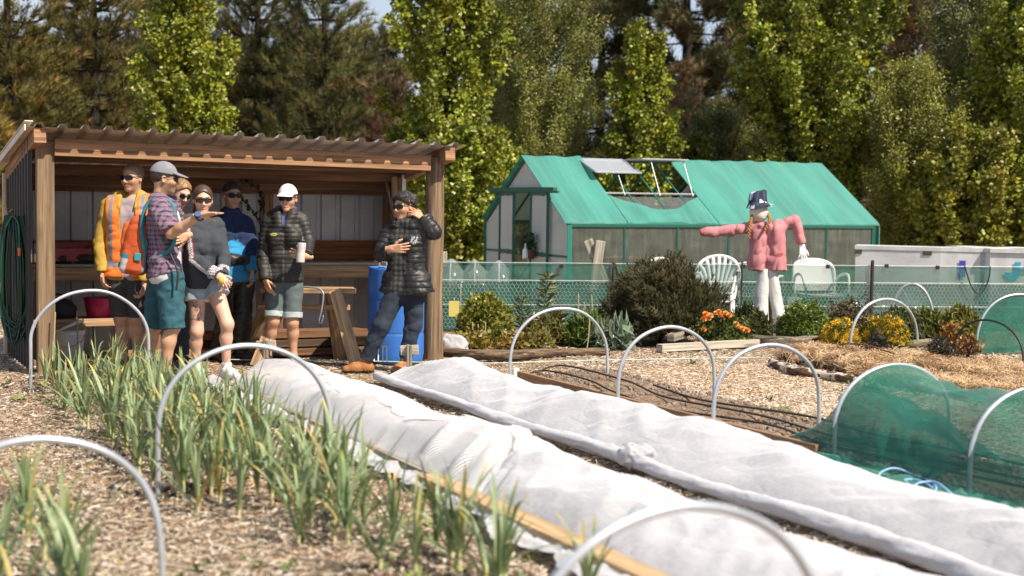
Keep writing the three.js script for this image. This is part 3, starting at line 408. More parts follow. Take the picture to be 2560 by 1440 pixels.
  const pane = mat(0.4, 0.42, 0.45, { transmission: 0.35, roughness: 0.3, thickness: 0 });
  { // roof vents: one propped open, one nearly shut
    const hinge = (a) => slope(a, 0.985, 0.03), fl = (a) => hinge(a).addScaledVector(dv, -0.56).setY(R - 0.17), va = V0 + 0.0, vb = va + cell * 0.88;
    const vent = S('roof_vent', [fr(hinge(va), hinge(vb), 0.022), fr(hinge(va), fl(va), 0.022), fr(hinge(vb), fl(vb), 0.022), fr(fl(va), fl(vb), 0.022)], M.steel, 'roof vent propped wide open');
    const g = grid(3, 3, (u, v) => hinge(lerp(va, vb, u)).lerp(fl(lerp(va, vb, u)), v), (u, v) => [u, v]); g.translate(-o.x, -o.y, -o.z); mesh('pane', g, pane, vent);
    const st = beam(slope((va + vb) / 2, 0.45), hinge((va + vb) / 2).lerp(fl((va + vb) / 2), 0.9), 0.014, 0.014); st.translate(-o.x, -o.y, -o.z); mesh('stay', st, M.steel, vent);
    const wa = vb + 0.04, wb = V1 - 0.02, f2 = (a) => hinge(a).addScaledVector(dv, -0.5).setY(R + 0.02);
    const v2 = S('roof_vent', [fr(hinge(wa), hinge(wb), 0.022), fr(hinge(wa), f2(wa), 0.022), fr(hinge(wb), f2(wb), 0.022), fr(f2(wa), f2(wb), 0.022)], M.steel, 'second roof vent beside the wide open one');
    const g2 = grid(3, 3, (u, v) => hinge(lerp(wa, wb, u)).lerp(f2(lerp(wa, wb, u)), v), (u, v) => [u, v]); g2.translate(-o.x, -o.y, -o.z); mesh('pane', g2, pane, v2);
    for (const q of [wa + 0.15, wb - 0.05]) { const st2 = beam(slope(q, 0.45), hinge(q).lerp(f2(q), 0.9), 0.014, 0.014); st2.translate(-o.x, -o.y, -o.z); mesh('stay', st2, M.steel, v2); }
    S('vent_rail', [fr(slope(V0, 0.47, 0.01), slope(V1, 0.47, 0.01), 0.022)], M.steel);
  }
  const clothTex = dtex(512, 256, (u, v) => { const s = 0.8 + 0.2 * (0.45 * tn(u * 60, v * 3, 60, 3, 54) + 0.3 * tn(u * 170, v * 9, 170, 9, 55) + 0.25 * tn(u * 200, v * 120, 200, 120, 56)) + 0.12 * (tn(u * 8, v * 2, 8, 2, 57) - 0.5); return [s, s, s]; }, true, 1.7, 1.6);
  const cloth = mat(0.05, 0.36, 0.29, { map: clothTex, transparent: true, opacity: 0.93, roughness: 0.7, transmission: 0.3, thickness: 0, side: THREE.DoubleSide });
  const drape = (f, a0, a1, lo, hi, extra = 0.05) => grid(70, 30, (u, v) => {
    const a = lerp(a0, a1, u), g = lerp(lo(u), hi(u), v), p = f(a, Math.max(g, 0), extra + 0.012 * fbm(a * 2, g, 2) + 0.006 * crease2(a * 4 + g * 1.4, g * 0.9) + 0.0025 * crease2(a * 13 - g * 2.2, g * 2) - 0.012 * Math.pow(Math.abs(Math.sin(a / (cell / 2) * Math.PI)), 2)); if (g < 0) p.y += g * 0.7; return p;
  }, (u, v) => [lerp(a0, a1, u), v * 1.6]);
  const hem = (u) => -0.03 - 0.04 * tn(u * 9, 1, 40, 40, 61);
  S('shade_cloth', drape(slope, -0.07, V0 + 0.05, hem, () => 1.0), cloth); S('shade_cloth', drape(slope, V1 - 0.03, Lg + 0.1, hem, () => 1.0), cloth);
  S('shade_cloth', drape(slope2, -0.07, Lg * 0.22, hem, () => 1.0), cloth); S('shade_cloth', drape(slope2, Lg * 0.62, Lg + 0.1, hem, () => 1.0), cloth);
  S('shade_cloth', drape(slope, V0 + 0.06, V1 - 0.04, hem, (u) => 0.4 - 0.2 * Math.sin(u * Math.PI) ** 0.8 + 0.02 * Math.sin(u * 9)), cloth, 'sagging piece of shade cloth below the roof vents');
  S('cloth_tail', grid(8, 16, (u, v) => pt(Lg + 0.06 + 0.05 * Math.sin(u * 6), -0.05 + u * 0.25, E - v * 0.3 * (1 - u * 0.6) + 0.02 * Math.sin(u * 14 + v * 4))), cloth);
  // inside: bench with potted plants and a bottle seen through the doorway
  const bench = thing('potting_bench', 'wooden potting bench inside the greenhouse doorway', 'bench', pt(1.6, W * 0.5, 0));
  for (let i = 0; i < 3; i++) mesh('bench_board', box(1.2, 0.03, 0.16, 0, 0.74, -0.2 + i * 0.18, 0.41), M.plank, bench); for (const [x, z] of [[-0.5, -0.2], [0.5, -0.2], [-0.5, 0.25], [0.5, 0.25]]) mesh('leg', box(0.05, 0.73, 0.05, x, 0.365, z), M.brown, bench);
  const bt = thing('spray_bottle', 'white spray bottle on the potting bench', 'bottle', P(1313, 648, 18.75).setY(0.757)); mesh('body', new THREE.LatheGeometry([[0.001, 0], [0.035, 0], [0.038, 0.02], [0.036, 0.11], [0.014, 0.145], [0.014, 0.165], [0.001, 0.165]].map((a) => new THREE.Vector2(...a)), 16), M.white, bt); mesh('trigger', [box(0.02, 0.04, 0.05, 0, 0.185, 0.012), box(0.012, 0.03, 0.012, 0, 0.165, 0.03)], M.white, bt);
  seed = 35; for (let i = 0; i < 2; i++) {
    const pp = P(1324 + i * 9, 640, 18.8 + i * 0.3).setY(0.757), pot = thing('potted_plant', ['potted plant beside the spray bottle on the potting bench', 'potted plant farther right on the potting bench'][i], 'potted plant', pp, 'pots on the potting bench');
    mesh('pot', new THREE.LatheGeometry([[0.001, 0], [0.06, 0], [0.08, 0.12], [0.07, 0.12], [0.001, 0.1]].map((a) => new THREE.Vector2(...a)), 16), mat(0.12, 0.06, 0.04), pot); const lf = []; for (let k = 0; k < 90; k++) { const g = new THREE.CircleGeometry(rr(0.018, 0.04), 5); g.rotateX(rr(-1.5, 0.5)); g.rotateY(rr(0, 6)); g.translate(gauss() * 0.09, 0.13 + rnd() * 0.2, gauss() * 0.09); lf.push(g); } mesh('foliage', lf, mat(0.03, 0.07, 0.02), pot).userData.kind = 'stuff';
  }
  return { A, du, dv, pt, Lg, W, E, R };
})();

// ---------------------------------------------------------------- netting fence
{
  const F0 = P(1095, 700, 16.7).setY(0), F1 = P(2640, 700, 17.5).setY(0), along = F1.clone().sub(F0), len = along.length(), dir = along.clone().normalize(), fn = V(-dir.z, 0, dir.x).multiplyScalar(-1);
  const fe = thing('netting_fence', 'low garden fence of chicken wire and green shade netting', 'fence', F0), o = F0, at = (d, y, k = 0) => dir.clone().multiplyScalar(d).addScaledVector(fn, k).setY(y);
  for (const y of [0.3, 0.585, 0.79]) mesh('wire_strand', tube([0, 0.25, 0.5, 0.75, 1].map((f) => at(f * len, y - 0.012 * Math.sin(f * 12.5))), 0.0035, 60, 5), M.wire, fe);
  const net = mat(0.02, 0.17, 0.125, { transparent: true, opacity: 0.6, roughness: 0.8, map: netGrain });
  mesh('lower_netting', grid(160, 10, (u, v) => at(u * len, lerp(0.0, 0.56, v), 0.07 + 0.03 * fbm(u * 30, v * 3, 7)), (u, v) => [u * len, v * 0.6]), mat(0.012, 0.12, 0.085, { transparent: true, opacity: 0.55, roughness: 0.8, map: netGrain }), fe, 'second darker layer of netting');
  mesh('shade_netting', grid(200, 16, (u, v) => at(u * len, lerp(0.0, 0.79, v) + (v === 1 ? 0.004 * Math.sin(u * 60) : 0), 0.02 + 0.02 * fbm(u * 40, v * 3, 1)), (u, v) => [u * len, v * 0.8]), net, fe, 'green shade netting');
  // chicken wire: hexagons twisted from thin wire
  const cw = 0.047, ch = 0.041, parts = [], seg = (x0, y0, x1, y1) => { const g = new THREE.CylinderGeometry(0.0014, 0.0014, Math.hypot(x1 - x0, y1 - y0), 3, 1, true); g.rotateZ(-Math.atan2(x1 - x0, y1 - y0)); g.translate((x0 + x1) / 2, (y0 + y1) / 2, 0); parts.push(g); };
  for (let j = 0; j * ch < 0.57; j++) for (let i = 0; i * cw < len; i++) { const x = (i + (j % 2) * 0.5) * cw, y = 0.012 + j * ch; seg(x, y, x, y + ch * 0.45); seg(x, y + ch * 0.45, x + cw / 2, y + ch); seg(x, y + ch * 0.45, x - cw / 2, y + ch); }
  const hex = merge(parts); hex.rotateY(Math.atan2(-dir.z, dir.x)); hex.translate(fn.x * -0.012, 0, fn.z * -0.012); mesh('chicken_wire', hex, M.wire, fe).userData.kind = 'stuff';
  // posts
  const dAt = (u) => { const d = ray(u, 700), t = (F0.x * dir.z - F0.z * dir.x) / (d.x * dir.z - d.z * dir.x); return V(d.x * t, 0, d.z * t).sub(F0).setY(0).length(); };
  for (const [u, h, r] of [[1532, 0.8, 0.018], [1853, 0.82, 0.012], [2178, 0.84, 0.022]]) mesh('fence_post', tube([at(dAt(u), 0, -0.03), at(dAt(u), h * 0.5, -0.025), at(dAt(u), h, -0.03)], r, 10, 8), mat(0.035, 0.025, 0.02), fe);
  for (const [u, y] of [[1403, 0.755], [1857, 0.77], [2068, 0.775], [2342, 0.775], [2215, 0.79]]) mesh('insulator', box(0.045, 0.045, 0.03, ...at(dAt(u), y, -0.01).toArray()), M.black, fe);
  mesh('cable_loop', tube([at(dAt(2408), 0.79, -0.04), at(dAt(2413), 0.7, -0.05), at(dAt(2425), 0.55, -0.05), at(dAt(2440), 0.47, -0.05), at(dAt(2455), 0.5, -0.05), at(dAt(2468), 0.66, -0.05), at(dAt(2471), 0.79, -0.04)], 0.008, 40), M.black, fe);
  const yb = thing('insect_card', 'square yellow sticky card hung on the fence beside the shed', 'card', P(1135, 772, 16.55)); mesh('card', box(0.12, 0.18, 0.004, 0, 0, 0, 0.05), mat(0.55, 0.47, 0.14), yb); mesh('tie', tube([V(0, 0.09, 0), V(0.003, 0.13, -0.01)], 0.003, 4), M.wire, yb);
}
// ---------------------------------------------------------------- bed covers
const saladMat = mat(0.03, 0.06, 0.015, { roughness: 0.5 }), saladMat2 = mat(0.05, 0.075, 0.018, { roughness: 0.5 });
const leafBunch0 = (n, spread, size, aspect) => { const l = []; for (let i = 0; i < n; i++) { const g = grid(2, 3, (u, v) => V((u - 0.5) * size * aspect * Math.sin(Math.PI * clamp(v * 0.9 + 0.08)), v * size, 0.3 * size * (v * v - Math.abs(u - 0.5) * 0.5))); g.rotateX(rr(0.1, 1.3)); g.rotateY(i * 2.4); g.translate(gauss() * spread, -0.05, gauss() * spread); l.push(g); } return merge(l); };
const fleeceTex = dtex(512, 512, (u, v) => { const s = 0.86 + 0.14 * (0.5 * tn(u * 90, v * 20, 90, 20, 71) + 0.3 * tn(u * 20, v * 110, 20, 110, 72) + 0.2 * tn(u * 200, v * 200, 200, 200, 73)); return [s, s, s * 1.01]; }, true, 0.5, 0.5);
const creaseBump = dtex(512, 512, (u, v) => { const w = tn(u * 5, v * 5, 5, 5, 76), k = (n, sx, sy) => 1 - Math.abs(tn(u * sx + w * 2, v * sy + w * 1.2, sx, sy, n) - 0.5) * 2; const s = 0.5 * Math.pow(k(77, 4, 7), 3) + 0.3 * Math.pow(k(78, 9, 6), 3) + 0.2 * Math.pow(k(79, 16, 22), 2); return [s, s, s]; }, false, 0.9, 0.9);
const fleece = mat(0.66, 0.66, 0.68, { roughness: 0.9, map: fleeceTex, bumpMap: creaseBump, bumpScale: 0.0045, transmission: 0.38, thickness: 0 });
const ribTex = dtex(64, 64, (u, v) => { const a = Math.abs(((v * 4) % 1) - 0.5) * 2, b = Math.abs(((u * 8) % 1) - 0.5) * 2; const open = a > 0.3 && b > 0.12 ? 0.34 : 0.95; return [0.95, 0.95, 0.97, open]; }, true, 0.07, 0.07);
const meshNet = mat(0.8, 0.8, 0.8, { roughness: 0.85, map: ribTex, transparent: true, transmission: 0.15, thickness: 0 });
// h(p, q): height of the cloth over the bed; pleats and creases come from folded noise
const crease = (x, y, s) => 1 - Math.abs(n3(x, y, s)) * 2;
function coverSheet(pa, pb, qa, qb, nu, nv, h, edge = 0.02) {
  return grid(nu, nv, (u, v) => { const q = lerp(qa(u), qb(u), v), e = edge * fbm(q * 4, u > 0.5 ? 5 : 9, 1), p = lerp(pa(q) + e, pb(q) + e, u), w = B(p, q); return w.setY(Math.max(0, groundY(w.x, w.z)) + Math.max(0.012, h(u, p, q, v))); }, (u, v, w) => { const t = toBed(w.x, w.z); return [t[0] + w.y * 0.5, t[1]]; });
}
{
  const arch = (u, k = 0.62) => Math.pow(Math.max(0, Math.sin(Math.PI * u)), k);
  // net over the near bed (far half)
  const hA = (u, p, q, v) => {
    const base = 0.185 + 0.075 * fbm(q * 1.1, u * 1.2, 3) - 0.03 * smooth(0.5, 2.2, q) + 0.03 * Math.exp(-((q - 3.2) ** 2)), end = smooth(0, 0.05, v) * smooth(1, 0.93, v);
    let y = base * arch(u, 0.75) * lerp(0.45, 1, end);
    y += 0.032 * crease(q * 1.4 + u * 1.1, u * 1.7, 5) * arch(u) + 0.017 * crease(q * 3.3 - u * 2.1, u * 2.4, 8) * arch(u) + 0.014 * fbm(q * 5, u * 7, 2) * arch(u);
    for (const [qc, w, a] of [[0.62, 0.07, 0.055], [0.18, 0.06, 0.06], [2.6, 0.09, 0.03]]) y += a * Math.exp(-(((q - qc - 0.45 * (u - 0.3) + 0.05 * Math.sin(u * 9)) / w) ** 2)) * smooth(0.02, 0.2, u) * smooth(1, 0.5, u);
    return y;
  };
  solo('net_cover', coverSheet((q) => 0.02, (q) => 0.98 + 0.04 * Math.sin(q * 2), (u) => -0.5 + 1.0 * u, (u) => 4.5 + 0.35 * Math.sin(u * 3), 60, 230, hA, 0.03), meshNet, 'white ribbed insect net draped along the bed beside the leeks', 'row cover');
  const fold = mat(0.8, 0.8, 0.8, { roughness: 0.85, map: ribTex, transparent: true });
  tag(mesh('net_fold', coverSheet((q) => 0.46 + 0.12 * Math.sin(q * 2.3) + 0.14 * fbm(q * 3, 1, 1), (q) => 0.97, (u) => -0.15 + 1.0 * u, (u) => 4.3, 40, 200, (u, p, q, v) => hA(clamp((p - 0.02) / 0.97), p, q, v * 0.97) + 0.008 + 0.006 * n3(q * 9, p * 9, 1), 0.04), fold), 'second layer of white net folded along the crest of the net cover', 'row cover');
  const hF = (u, p, q, v) => {
    const base = 0.165 + 0.08 * fbm(q * 1.0, u * 1.3, 1);
    let y = base * arch(u, 0.7) * lerp(0.75, 1, smooth(1, 0.9, v)) + 0.03 * crease(q * 0.9 - u * 1.1, u * 1.2, 9) * arch(u) + 0.024 * crease(q * 2.3 + u * 2.6 + 0.5 * n3(q, u * 2, 5), u * 1.9, 4) * arch(u) + 0.011 * crease(q * 6 - u * 5, u * 4, 24) * arch(u) + 0.008 * fbm(q * 6, u * 8, 3) * arch(u) + 0.018;
    return y;
  };
  solo('fleece_cover', coverSheet((q) => 0.08, (q) => 1.0 + 0.05 * Math.sin(q * 1.7), (u) => -4.6, (u) => -0.42 + 1.05 * u, 64, 200, hF, 0.03), fleece, 'white fleece sheet over the bed in the near foreground', 'row cover');
  const hB = (u, p, q, v) => {
    const base = 0.185 + 0.08 * fbm(q * 0.95, u * 1.2, 5), end = smooth(1, 0.9, v);
    return base * arch(u, 0.66) * lerp(0.35, 1, end) + 0.035 * crease(q * 0.8 + u * 0.8, u * 1.1, 17) * arch(u) * end + 0.024 * crease(q * 2.2 - u * 2.4 + 0.5 * n3(q, u * 2, 15), u * 1.8, 14) * arch(u) + 0.011 * crease(q * 6 + u * 5, u * 4, 34) * arch(u) + 0.008 * fbm(q * 6, u * 8, 8) * arch(u);
  };
  solo('fleece_cover', coverSheet((q) => 1.27, (q) => 2.2 + 0.05 * Math.sin(q * 1.3 + 1), (u) => -3.6, (u) => 4.25 + 0.4 * Math.sin(u * 2.6), 64, 230, hB, 0.02), fleece, 'long white fleece sheet over the bed next to bare soil', 'row cover');
  // fleece rolled round a pole along the edge, knotted
  const roll = (q0, q1, r0, r1, lift) => { const pts = [], rad = []; for (let i = 0; i <= 14; i++) { const q = lerp(q0, q1, i / 14); pts.push(B(1.27 + 0.02 * Math.sin(q * 2.1), q, lift + 0.012 * Math.sin(q * 3))); rad.push(lerp(r0, r1, i / 14) * (1 + 0.3 * fbm(q * 3, 1, 1))); } const g = taperTube(pts, rad, 160, 18, 0.4); g.translate(0, -lift, 0); g.scale(1, 0.72, 1); g.translate(0, lift * 0.8, 0); g.computeVertexNormals(); return g; };
  const rf = thing('fleece_roll', 'white fleece edge rolled round a pole between the two covers', 'fabric roll', B(1.27, 0)), ro = rf.position, R_ = (n, g, m) => { g.translate(-ro.x, -ro.y, -ro.z); return mesh(n, g, m, rf); };
  R_('roll', roll(-3.4, 0.12, 0.062, 0.05, 0.065), fleece); R_('roll', roll(0.05, 4.3, 0.05, 0.042, 0.06), fleece);
  R_('knot', skin0((x, y, z) => ell0(x, y, z, 0.115, 0.075, 0.085) + 0.035 * Math.abs(n3(x * 14, y * 14, z * 14)) - 0.012 + 0.012 * n3(x * 40, y * 40, z * 40), 0.2, 0.009).translate(...B(1.29, 0.1, 0.075).toArray()), fleece);
  R_('pole', beam(B(1.42, 0.06, 0.075), B(1.38, 0.4, 0.075), 0.03, 0.04), M.brown);
  // boards along the near bed
  solo('edge_board', beam(B(-0.015, 4.35, 0.045), B(0.02, -0.5, 0.055), 0.045, 0.05), M.grey, 'long weathered narrow board along the left edge of net', 'board');
  solo('timber_plank', beam(B(-0.02, 0.05, 0.06), B(0.02, -3.2, 0.06), 0.125, 0.04), M.plank, 'pale sawn timber plank weighing down the fleece near the camera', 'plank');
  solo('edge_board', beam(B(2.37, 3.86, 0.05), B(2.44, -0.05, 0.05), 0.035, 0.09), M.beam, 'orange-brown board edging the bare soil bed', 'board');
  solo('edge_board', beam(B(2.3, 3.2, 0.02), B(2.36, 1.2, 0.02), 0.03, 0.05), M.brown, 'thin dark board lying outside the soil bed edge', 'board');
  // crumpled fleece spilling out at the left edge
  const crumpled = (q0, q1, w, lab, k) => solo('fleece_edge', grid(24, Math.round((q1 - q0) * 60), (u, v) => { const q = lerp(q0, q1, v), out = w * (0.75 + 0.5 * fbm(q * 2.5, k, 2) + 0.2 * fbm(q * 9, k, 4)) * Math.pow(Math.sin(Math.PI * clamp(v * 0.98 + 0.01)), 0.3), p = 0.03 - out * u, x = B(p, q); return x.setY(Math.max(0, groundY(x.x, x.z)) + 0.022 + 0.035 * (0.5 + 0.5 * crease(q * 5, u * 2 + k, 3)) * Math.sin(Math.PI * Math.min(1, u * 0.8 + 0.2)) + 0.014 * (1 + fbm(q * 16, u * 5, k))); }, (u, v, x) => [x.x, x.z]), fleece, lab, 'fabric', 'crumpled fleece edges');
  crumpled(2.2, 4.7, 0.3, 'crumpled white fleece edge far end of the net cover', 1); crumpled(-0.35, 2.25, 0.27, 'crumpled white fleece edge along the weathered board', 2); crumpled(-2.9, -0.25, 0.3, 'crumpled white fleece edge beside the pale timber plank', 3);
  // young salad plants growing under the net
  seed = 47; const salad = leafBunch0(26, 0.05, 0.12, 0.55);
  for (let i = 0; i < 34; i++) { const q = -0.35 + Math.floor(i / 2) * 0.28, w = B(i % 2 ? 0.24 : 0.42, q + (i % 2) * 0.13); const im = solo('salad_plant', salad, i % 3 ? saladMat : saladMat2, 'dark green salad plant showing through the ribbed net', 'salad plant', 'salad plants under the net'); im.position.copy(w.setY(groundY(w.x, w.z) + 0.045)); im.rotation.y = rr(0, 6.28); im.scale.setScalar(i % 2 ? rr(0.45, 0.6) : rr(0.75, 1.0)); }
  // drip lines over the soil
  const drip = (pts, lab) => solo('drip_line', tube(pts.map(([p, q, y]) => { const w = B(p, q); return w.setY(groundY(w.x, w.z) + y); }), 0.0085, 90, 6), mat(0.045, 0.026, 0.016, { roughness: 0.55 }), lab, 'irrigation pipe', 'irrigation pipes on the soil bed');
  drip([[2.5, 3.9, 0.1], [2.62, 3.95, 0.11], [2.7, 3.3, 0.1], [2.56, 2.6, 0.1], [2.47, 1.7, 0.1], [2.7, 0.8, 0.1], [2.55, 0.0, 0.1], [2.7, -1.5, 0.1]], 'brown drip line nearest the board edging the soil');
  drip([[2.55, 3.9, 0.1], [2.8, 4.0, 0.13], [3.0, 3.2, 0.11], [2.78, 2.2, 0.1], [2.92, 1.2, 0.1], [2.8, 0.1, 0.1], [2.9, -2, 0.1]], 'brown drip line curving along the middle of the soil bed');
  drip([[3.1, 2.9, 0.1], [2.98, 2.0, 0.1], [3.2, 1.0, 0.1], [3.06, 0.2, 0.1], [3.16, -0.8, 0.1], [3.15, -2.2, 0.1]], 'dark drip line along the far side of the soil');
}
// ---------------------------------------------------------------- hoops
const jig = (p, s) => p.add(V(0.006 * n3(p.y * 5 + s, p.x * 3, 1), 0.005 * n3(p.x * 5, p.z * 4, s), 0.012 * n3(p.x * 3, p.y * 4, s + 5)));
function hoop(p0, p1, q, h, r, lab, m = M.pipe, group = 'bare metal hoops over the beds', lean = 0, name = 'garden_hoop') {
  const a = B(p0, q), b = B(p1, q), pts = [], w = (p1 - p0) / 2, leg = Math.max(0, h - w * 0.98);
  pts.push(a.clone().setY(-0.06), a.clone().setY(leg * 0.6));
  for (let i = 0; i <= 16; i++) { const t = Math.PI * i / 16, f = 0.5 - 0.5 * Math.cos(t); pts.push(a.clone().lerp(b, f).setY(leg + (h - leg) * Math.pow(Math.sin(t), 0.86)).addScaledVector(BA, lean * Math.sin(t))); }
  pts.push(b.clone().setY(leg * 0.6), b.clone().setY(-0.06));
  return solo(name, tube(pts.map((p) => jig(p, q)), r, 80, 10), m, lab, 'hoop', group);
}
hoop(-1.42, -0.52, 4.7, 0.765, 0.0135, 'silver hoop over the far end of the leeks, before the left shed post');
hoop(-1.36, -0.46, 0.33, 0.755, 0.0135, 'silver hoop over the middle of the leek row');
hoop(-1.38, -0.46, -3.83, 0.75, 0.0145, 'blurred silver hoop nearest the camera crossing the fleece cover');
hoop(-2.62, -1.72, -1.42, 0.62, 0.0145, 'blurred silver hoop at the left edge of the foreground');
hoop(2.28, 3.2, 3.83, 0.615, 0.0135, 'silver hoop at the far end of the bare soil bed');
hoop(2.33, 3.16, 2.13, 0.60, 0.0135, 'silver hoop at the middle of the bare soil bed');
hoop(2.26, 3.1, 0.79, 0.60, 0.0135, 'silver hoop at the near end of the soil beside the green net');
{ // plant label on the far hoop
  const t = thing('plant_tag', 'white tag hanging on the farthest soil-bed hoop', 'tag', P(1291, 936, 12.0)); mesh('tag_plate', box(0.045, 0.11, 0.004, 0, 0, 0), M.white, t); mesh('tie', tube([V(0, 0.055, 0), V(-0.03, 0.07, 0)], 0.003, 4), M.wire, t);
}
const arcHoop = (u0, v0, u1, v1, ua, va, r, lab, m = M.pipe) => { const a = G(u0, v0), b = G(u1, v1), mid = a.clone().lerp(b, 0.5), top = P(ua, va, -mid.z).y, pts = [a.clone().setY(-0.05)]; for (let i = 0; i <= 16; i++) { const t = Math.PI * i / 16; pts.push(a.clone().lerp(b, 0.5 - 0.5 * Math.cos(t)).setY(top * Math.pow(Math.sin(t), 0.8))); } pts.push(b.clone().setY(-0.05)); return solo('garden_hoop', tube(pts, r, 70, 8), m, lab, 'hoop', 'hoops by the back border'); };
arcHoop(2125, 874, 2293, 866, 2214, 748, 0.016, 'silver hoop in front of the yellow flowering bushes');
arcHoop(2222, 836, 2334, 840, 2276, 710, 0.016, 'silver hoop behind the yellow bushes beside the fence');
arcHoop(2383, 888, 2558, 912, 2436, 800, 0.011, 'black pipe hoop at the right edge before the far green tunnel', M.rubber);
// ---------------------------------------------------------------- green net tunnels
const gnet = (op) => mat(0.015, 0.25, 0.175, { transparent: true, opacity: op, roughness: 0.75, map: netGrain, transmission: 0.25, thickness: 0 });
{
  const t = thing('net_tunnel', 'green net tunnel over hoops beside the blue cord', 'net tunnel', B(2.9, -1)), o = t.position, S = (n, g, m, l) => { g.translate(-o.x, -o.y, -o.z); return mesh(n, g, m, t, l); };
  const hoops = [-0.13, -1.24, -2.4, -3.5], H = 0.56;
  for (const q of hoops) { const pts = []; for (let i = 0; i <= 18; i++) { const a = Math.PI * i / 18; pts.push(B(lerp(2.5, 3.38, 0.5 - 0.5 * Math.cos(a)), q, 0.18 + (H - 0.18) * Math.pow(Math.sin(a), 0.86))); } pts.unshift(B(2.5, q, -0.05)); pts.push(B(3.38, q, -0.05)); S('hoop', tube(pts, 0.013, 70, 8), M.pipe); }
  const net = gnet(0.62), hAt = (q) => { if (q > hoops[0]) { const f = clamp((q - hoops[0]) / 0.75); return H * Math.pow(1 - f, 1.25) * (1 - 0.22 * Math.sin(f * 3.1)); } let k = 0; while (k < 2 && q < hoops[k + 1]) k++; const f = clamp((hoops[k] - q) / (hoops[k] - hoops[k + 1])); return H - 0.14 * Math.pow(Math.sin(Math.PI * f), 0.7) * (1 - 0.2 * f); };
  S('net', grid(72, 190, (u, v) => {
    const q = lerp(0.62, -3.4, v), h = hAt(q) + 0.008, a = Math.PI * u, squeeze = q > hoops[0] ? 1 - 0.25 * clamp((q - hoops[0]) / 0.75) : 1;
    let p = lerp(2.94 - 0.47 * squeeze, 2.94 + 0.47 * squeeze, 0.5 - 0.5 * Math.cos(a)), y = h * Math.pow(Math.sin(a), 0.8), sag = 1; for (const hq of hoops) sag = Math.min(sag, Math.abs(q - hq) * 3.2);
    const fold = 0.042 * crease(q * 2.6 + u * 2.4, u * 1.5, 7) + 0.02 * crease(q * 6.5 - u * 5, u * 3.2, 9) + 0.014 * fbm(q * 7, u * 8, 6); p += fold * sag; y += fold * sag * 0.7;
    if (u < 0.04) { p -= (0.04 - u) * 4 * (1 + 0.6 * fbm(q * 5, 1, 1)); y = 0.012; } if (u > 0.97) { p += (u - 0.97) * 3; y = 0.012; }
    const w = B(p, q); return w.setY(Math.max(groundY(w.x, w.z) + 0.012, y + 0.01));
  }, (u, v) => [u * 1.6, v * 4]), net);
  // second layer of net hanging gathered inside, and the hem lying on the ground
  S('net_fold', grid(24, 30, (u, v) => { const q = lerp(0.1, -0.95, v), x = B(lerp(2.62, 3.2, u) - 0.1 * v + 0.05 * Math.sin(u * 20), q); return x.setY(0.02 + (0.52 - 0.36 * v) * Math.pow(Math.sin(Math.PI * clamp(u * 0.9 + 0.05)), 0.7) * (0.85 + 0.3 * fbm(u * 6, v * 4, 4))); }, (u, v) => [u, v]), gnet(0.62));
  S('net_hem', grid(14, 120, (u, v) => { const q = lerp(0.75, -3.2, v), x = B(2.5 - 0.27 * u * (0.7 + 0.8 * Math.abs(fbm(q * 2.2, 3, 1))), q); return x.setY(0.02 + 0.045 * Math.abs(crease(q * 6, u * 1.6, 8)) * Math.sin(Math.PI * clamp(u + 0.12))); }, (u, v) => [u * 0.4, v * 4]), gnet(0.86));
}
{
  const a0 = G(2440, 884), w = V(0.95, 0, -0.25), t = thing('net_tunnel', 'green net tunnel at the far right edge behind the black hoop', 'net tunnel', a0), ext = V(0.75, 0, -0.5).normalize(), top = P(2500, 737, -a0.z).y;
  const arc = (u, k) => w.clone().multiplyScalar(0.5 - 0.5 * Math.cos(Math.PI * u)).setY(top * Math.pow(Math.sin(Math.PI * u), 0.7)).addScaledVector(ext, k);
  for (const k of [0, 1.1, 2.2]) mesh('hoop', tube(Array.from({ length: 17 }, (_, i) => arc(i / 16, k)), 0.013, 50, 8), M.pipe, t);
  mesh('net', grid(40, 40, (u, v) => arc(u, v * 2.2).multiplyScalar(1).add(V(0.02 * fbm(u * 6, v * 9, 1), 0.014 + 0.03 * fbm(u * 7, v * 7, 3) * Math.sin(Math.PI * u), 0)), (u, v) => [u * 1.6, v * 2.2]), gnet(0.72), t);
  mesh('end_net', grid(16, 10, (u, v) => { const p = arc(u, 0), y = p.y; return p.setY(y * (1 - v)).add(V(0, 0, 0.03 * Math.sin(u * 17) * v)); }, (u, v) => [u, v]), gnet(0.6), t);
}
{ // blue cord
  const pts = []; for (const [u, v] of [[2187, 1212], [2205, 1190], [2240, 1182], [2290, 1190], [2325, 1208], [2340, 1228], [2320, 1238], [2290, 1236], [2272, 1222], [2262, 1205], [2280, 1200], [2310, 1210], [2345, 1232], [2350, 1242], [2310, 1245], [2292, 1235], [2295, 1215], [2330, 1215], [2365, 1235], [2385, 1243], [2388, 1255], [2360, 1262]]) { const g = G(u, v, 0.05); pts.push(g.setY(0.06 + 0.015 * Math.sin(u * 0.2))); }
  solo('cord', tube(pts, 0.006, 160, 6), mat(0.26, 0.42, 0.66, { roughness: 0.55 }), 'loosely coiled pale blue cord on the hem of the green net', 'cord');
}
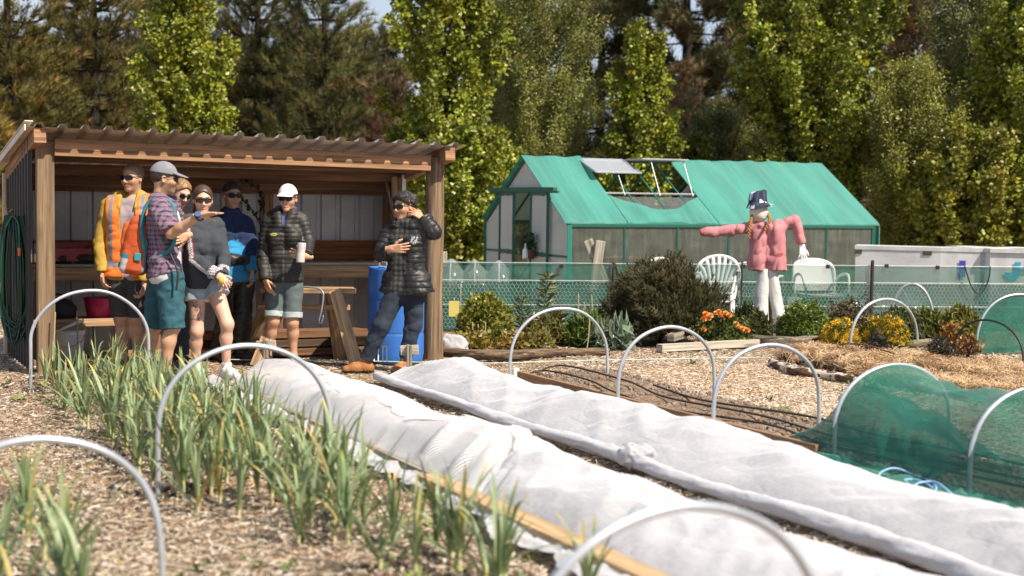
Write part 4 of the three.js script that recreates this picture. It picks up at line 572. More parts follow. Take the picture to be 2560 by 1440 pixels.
// ---------------------------------------------------------------- leeks: every plant a thing of its own, every leaf a mesh
const leafMats = [mat(0.2, 0.285, 0.13, { roughness: 0.42, transmission: 0.25, thickness: 0 }), mat(0.29, 0.37, 0.2, { roughness: 0.48, transmission: 0.3, thickness: 0 }), mat(0.16, 0.22, 0.09, { roughness: 0.5, transmission: 0.3, thickness: 0 }), mat(0.42, 0.34, 0.1, { roughness: 0.6, transmission: 0.35, thickness: 0 })].map((m) => (m.vertexColors = true, m));
seed = 41;
const leekLeaf = (L, w, bend, kink) => {
  const N = 9, pos = [], col = [], uv = [], idx = []; let x = 0, y = 0, a = 0.05;
  const tip = rnd() < 0.45 ? rr(0.82, 0.97) : 2;
  for (let i = 0; i <= N; i++) {
    const t = i / N, ww = w * (t < 0.15 ? 0.55 + 3 * t : 1) * Math.pow(1 - t, 0.5) * (1 - 0.15 * t) + 0.0006, tw = Math.sin(t * 3 + bend * 9) * 0.25;
    for (const k of [-1, 0, 1]) { pos.push(x + (k ? -0.28 * ww : 0.18 * ww) * Math.cos(a), y + (k ? 0.28 * ww : 0) * Math.sin(a), k * ww * (1 - 0.3 * (1 - t)) + tw * 0.01); const d = smooth(tip - 0.12, tip + 0.03, t), b = smooth(0.16, 0.02, t); col.push(lerp(lerp(1, 2.1, b), 2.4, d), lerp(lerp(1, 1.8, b), 1.5, d), lerp(lerp(1, 1.4, b), 0.8, d)); uv.push(k, t); }
    a += (bend + (kink && t > kink ? 0.3 : 0)) * (0.5 + t); x += Math.sin(a) * L / N; y += Math.cos(a) * L / N;
  }
  for (let i = 0; i < N; i++) for (let k = 0; k < 2; k++) { const p = i * 3 + k; idx.push(p, p + 3, p + 1, p + 1, p + 3, p + 4); }
  const g = new THREE.BufferGeometry(); g.setAttribute('position', new THREE.Float32BufferAttribute(pos, 3)); g.setAttribute('color', new THREE.Float32BufferAttribute(col, 3)); g.setAttribute('uv', new THREE.Float32BufferAttribute(uv, 2)); g.setIndex(idx); g.computeVertexNormals(); return g;
};
const leekLeaves = Array.from({ length: 22 }, (_, i) => leekLeaf(rr(0.32, 0.5), rr(0.015, 0.025), rr(0.0, 0.1), i % 5 === 0 ? rr(0.4, 0.7) : 0));
const stemGeo = taperTube([V(0, -0.02, 0), V(0, 0.05, 0), V(0.003, 0.11, 0)], [0.011, 0.01, 0.008], 4, 7), stemMat = mat(0.5, 0.47, 0.26, { roughness: 0.5 });
function leek(p, q, s, label, group) {
  const w = B(p, q); w.y = groundY(w.x, w.z); const k = thing('leek_plant', label, 'leek', w, group); k.rotation.y = rr(0, 6.28);
  mesh('stem', stemGeo, stemMat, k).scale.setScalar(s);
  const n = 6 + Math.floor(rnd() * 4), fan = rr(0, 3.14);
  for (let i = 0; i < n; i++) { const m = mesh('leaf', pick(leekLeaves), rnd() < 0.07 ? leafMats[3] : leafMats[Math.floor(rnd() * 3)], k), out = i / n; m.position.set(0, 0.015 + 0.075 * (1 - out) * s, 0); m.rotation.set(0, fan + (i % 2 ? Math.PI : 0) + gauss() * 0.7, 0); m.rotateZ(-out * rr(0.25, 0.75) - (rnd() < 0.08 ? 0.6 : 0)); m.scale.setScalar(s * rr(0.85, 1.12)); }
}
seed = 43;
for (let q = -2.0; q < 5.3; q += 0.2) for (const c of [-1.3, -1.12, -0.94, -0.76, -0.56]) {
  if (q < 0.1 && c < -1.2 && rnd() < 0.9) continue; if (rnd() < (q < -0.4 ? 0.4 : q > 3.4 ? 0.04 : 0.08)) continue; if (q < -1.1 && c < -1.0) continue; if (q > 4.75 && c < -0.85) continue;
  const p = c + gauss() * 0.07 + (q < -0.4 ? 0.03 : 0), qq = q + gauss() * 0.06;
  const side = c < -1.2 ? 'left edge' : c < -1.0 ? 'left half' : c < -0.85 ? 'middle' : c < -0.65 ? 'right half' : 'right edge', where = ['beside the pale plank', 'near the middle hoop', 'just beyond the middle hoop', 'beside the ribbed net cover', 'before the dark-topped woman', 'before the backpack man', 'before the white bucket'][clamp(Math.floor((q + 1.9) / 1.02), 0, 6)];
  const lab = (q < 0.4 ? 'pale green' : 'blue-green') + ' leek, ' + side + ' of the row, ' + where;
  leek(p, qq, rr(0.84, 1.1) * (q < 0 ? 0.9 : q > 3.4 ? 0.68 : q > 2 ? 0.86 : 0.94), lab, 'leeks on the ' + side + ' of the row, ' + where);
}
for (const [p, q] of [[-0.78, -0.75], [-0.9, -0.55], [-0.42, -1.75], [-0.32, -2.25], [-0.5, -1.4]]) leek(p, q, 0.85, 'pale green stray leek at the near end of the row between mulch and pale plank', 'stray leeks at the near end of the row');
for (let q = -1.75; q < -0.2; q += 0.17) for (const c of [-2.5, -2.28, -2.06]) { if (rnd() < 0.22) continue; leek(c + gauss() * 0.05, q + gauss() * 0.05, rr(0.75, 0.95), 'blurred leek in the lower left bed, ' + (q < -1.25 ? 'nearest the camera' : q < -0.75 ? 'beside the blurred hoop' : 'far end of that bed') + (c < -2.4 ? ', left side' : c < -2.15 ? ', middle' : ', right side'), 'leeks in the lower left bed, ' + (q < -1.25 ? 'near' : q < -0.75 ? 'hoop' : 'far') + ' ' + c); }
// ---------------------------------------------------------------- trees
const barkMat = mat(0.12, 0.1, 0.075, { map: barkTex, roughness: 0.9 }), paleBark = mat(0.3, 0.27, 0.22, { map: barkTex, roughness: 0.85 }), darkBark = mat(0.05, 0.036, 0.025, { map: barkTex, roughness: 0.95 });
function leafBunch(n, spread, size, aspect = 0.8, s = 1) {   // a small spray of folded leaves
  seed = 500 + s; const pos = [], nor = [], uv = [], e = new THREE.Euler(), a = V(), m = new THREE.Matrix4();
  for (let i = 0; i < n; i++) {
    const L = size * rr(0.7, 1.25), W = L * aspect * 0.5, c = V(gauss(), gauss(), gauss()).multiplyScalar(spread);
    e.set(rr(-1.9, 0.5), rr(0, 6.28), rr(-0.7, 0.7)); m.makeRotationFromEuler(e);
    const q = [[0, 0, 0], [-W, L * 0.45, L * 0.1], [0, L, 0], [W, L * 0.45, L * 0.1]].map((p) => V(...p).applyMatrix4(m).add(c));
    for (const t of [[0, 2, 1], [0, 3, 2]]) { const nn = q[t[1]].clone().sub(q[t[0]]).cross(q[t[2]].clone().sub(q[t[0]])).normalize(); for (const k of t) { pos.push(...q[k].toArray()); nor.push(nn.x, nn.y, nn.z); uv.push(0, 0); } }
  }
  const g = new THREE.BufferGeometry(); g.setAttribute('position', new THREE.Float32BufferAttribute(pos, 3)); g.setAttribute('normal', new THREE.Float32BufferAttribute(nor, 3)); g.setAttribute('uv', new THREE.Float32BufferAttribute(uv, 2)); return g;
}
function needleTuft(n, len, w, s = 1, open = 0.9) {   // needles round a shoot that points up +y
  seed = 700 + s; const pos = [], nor = [], uv = [];
  for (let i = 0; i < n; i++) {
    const a = rr(0, 6.28), th = rr(0.15, open), d = V(Math.cos(a) * Math.sin(th), Math.cos(th), Math.sin(a) * Math.sin(th)), b = V(0, rr(0, len * 1.1), 0), L = len * rr(0.7, 1.2), side = d.clone().cross(V(gauss(), gauss(), gauss())).normalize().multiplyScalar(w);
    const q = [b.clone().add(side), b.clone().sub(side), b.clone().addScaledVector(d, L)], nn = q[1].clone().sub(q[0]).cross(q[2].clone().sub(q[0])).normalize(); for (const p of q) { pos.push(p.x, p.y, p.z); nor.push(nn.x, nn.y, nn.z); uv.push(0, 0); }
  }
  const g = new THREE.BufferGeometry(); g.setAttribute('position', new THREE.Float32BufferAttribute(pos, 3)); g.setAttribute('normal', new THREE.Float32BufferAttribute(nor, 3)); g.setAttribute('uv', new THREE.Float32BufferAttribute(uv, 2)); return g;
}
const leafMat = mat(1, 1, 1, { roughness: 0.42, transmission: 0.35, thickness: 0, specularIntensity: 0.8 }), needleMat = mat(1, 1, 1, { roughness: 0.65, transmission: 0.2, thickness: 0 });
function foliage(list, geo, m, parent, name = 'crown') {   // list of [position, quaternion, scale, colour]
  const im = new THREE.InstancedMesh(geo, m, list.length), M4 = new THREE.Matrix4(), s = V(), c = new THREE.Color();
  list.forEach(([p, q, k, t], i) => { im.setMatrixAt(i, M4.compose(p, q, s.setScalar(k))); im.setColorAt(i, c.setRGB(t[0], t[1], t[2])); });
  im.name = name; im.castShadow = im.receiveShadow = true; im.userData.kind = 'stuff'; parent.add(im); return im;
}
const randQ = () => new THREE.Quaternion().setFromEuler(new THREE.Euler(rr(-0.5, 0.5), rr(0, 6.28), rr(-0.5, 0.5)));
const bunches = [leafBunch(16, 0.1, 0.066, 0.9, 1), leafBunch(22, 0.12, 0.042, 0.6, 2)];
function broadleaf(name, label, group, s, u, Z, halfPx, topV, o = {}) {
  seed = s; const base = P(u, 700, Z).setY(0), px = F / Z, H = P(u, topV, Z).y, R = halfPx / px, t = thing(name, label, 'tree', base, group);
  const fine = o.fine ? 1 : 0, col = o.col ?? [0.27, 0.31, 0.03], lean = o.lean ?? 0, nb = o.n ?? 70, wood_ = [], list = [], up = o.up ?? 0.55, low = o.low ?? 0.06;
  const trunk = (f) => V(lean * f * H + 0.06 * Math.sin(f * 5 + s), f * H * 0.97, 0.05 * Math.cos(f * 4 + s));
  wood_.push(taperTube([0, 0.25, 0.5, 0.75, 1].map(trunk), [0.075, 0.06, 0.045, 0.028, 0.01], 20, 7));
  const prof = o.prof ?? ((f) => Math.pow(Math.sin(Math.PI * clamp(f * 0.86 + 0.16)), 0.75));
  for (let i = 0; i < nb; i++) {
    const f = lerp(low, 0.97, (i + rnd() * 0.6) / nb), az = i * 2.4 + gauss() * 0.5, r = R * prof(f) * rr(0.55, 1.12), a0 = trunk(f), dx = Math.cos(az), dz = Math.sin(az), rise = r * rr(up, up + 0.9);
    const pts = [a0, a0.clone().add(V(dx * r * 0.45, rise * 0.35, dz * r * 0.45)), a0.clone().add(V(dx * r * 0.82, rise * 0.75, dz * r * 0.82)), a0.clone().add(V(dx * r, rise * 1.12, dz * r))];
    wood_.push(taperTube(pts, [0.022, 0.014, 0.005], 8, 4));
    const c = new Poly(pts), n = Math.ceil((o.dens ?? 26) * (r + 0.25)), bright = rr(0.7, 1.25);
    for (let k = 0; k < n; k++) {
      const e = lerp(0.12, 1.03, Math.pow(rnd(), 0.72)), p = c.getPoint(Math.min(1, e)), w = (o.puff ?? 0.085) * (0.5 + r * 0.6);
      p.add(V(gauss() * w, gauss() * w * 1.2 + (e > 1 ? 0.06 : 0), gauss() * w));
      if (p.y < 0.1) continue; const v = bright * rr(0.72, 1.25), y = rnd() < 0.12 ? 1.25 : 1; list.push([p, randQ(), rr(0.75, 1.2), [col[0] * v * y, col[1] * v, col[2] * v]]);
    }
  }
  mesh('trunk', merge(wood_), o.pale ? paleBark : barkMat, t); foliage(list, bunches[fine], leafMat, t); return list.length;
}
const tufts = [needleTuft(34, 0.2, 0.0085, 1), needleTuft(26, 0.27, 0.012, 2, 1.2)];
const upQ = (d) => new THREE.Quaternion().setFromUnitVectors(V(0, 1, 0), d.clone().normalize());
function conifer(name, label, group, s, u, Z, halfPx, topV, o = {}) {
  seed = s; const base = P(u, 700, Z).setY(o.y ?? 0), px = F / Z, H = P(u, topV, Z).y - base.y, R = halfPx / px, t = thing(name, label, 'tree', base, group), wood_ = [], list = [], col = o.col ?? [0.18, 0.15, 0.03];
  wood_.push(taperTube([V(0, -0.2, 0), V(0.05, H * 0.5, 0.05), V(0, H, 0)], [0.16 * R / 2 + 0.05, 0.1 * R / 2 + 0.03, 0.015], 14, 7));
  const rows = Math.ceil(H / (o.step ?? 0.36)), prof = o.prof ?? ((f) => Math.pow(1 - f, 0.55) * 0.95 + 0.08);
  for (let j = 0; j < rows; j++) {
    const f = (j + rnd()) / rows, nbr = o.open ? 4 : 7; if (f < (o.low ?? 0.02)) continue;
    for (let b = 0; b < nbr; b++) {
      const az = b / nbr * 6.28 + j * 1.3 + gauss() * 0.4, r = R * prof(f) * rr(0.5, 1.15) + 0.1, dx = Math.cos(az), dz = Math.sin(az), y0 = f * H, tip = r * rr(0.05, o.up ?? 0.55);
      if (o.front && dz < -0.55) continue;
      const pts = [V(0, y0, 0), V(dx * r * 0.5, y0 + tip * 0.15 - r * 0.05, dz * r * 0.5), V(dx * r, y0 + tip, dz * r)]; wood_.push(taperTube(pts, [0.03, 0.018, 0.006], 5, 4));
      const c = new Poly(pts), n = Math.ceil((o.dens ?? 17) * r), v0 = rr(0.65, 1.25);
      for (let k = 0; k < n; k++) {
        const e = lerp(o.open ? 0.3 : 0.22, 1, Math.pow(rnd(), 0.7)), p = c.getPoint(e), w = 0.1 + 0.11 * r * (1 - Math.abs(e - 0.7)); p.add(V(gauss() * w, gauss() * w * 0.8, gauss() * w));
        const d = V(dx * 0.7 + gauss() * 0.45, rr(0.35, 1.1), dz * 0.7 + gauss() * 0.45), v = v0 * rr(0.7, 1.25), w2 = rnd() < 0.12 ? 1.5 : 1;
        list.push([p, upQ(d), rr(0.7, 1.25) * (o.size ?? 1), [col[0] * v * w2, col[1] * v, col[2] * v]]);
      }
    }
  }
  for (let i = 0; i < 5; i++) list.push([V(gauss() * 0.05, H * (0.95 + i * 0.012), gauss() * 0.05), upQ(V(gauss() * 0.2, 1, gauss() * 0.2)), o.size ?? 1, col]);
  mesh('trunk', merge(wood_), darkBark, t); foliage(list, tufts[o.big ? 1 : 0], needleMat, t); return list.length;
}
let nLeaf = 0;
// bright young poplars and birches behind the shed and the greenhouse
nLeaf += broadleaf('poplar_tree', 'slender bright green poplar rising behind the shed roof', 'young broadleaf trees', 201, 455, 24, 128, -60, { n: 84, up: 0.7, dens: 24, puff: 0.075, prof: (f) => 0.42 + 0.6 * Math.sin(Math.PI * clamp(f * 0.9 + 0.1)) });
nLeaf += broadleaf('poplar_tree', 'tall bright poplar between shed and greenhouse', 'young broadleaf trees', 202, 1105, 24, 150, -190, { n: 120, up: 0.75, low: 0.05, dens: 26, lean: 0.01, prof: (f) => 0.6 + 0.42 * Math.sin(Math.PI * clamp(f * 0.8 + 0.1)) });
nLeaf += broadleaf('poplar_tree', 'low leafy poplar filling the gap right of the shed', 'young broadleaf trees', 203, 1150, 22.6, 105, 300, { n: 60, up: 0.6, low: 0.1, dens: 30 });
nLeaf += broadleaf('birch_tree', 'fine-leaved pale birch behind the left greenhouse gable', 'young broadleaf trees', 204, 1340, 26.5, 160, -160, { n: 120, fine: true, pale: true, up: 0.9, dens: 34, puff: 0.13, col: [0.25, 0.275, 0.06], prof: (f) => 0.65 + 0.36 * Math.sin(Math.PI * clamp(f * 0.9)) });
nLeaf += broadleaf('poplar_tree', 'short pointed poplar standing before the dark pines', 'young broadleaf trees', 205, 1590, 25.5, 108, 92, { n: 80, up: 0.8, dens: 27, puff: 0.075, prof: (f) => 0.3 + 0.75 * Math.pow(1 - f, 0.6) });
nLeaf += broadleaf('poplar_tree', 'broad tall poplar behind the scarecrow and greenhouse ridge', 'young broadleaf trees', 206, 2010, 25.5, 205, -170, { n: 150, up: 0.8, dens: 25, puff: 0.085, prof: (f) => 0.55 + 0.47 * Math.sin(Math.PI * clamp(f * 0.85 + 0.05)) });
nLeaf += broadleaf('birch_tree', 'hazy low birch between the short and the broad poplar', 'young broadleaf trees', 207, 1800, 28, 120, 270, { n: 70, fine: true, up: 0.7, dens: 34, puff: 0.13, col: [0.2, 0.215, 0.045] });
nLeaf += broadleaf('birch_tree', 'yellow-green birch behind the right greenhouse end', 'young broadleaf trees', 208, 2265, 24.5, 125, 150, { n: 90, fine: true, pale: true, up: 0.8, dens: 38, puff: 0.12, col: [0.27, 0.285, 0.045] });
nLeaf += broadleaf('birch_tree', 'tall grey-green birch near the right edge', 'young broadleaf trees', 209, 2420, 26, 130, -140, { n: 110, fine: true, pale: true, up: 0.9, dens: 34, puff: 0.13, col: [0.2, 0.225, 0.055] });
nLeaf += broadleaf('poplar_tree', 'bright poplar cut off by the right edge of the view', 'young broadleaf trees', 210, 2560, 24.5, 120, -160, { n: 110, up: 0.8, dens: 27 });
nLeaf += broadleaf('poplar_tree', 'leafy low poplar above the white lettered boxes', 'young broadleaf trees', 211, 2395, 23.6, 135, 330, { n: 70, up: 0.6, dens: 30, low: 0.04, col: [0.26, 0.27, 0.03] });
nLeaf += broadleaf('poplar_tree', 'low bushy poplar peeping over the greenhouse roof middle', 'young broadleaf trees', 212, 1730, 27, 70, 330, { n: 40, up: 0.6, dens: 30, col: [0.2, 0.21, 0.03] });
nLeaf += broadleaf('poplar_tree', 'leafy poplar sapling behind the greenhouse left corner', 'young broadleaf trees', 213, 1230, 24.5, 80, 330, { n: 50, up: 0.6, dens: 30, low: 0.05 });
// conifers
nLeaf += conifer('pine_tree', 'olive pine at the far left above the shed end', 'pines at the back', 301, 20, 29, 200, -260, { dens: 15, col: [0.17, 0.15, 0.026] });
nLeaf += conifer('pine_tree', 'low golden pine at the left edge beside the shed wall', 'pines at the back', 302, -40, 25, 110, 300, { dens: 20, col: [0.27, 0.21, 0.03] });
nLeaf += conifer('pine_tree', 'dark olive pine just left of the slender poplar', 'pines at the back', 303, 235, 31, 185, -240, { dens: 14, col: [0.145, 0.13, 0.026] });
nLeaf += conifer('pine_tree', 'dense pine with pale shoots right of the slender poplar', 'pines at the back', 304, 640, 33, 170, -230, { dens: 15, col: [0.14, 0.135, 0.032] });
nLeaf += conifer('pine_tree', 'dense grey-green pine above the middle of the shed roof', 'pines at the back', 305, 805, 31.5, 190, -130, { dens: 15, col: [0.15, 0.155, 0.04] });
nLeaf += conifer('pine_tree', 'pine behind the right half of shed roof under the sky gap', 'pines at the back', 306, 955, 35, 150, 75, { dens: 16, col: [0.14, 0.125, 0.03] });
nLeaf += conifer('pine_tree', 'dark pine in the shade behind the slender poplar', 'pines at the back', 307, 430, 35, 190, -260, { dens: 14, col: [0.16, 0.14, 0.03] });
nLeaf += conifer('shade_tinted_pine', 'shade-tinted dark open pine with sky gaps left of the short poplar', 'shade-tinted dark pines with sky showing through', 311, 1490, 41, 150, -330, { open: true, big: true, dens: 19, size: 1.3, up: 0.3, prof: (f) => 0.7 + 0.3 * Math.sin(f * 9), col: [0.1, 0.1, 0.03] });  // darker than the other pines: partly species, partly backlit shade put into the colour
nLeaf += conifer('shade_tinted_pine', 'shade-tinted dark open pine with sky gaps right of the short poplar', 'shade-tinted dark pines with sky showing through', 312, 1700, 40, 190, -330, { open: true, big: true, dens: 19, size: 1.3, up: 0.3, prof: (f) => 0.75 + 0.3 * Math.sin(f * 11 + 1), col: [0.1, 0.1, 0.03] });
nLeaf += conifer('shade_tinted_pine', 'shade-tinted dark pine showing between broad poplar and grey-green birch', 'shade-tinted dark pines with sky showing through', 313, 2290, 39, 130, -330, { open: true, big: true, dens: 19, size: 1.3, up: 0.3, prof: () => 0.85, col: [0.1, 0.1, 0.03] });
nLeaf += conifer('shade_tinted_pine', 'shade-tinted dark pine behind the broad poplar', 'shade-tinted dark pines with sky showing through', 314, 1960, 42, 150, -300, { open: true, big: true, dens: 19, size: 1.3, up: 0.3, prof: () => 0.85, col: [0.1, 0.1, 0.03] });
nLeaf += conifer('shade_tinted_pine', 'shade-tinted dark pine seen through the top of the left birch', 'shade-tinted dark pines with sky showing through', 315, 1260, 43, 160, -260, { open: true, big: true, dens: 19, size: 1.3, up: 0.3, prof: () => 0.85, col: [0.1, 0.1, 0.03] });
nLeaf += conifer('shade_tinted_pine', 'shade-tinted dark pine behind the bright poplar at the right edge', 'shade-tinted dark pines with sky showing through', 316, 2560, 41, 190, -300, { open: true, big: true, dens: 19, size: 1.3, up: 0.3, prof: () => 0.9, col: [0.1, 0.1, 0.03] });
nLeaf += conifer('dead_conifer', 'brown dying conifer left of the tall poplar', 'brown conifers', 321, 960, 30, 75, 215, { dens: 22, col: [0.2, 0.125, 0.06], up: 1.0 });
nLeaf += conifer('dead_conifer', 'thin rusty conifer top right of the short poplar', 'brown conifers', 322, 1703, 31, 34, 178, { dens: 22, col: [0.17, 0.11, 0.045], up: 1.2 });
nLeaf += conifer('dead_conifer', 'rust-tipped conifer above the right greenhouse end', 'brown conifers', 323, 2262, 31, 60, 5, { dens: 18, col: [0.17, 0.12, 0.035], up: 1.1 });
// the wood behind, one dark mass, and the rise it stands on
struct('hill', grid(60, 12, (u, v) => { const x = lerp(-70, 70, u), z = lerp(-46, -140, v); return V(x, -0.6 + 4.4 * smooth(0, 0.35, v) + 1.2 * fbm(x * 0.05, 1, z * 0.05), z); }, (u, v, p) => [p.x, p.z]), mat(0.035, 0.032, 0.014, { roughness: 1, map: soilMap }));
{
  seed = 77; const list = [];
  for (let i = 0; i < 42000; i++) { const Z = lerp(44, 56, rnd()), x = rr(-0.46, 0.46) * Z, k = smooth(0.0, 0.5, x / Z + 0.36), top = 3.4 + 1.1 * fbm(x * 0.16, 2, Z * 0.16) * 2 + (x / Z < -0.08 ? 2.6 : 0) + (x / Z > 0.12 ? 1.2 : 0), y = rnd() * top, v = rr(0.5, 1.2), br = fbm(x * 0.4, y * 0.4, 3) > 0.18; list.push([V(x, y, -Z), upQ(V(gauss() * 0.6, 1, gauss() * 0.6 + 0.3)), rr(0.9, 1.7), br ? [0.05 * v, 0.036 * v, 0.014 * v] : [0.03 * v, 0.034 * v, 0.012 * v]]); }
  const im = new THREE.InstancedMesh(tufts[1], needleMat, list.length), M4 = new THREE.Matrix4(), s = V(), c = new THREE.Color(); list.forEach(([p, q, k, t], i) => { im.setMatrixAt(i, M4.compose(p, q, s.setScalar(k))); im.setColorAt(i, c.setRGB(...t)); });
  im.name = 'far_wood'; im.castShadow = im.receiveShadow = true; scene.add(im); tag(im, 'dark mass of distant woodland behind all the nearer trees', 'woodland', null, 'stuff');
}
console.log('leaf bunches', nLeaf);
// ---------------------------------------------------------------- figures: one continuous surface round a skeleton
const smin = (a, b, k) => { const h = Math.max(k - Math.abs(a - b), 0) / k; return Math.min(a, b) - h * h * k * 0.25; };
const bone = (a, b, ra, rb = ra, o = {}) => ({ ax: a.x, ay: a.y, az: a.z, dx: b.x - a.x, dy: b.y - a.y, dz: b.z - a.z, L: Math.max(1e-6, a.distanceTo(b)), ra, rb, ...o });
let lastL = 0, lastI = 0;
function boneField(bones, k, off = 0) {
  let act = bones; bones = bones.map((b, i) => ({ ...b, i })); act = bones; let kMax = k; for (const b of bones) if (b.k > kMax) kMax = b.k;
  const dist = (b, x, y, z) => { const px = x - b.ax, py = y - b.ay, pz = z - b.az, t = clamp((px * b.dx + py * b.dy + pz * b.dz) / (b.L * b.L)); return Math.hypot(px - b.dx * t, py - b.dy * t, pz - b.dz * t) - (b.ra + (b.rb - b.ra) * t) - off; };
  const field = (x, y, z) => {
    let d = 1e3, best = 1e3;
    for (let q = 0; q < act.length; q++) {
      const b = act[q], i = b.i, px = x - b.ax, py = y - b.ay, pz = z - b.az; let t = (px * b.dx + py * b.dy + pz * b.dz) / (b.L * b.L); const tc = t < 0 ? 0 : t > 1 ? 1 : t;
      const ex = px - b.dx * tc, ey = py - b.dy * tc, ez = pz - b.dz * tc; let s = Math.sqrt(ex * ex + ey * ey + ez * ez) - (b.ra + (b.rb - b.ra) * tc) - off;
      if (b.cap && t > 1) s = Math.max(s, (t - 1) * b.L); if (b.cap0 && t < 0) s = Math.max(s, -t * b.L);
      if (s < best) { best = s; lastL = tc * b.L; lastI = i; }
      d = d > 9 ? s : smin(d, s, b.k ?? k);
    }
    return d;
  };
  // within a block of the grid only the bones that can reach it count
  field.focus = (x, y, z, rad) => { if (x === undefined) { act = bones; return; } const ds = bones.map((b) => dist(b, x, y, z)), m = Math.min(...ds) + 2 * rad + kMax + 0.1; act = bones.filter((_, i) => ds[i] < m); };
  return field;
}
const boundsOf = (bones, pad) => { const b = new THREE.Box3(); for (const q of bones) { const r = Math.max(q.ra, q.rb) + pad; for (const [x, y, z] of [[q.ax, q.ay, q.az], [q.ax + q.dx, q.ay + q.dy, q.az + q.dz]]) { b.expandByPoint(V(x - r, y - r, z - r)); b.expandByPoint(V(x + r, y + r, z + r)); } } return b; };
const joinGeo = (list) => mergeGeometries(list.map((g) => g), false);
const wrinkle = (x, y, z, a) => a * (0.6 * n3(x * 13, y * 21, z * 13) + 0.55 * (1 - 2 * Math.abs(n3(x * 8 + y * 5, y * 15 - x * 4, z * 8))) + 0.22 * n3(x * 34, y * 30, z * 34));
function clothField(bones, k, off, o = {}) {
  const f = boneField(bones, k, off);
  const out = (x, y, z) => { let d = f(x, y, z); const L = lastL, I = lastI; if (d < 0.035 && d > -0.035) { if (o.wr) d += wrinkle(x, y, z, o.wr); if (o.quilt) d += o.quilt * (Math.pow(Math.abs(Math.sin((bones[I].q ? L : y) * Math.PI / (o.pitch ?? 0.05) + 0.35 * n3(x * 9, y * 5, z * 9))), 0.55) * -1 + 0.6); } if (o.cut) d = Math.max(d, o.cut(x, y, z)); lastL = L; lastI = I; return d; };
  out.focus = f.focus; return out;
}
// a hand: y to the fingertips, z out of the palm, thumb on the x side t
function handGeo(wrist, dir, palm, t, curl, s, color, spread = 0.12, thumbCurl = 0.4) {
  const Y = dir.clone().normalize(), Z = palm.clone().addScaledVector(Y, -palm.dot(Y)).normalize(), X = Y.clone().cross(Z), m = new THREE.Matrix4().makeBasis(X, Y, Z).setPosition(wrist), b = [];
  const kn = [[0.031, 0.086], [0.011, 0.09], [-0.01, 0.086], [-0.029, 0.076]], len = [[0.043, 0.026, 0.02], [0.047, 0.03, 0.021], [0.043, 0.028, 0.02], [0.034, 0.021, 0.018]];
  kn.forEach(([x, y], i) => { b.push(bone(V(t * x * 0.55, -0.01, 0), V(t * x, y, 0), 0.0175, 0.0115)); let p = V(t * x, y, 0), a = 0; const sp = (1.5 - i) * spread * t; for (let q = 0; q < 3; q++) { a += curl[i] * [0.75, 1, 0.75][q]; const n = p.clone().add(V(Math.sin(sp) * Math.cos(a), Math.cos(sp) * Math.cos(a), Math.sin(a)).multiplyScalar(len[i][q])); b.push(bone(p, n, 0.0098 - q * 0.0012, 0.0088 - q * 0.0014, { k: 0.005 })); p = n; } });
  let p = V(t * 0.02, 0.02, 0.008); for (const [l, a, c] of [[0.042, 0.85, 0.3], [0.032, 0.6, 0.5], [0.026, 0.4, 0.7]]) { const n = p.clone().add(V(t * Math.sin(a) * Math.cos(c * thumbCurl), Math.cos(a) * Math.cos(c * thumbCurl), Math.sin(c * thumbCurl)).multiplyScalar(l)); b.push(bone(p, n, 0.0125, 0.0095, { k: 0.008 })); p = n; }
  b.push(bone(V(0, -0.05, 0), V(0, 0.0, 0), 0.026, 0.024));
  const g = skin(boneField(b, 0.012), boundsOf(b, 0.01), 0.0042, color); g.scale(s, s, s); g.applyMatrix4(m); return g;
}
const seg3 = (x, y, z, a, b, r) => { const dx = b[0] - a[0], dy = b[1] - a[1], dz = b[2] - a[2], px = x - a[0], py = y - a[1], pz = z - a[2], t = clamp((px * dx + py * dy + pz * dz) / (dx * dx + dy * dy + dz * dz)); return Math.hypot(px - dx * t, py - dy * t, pz - dz * t) - r; };
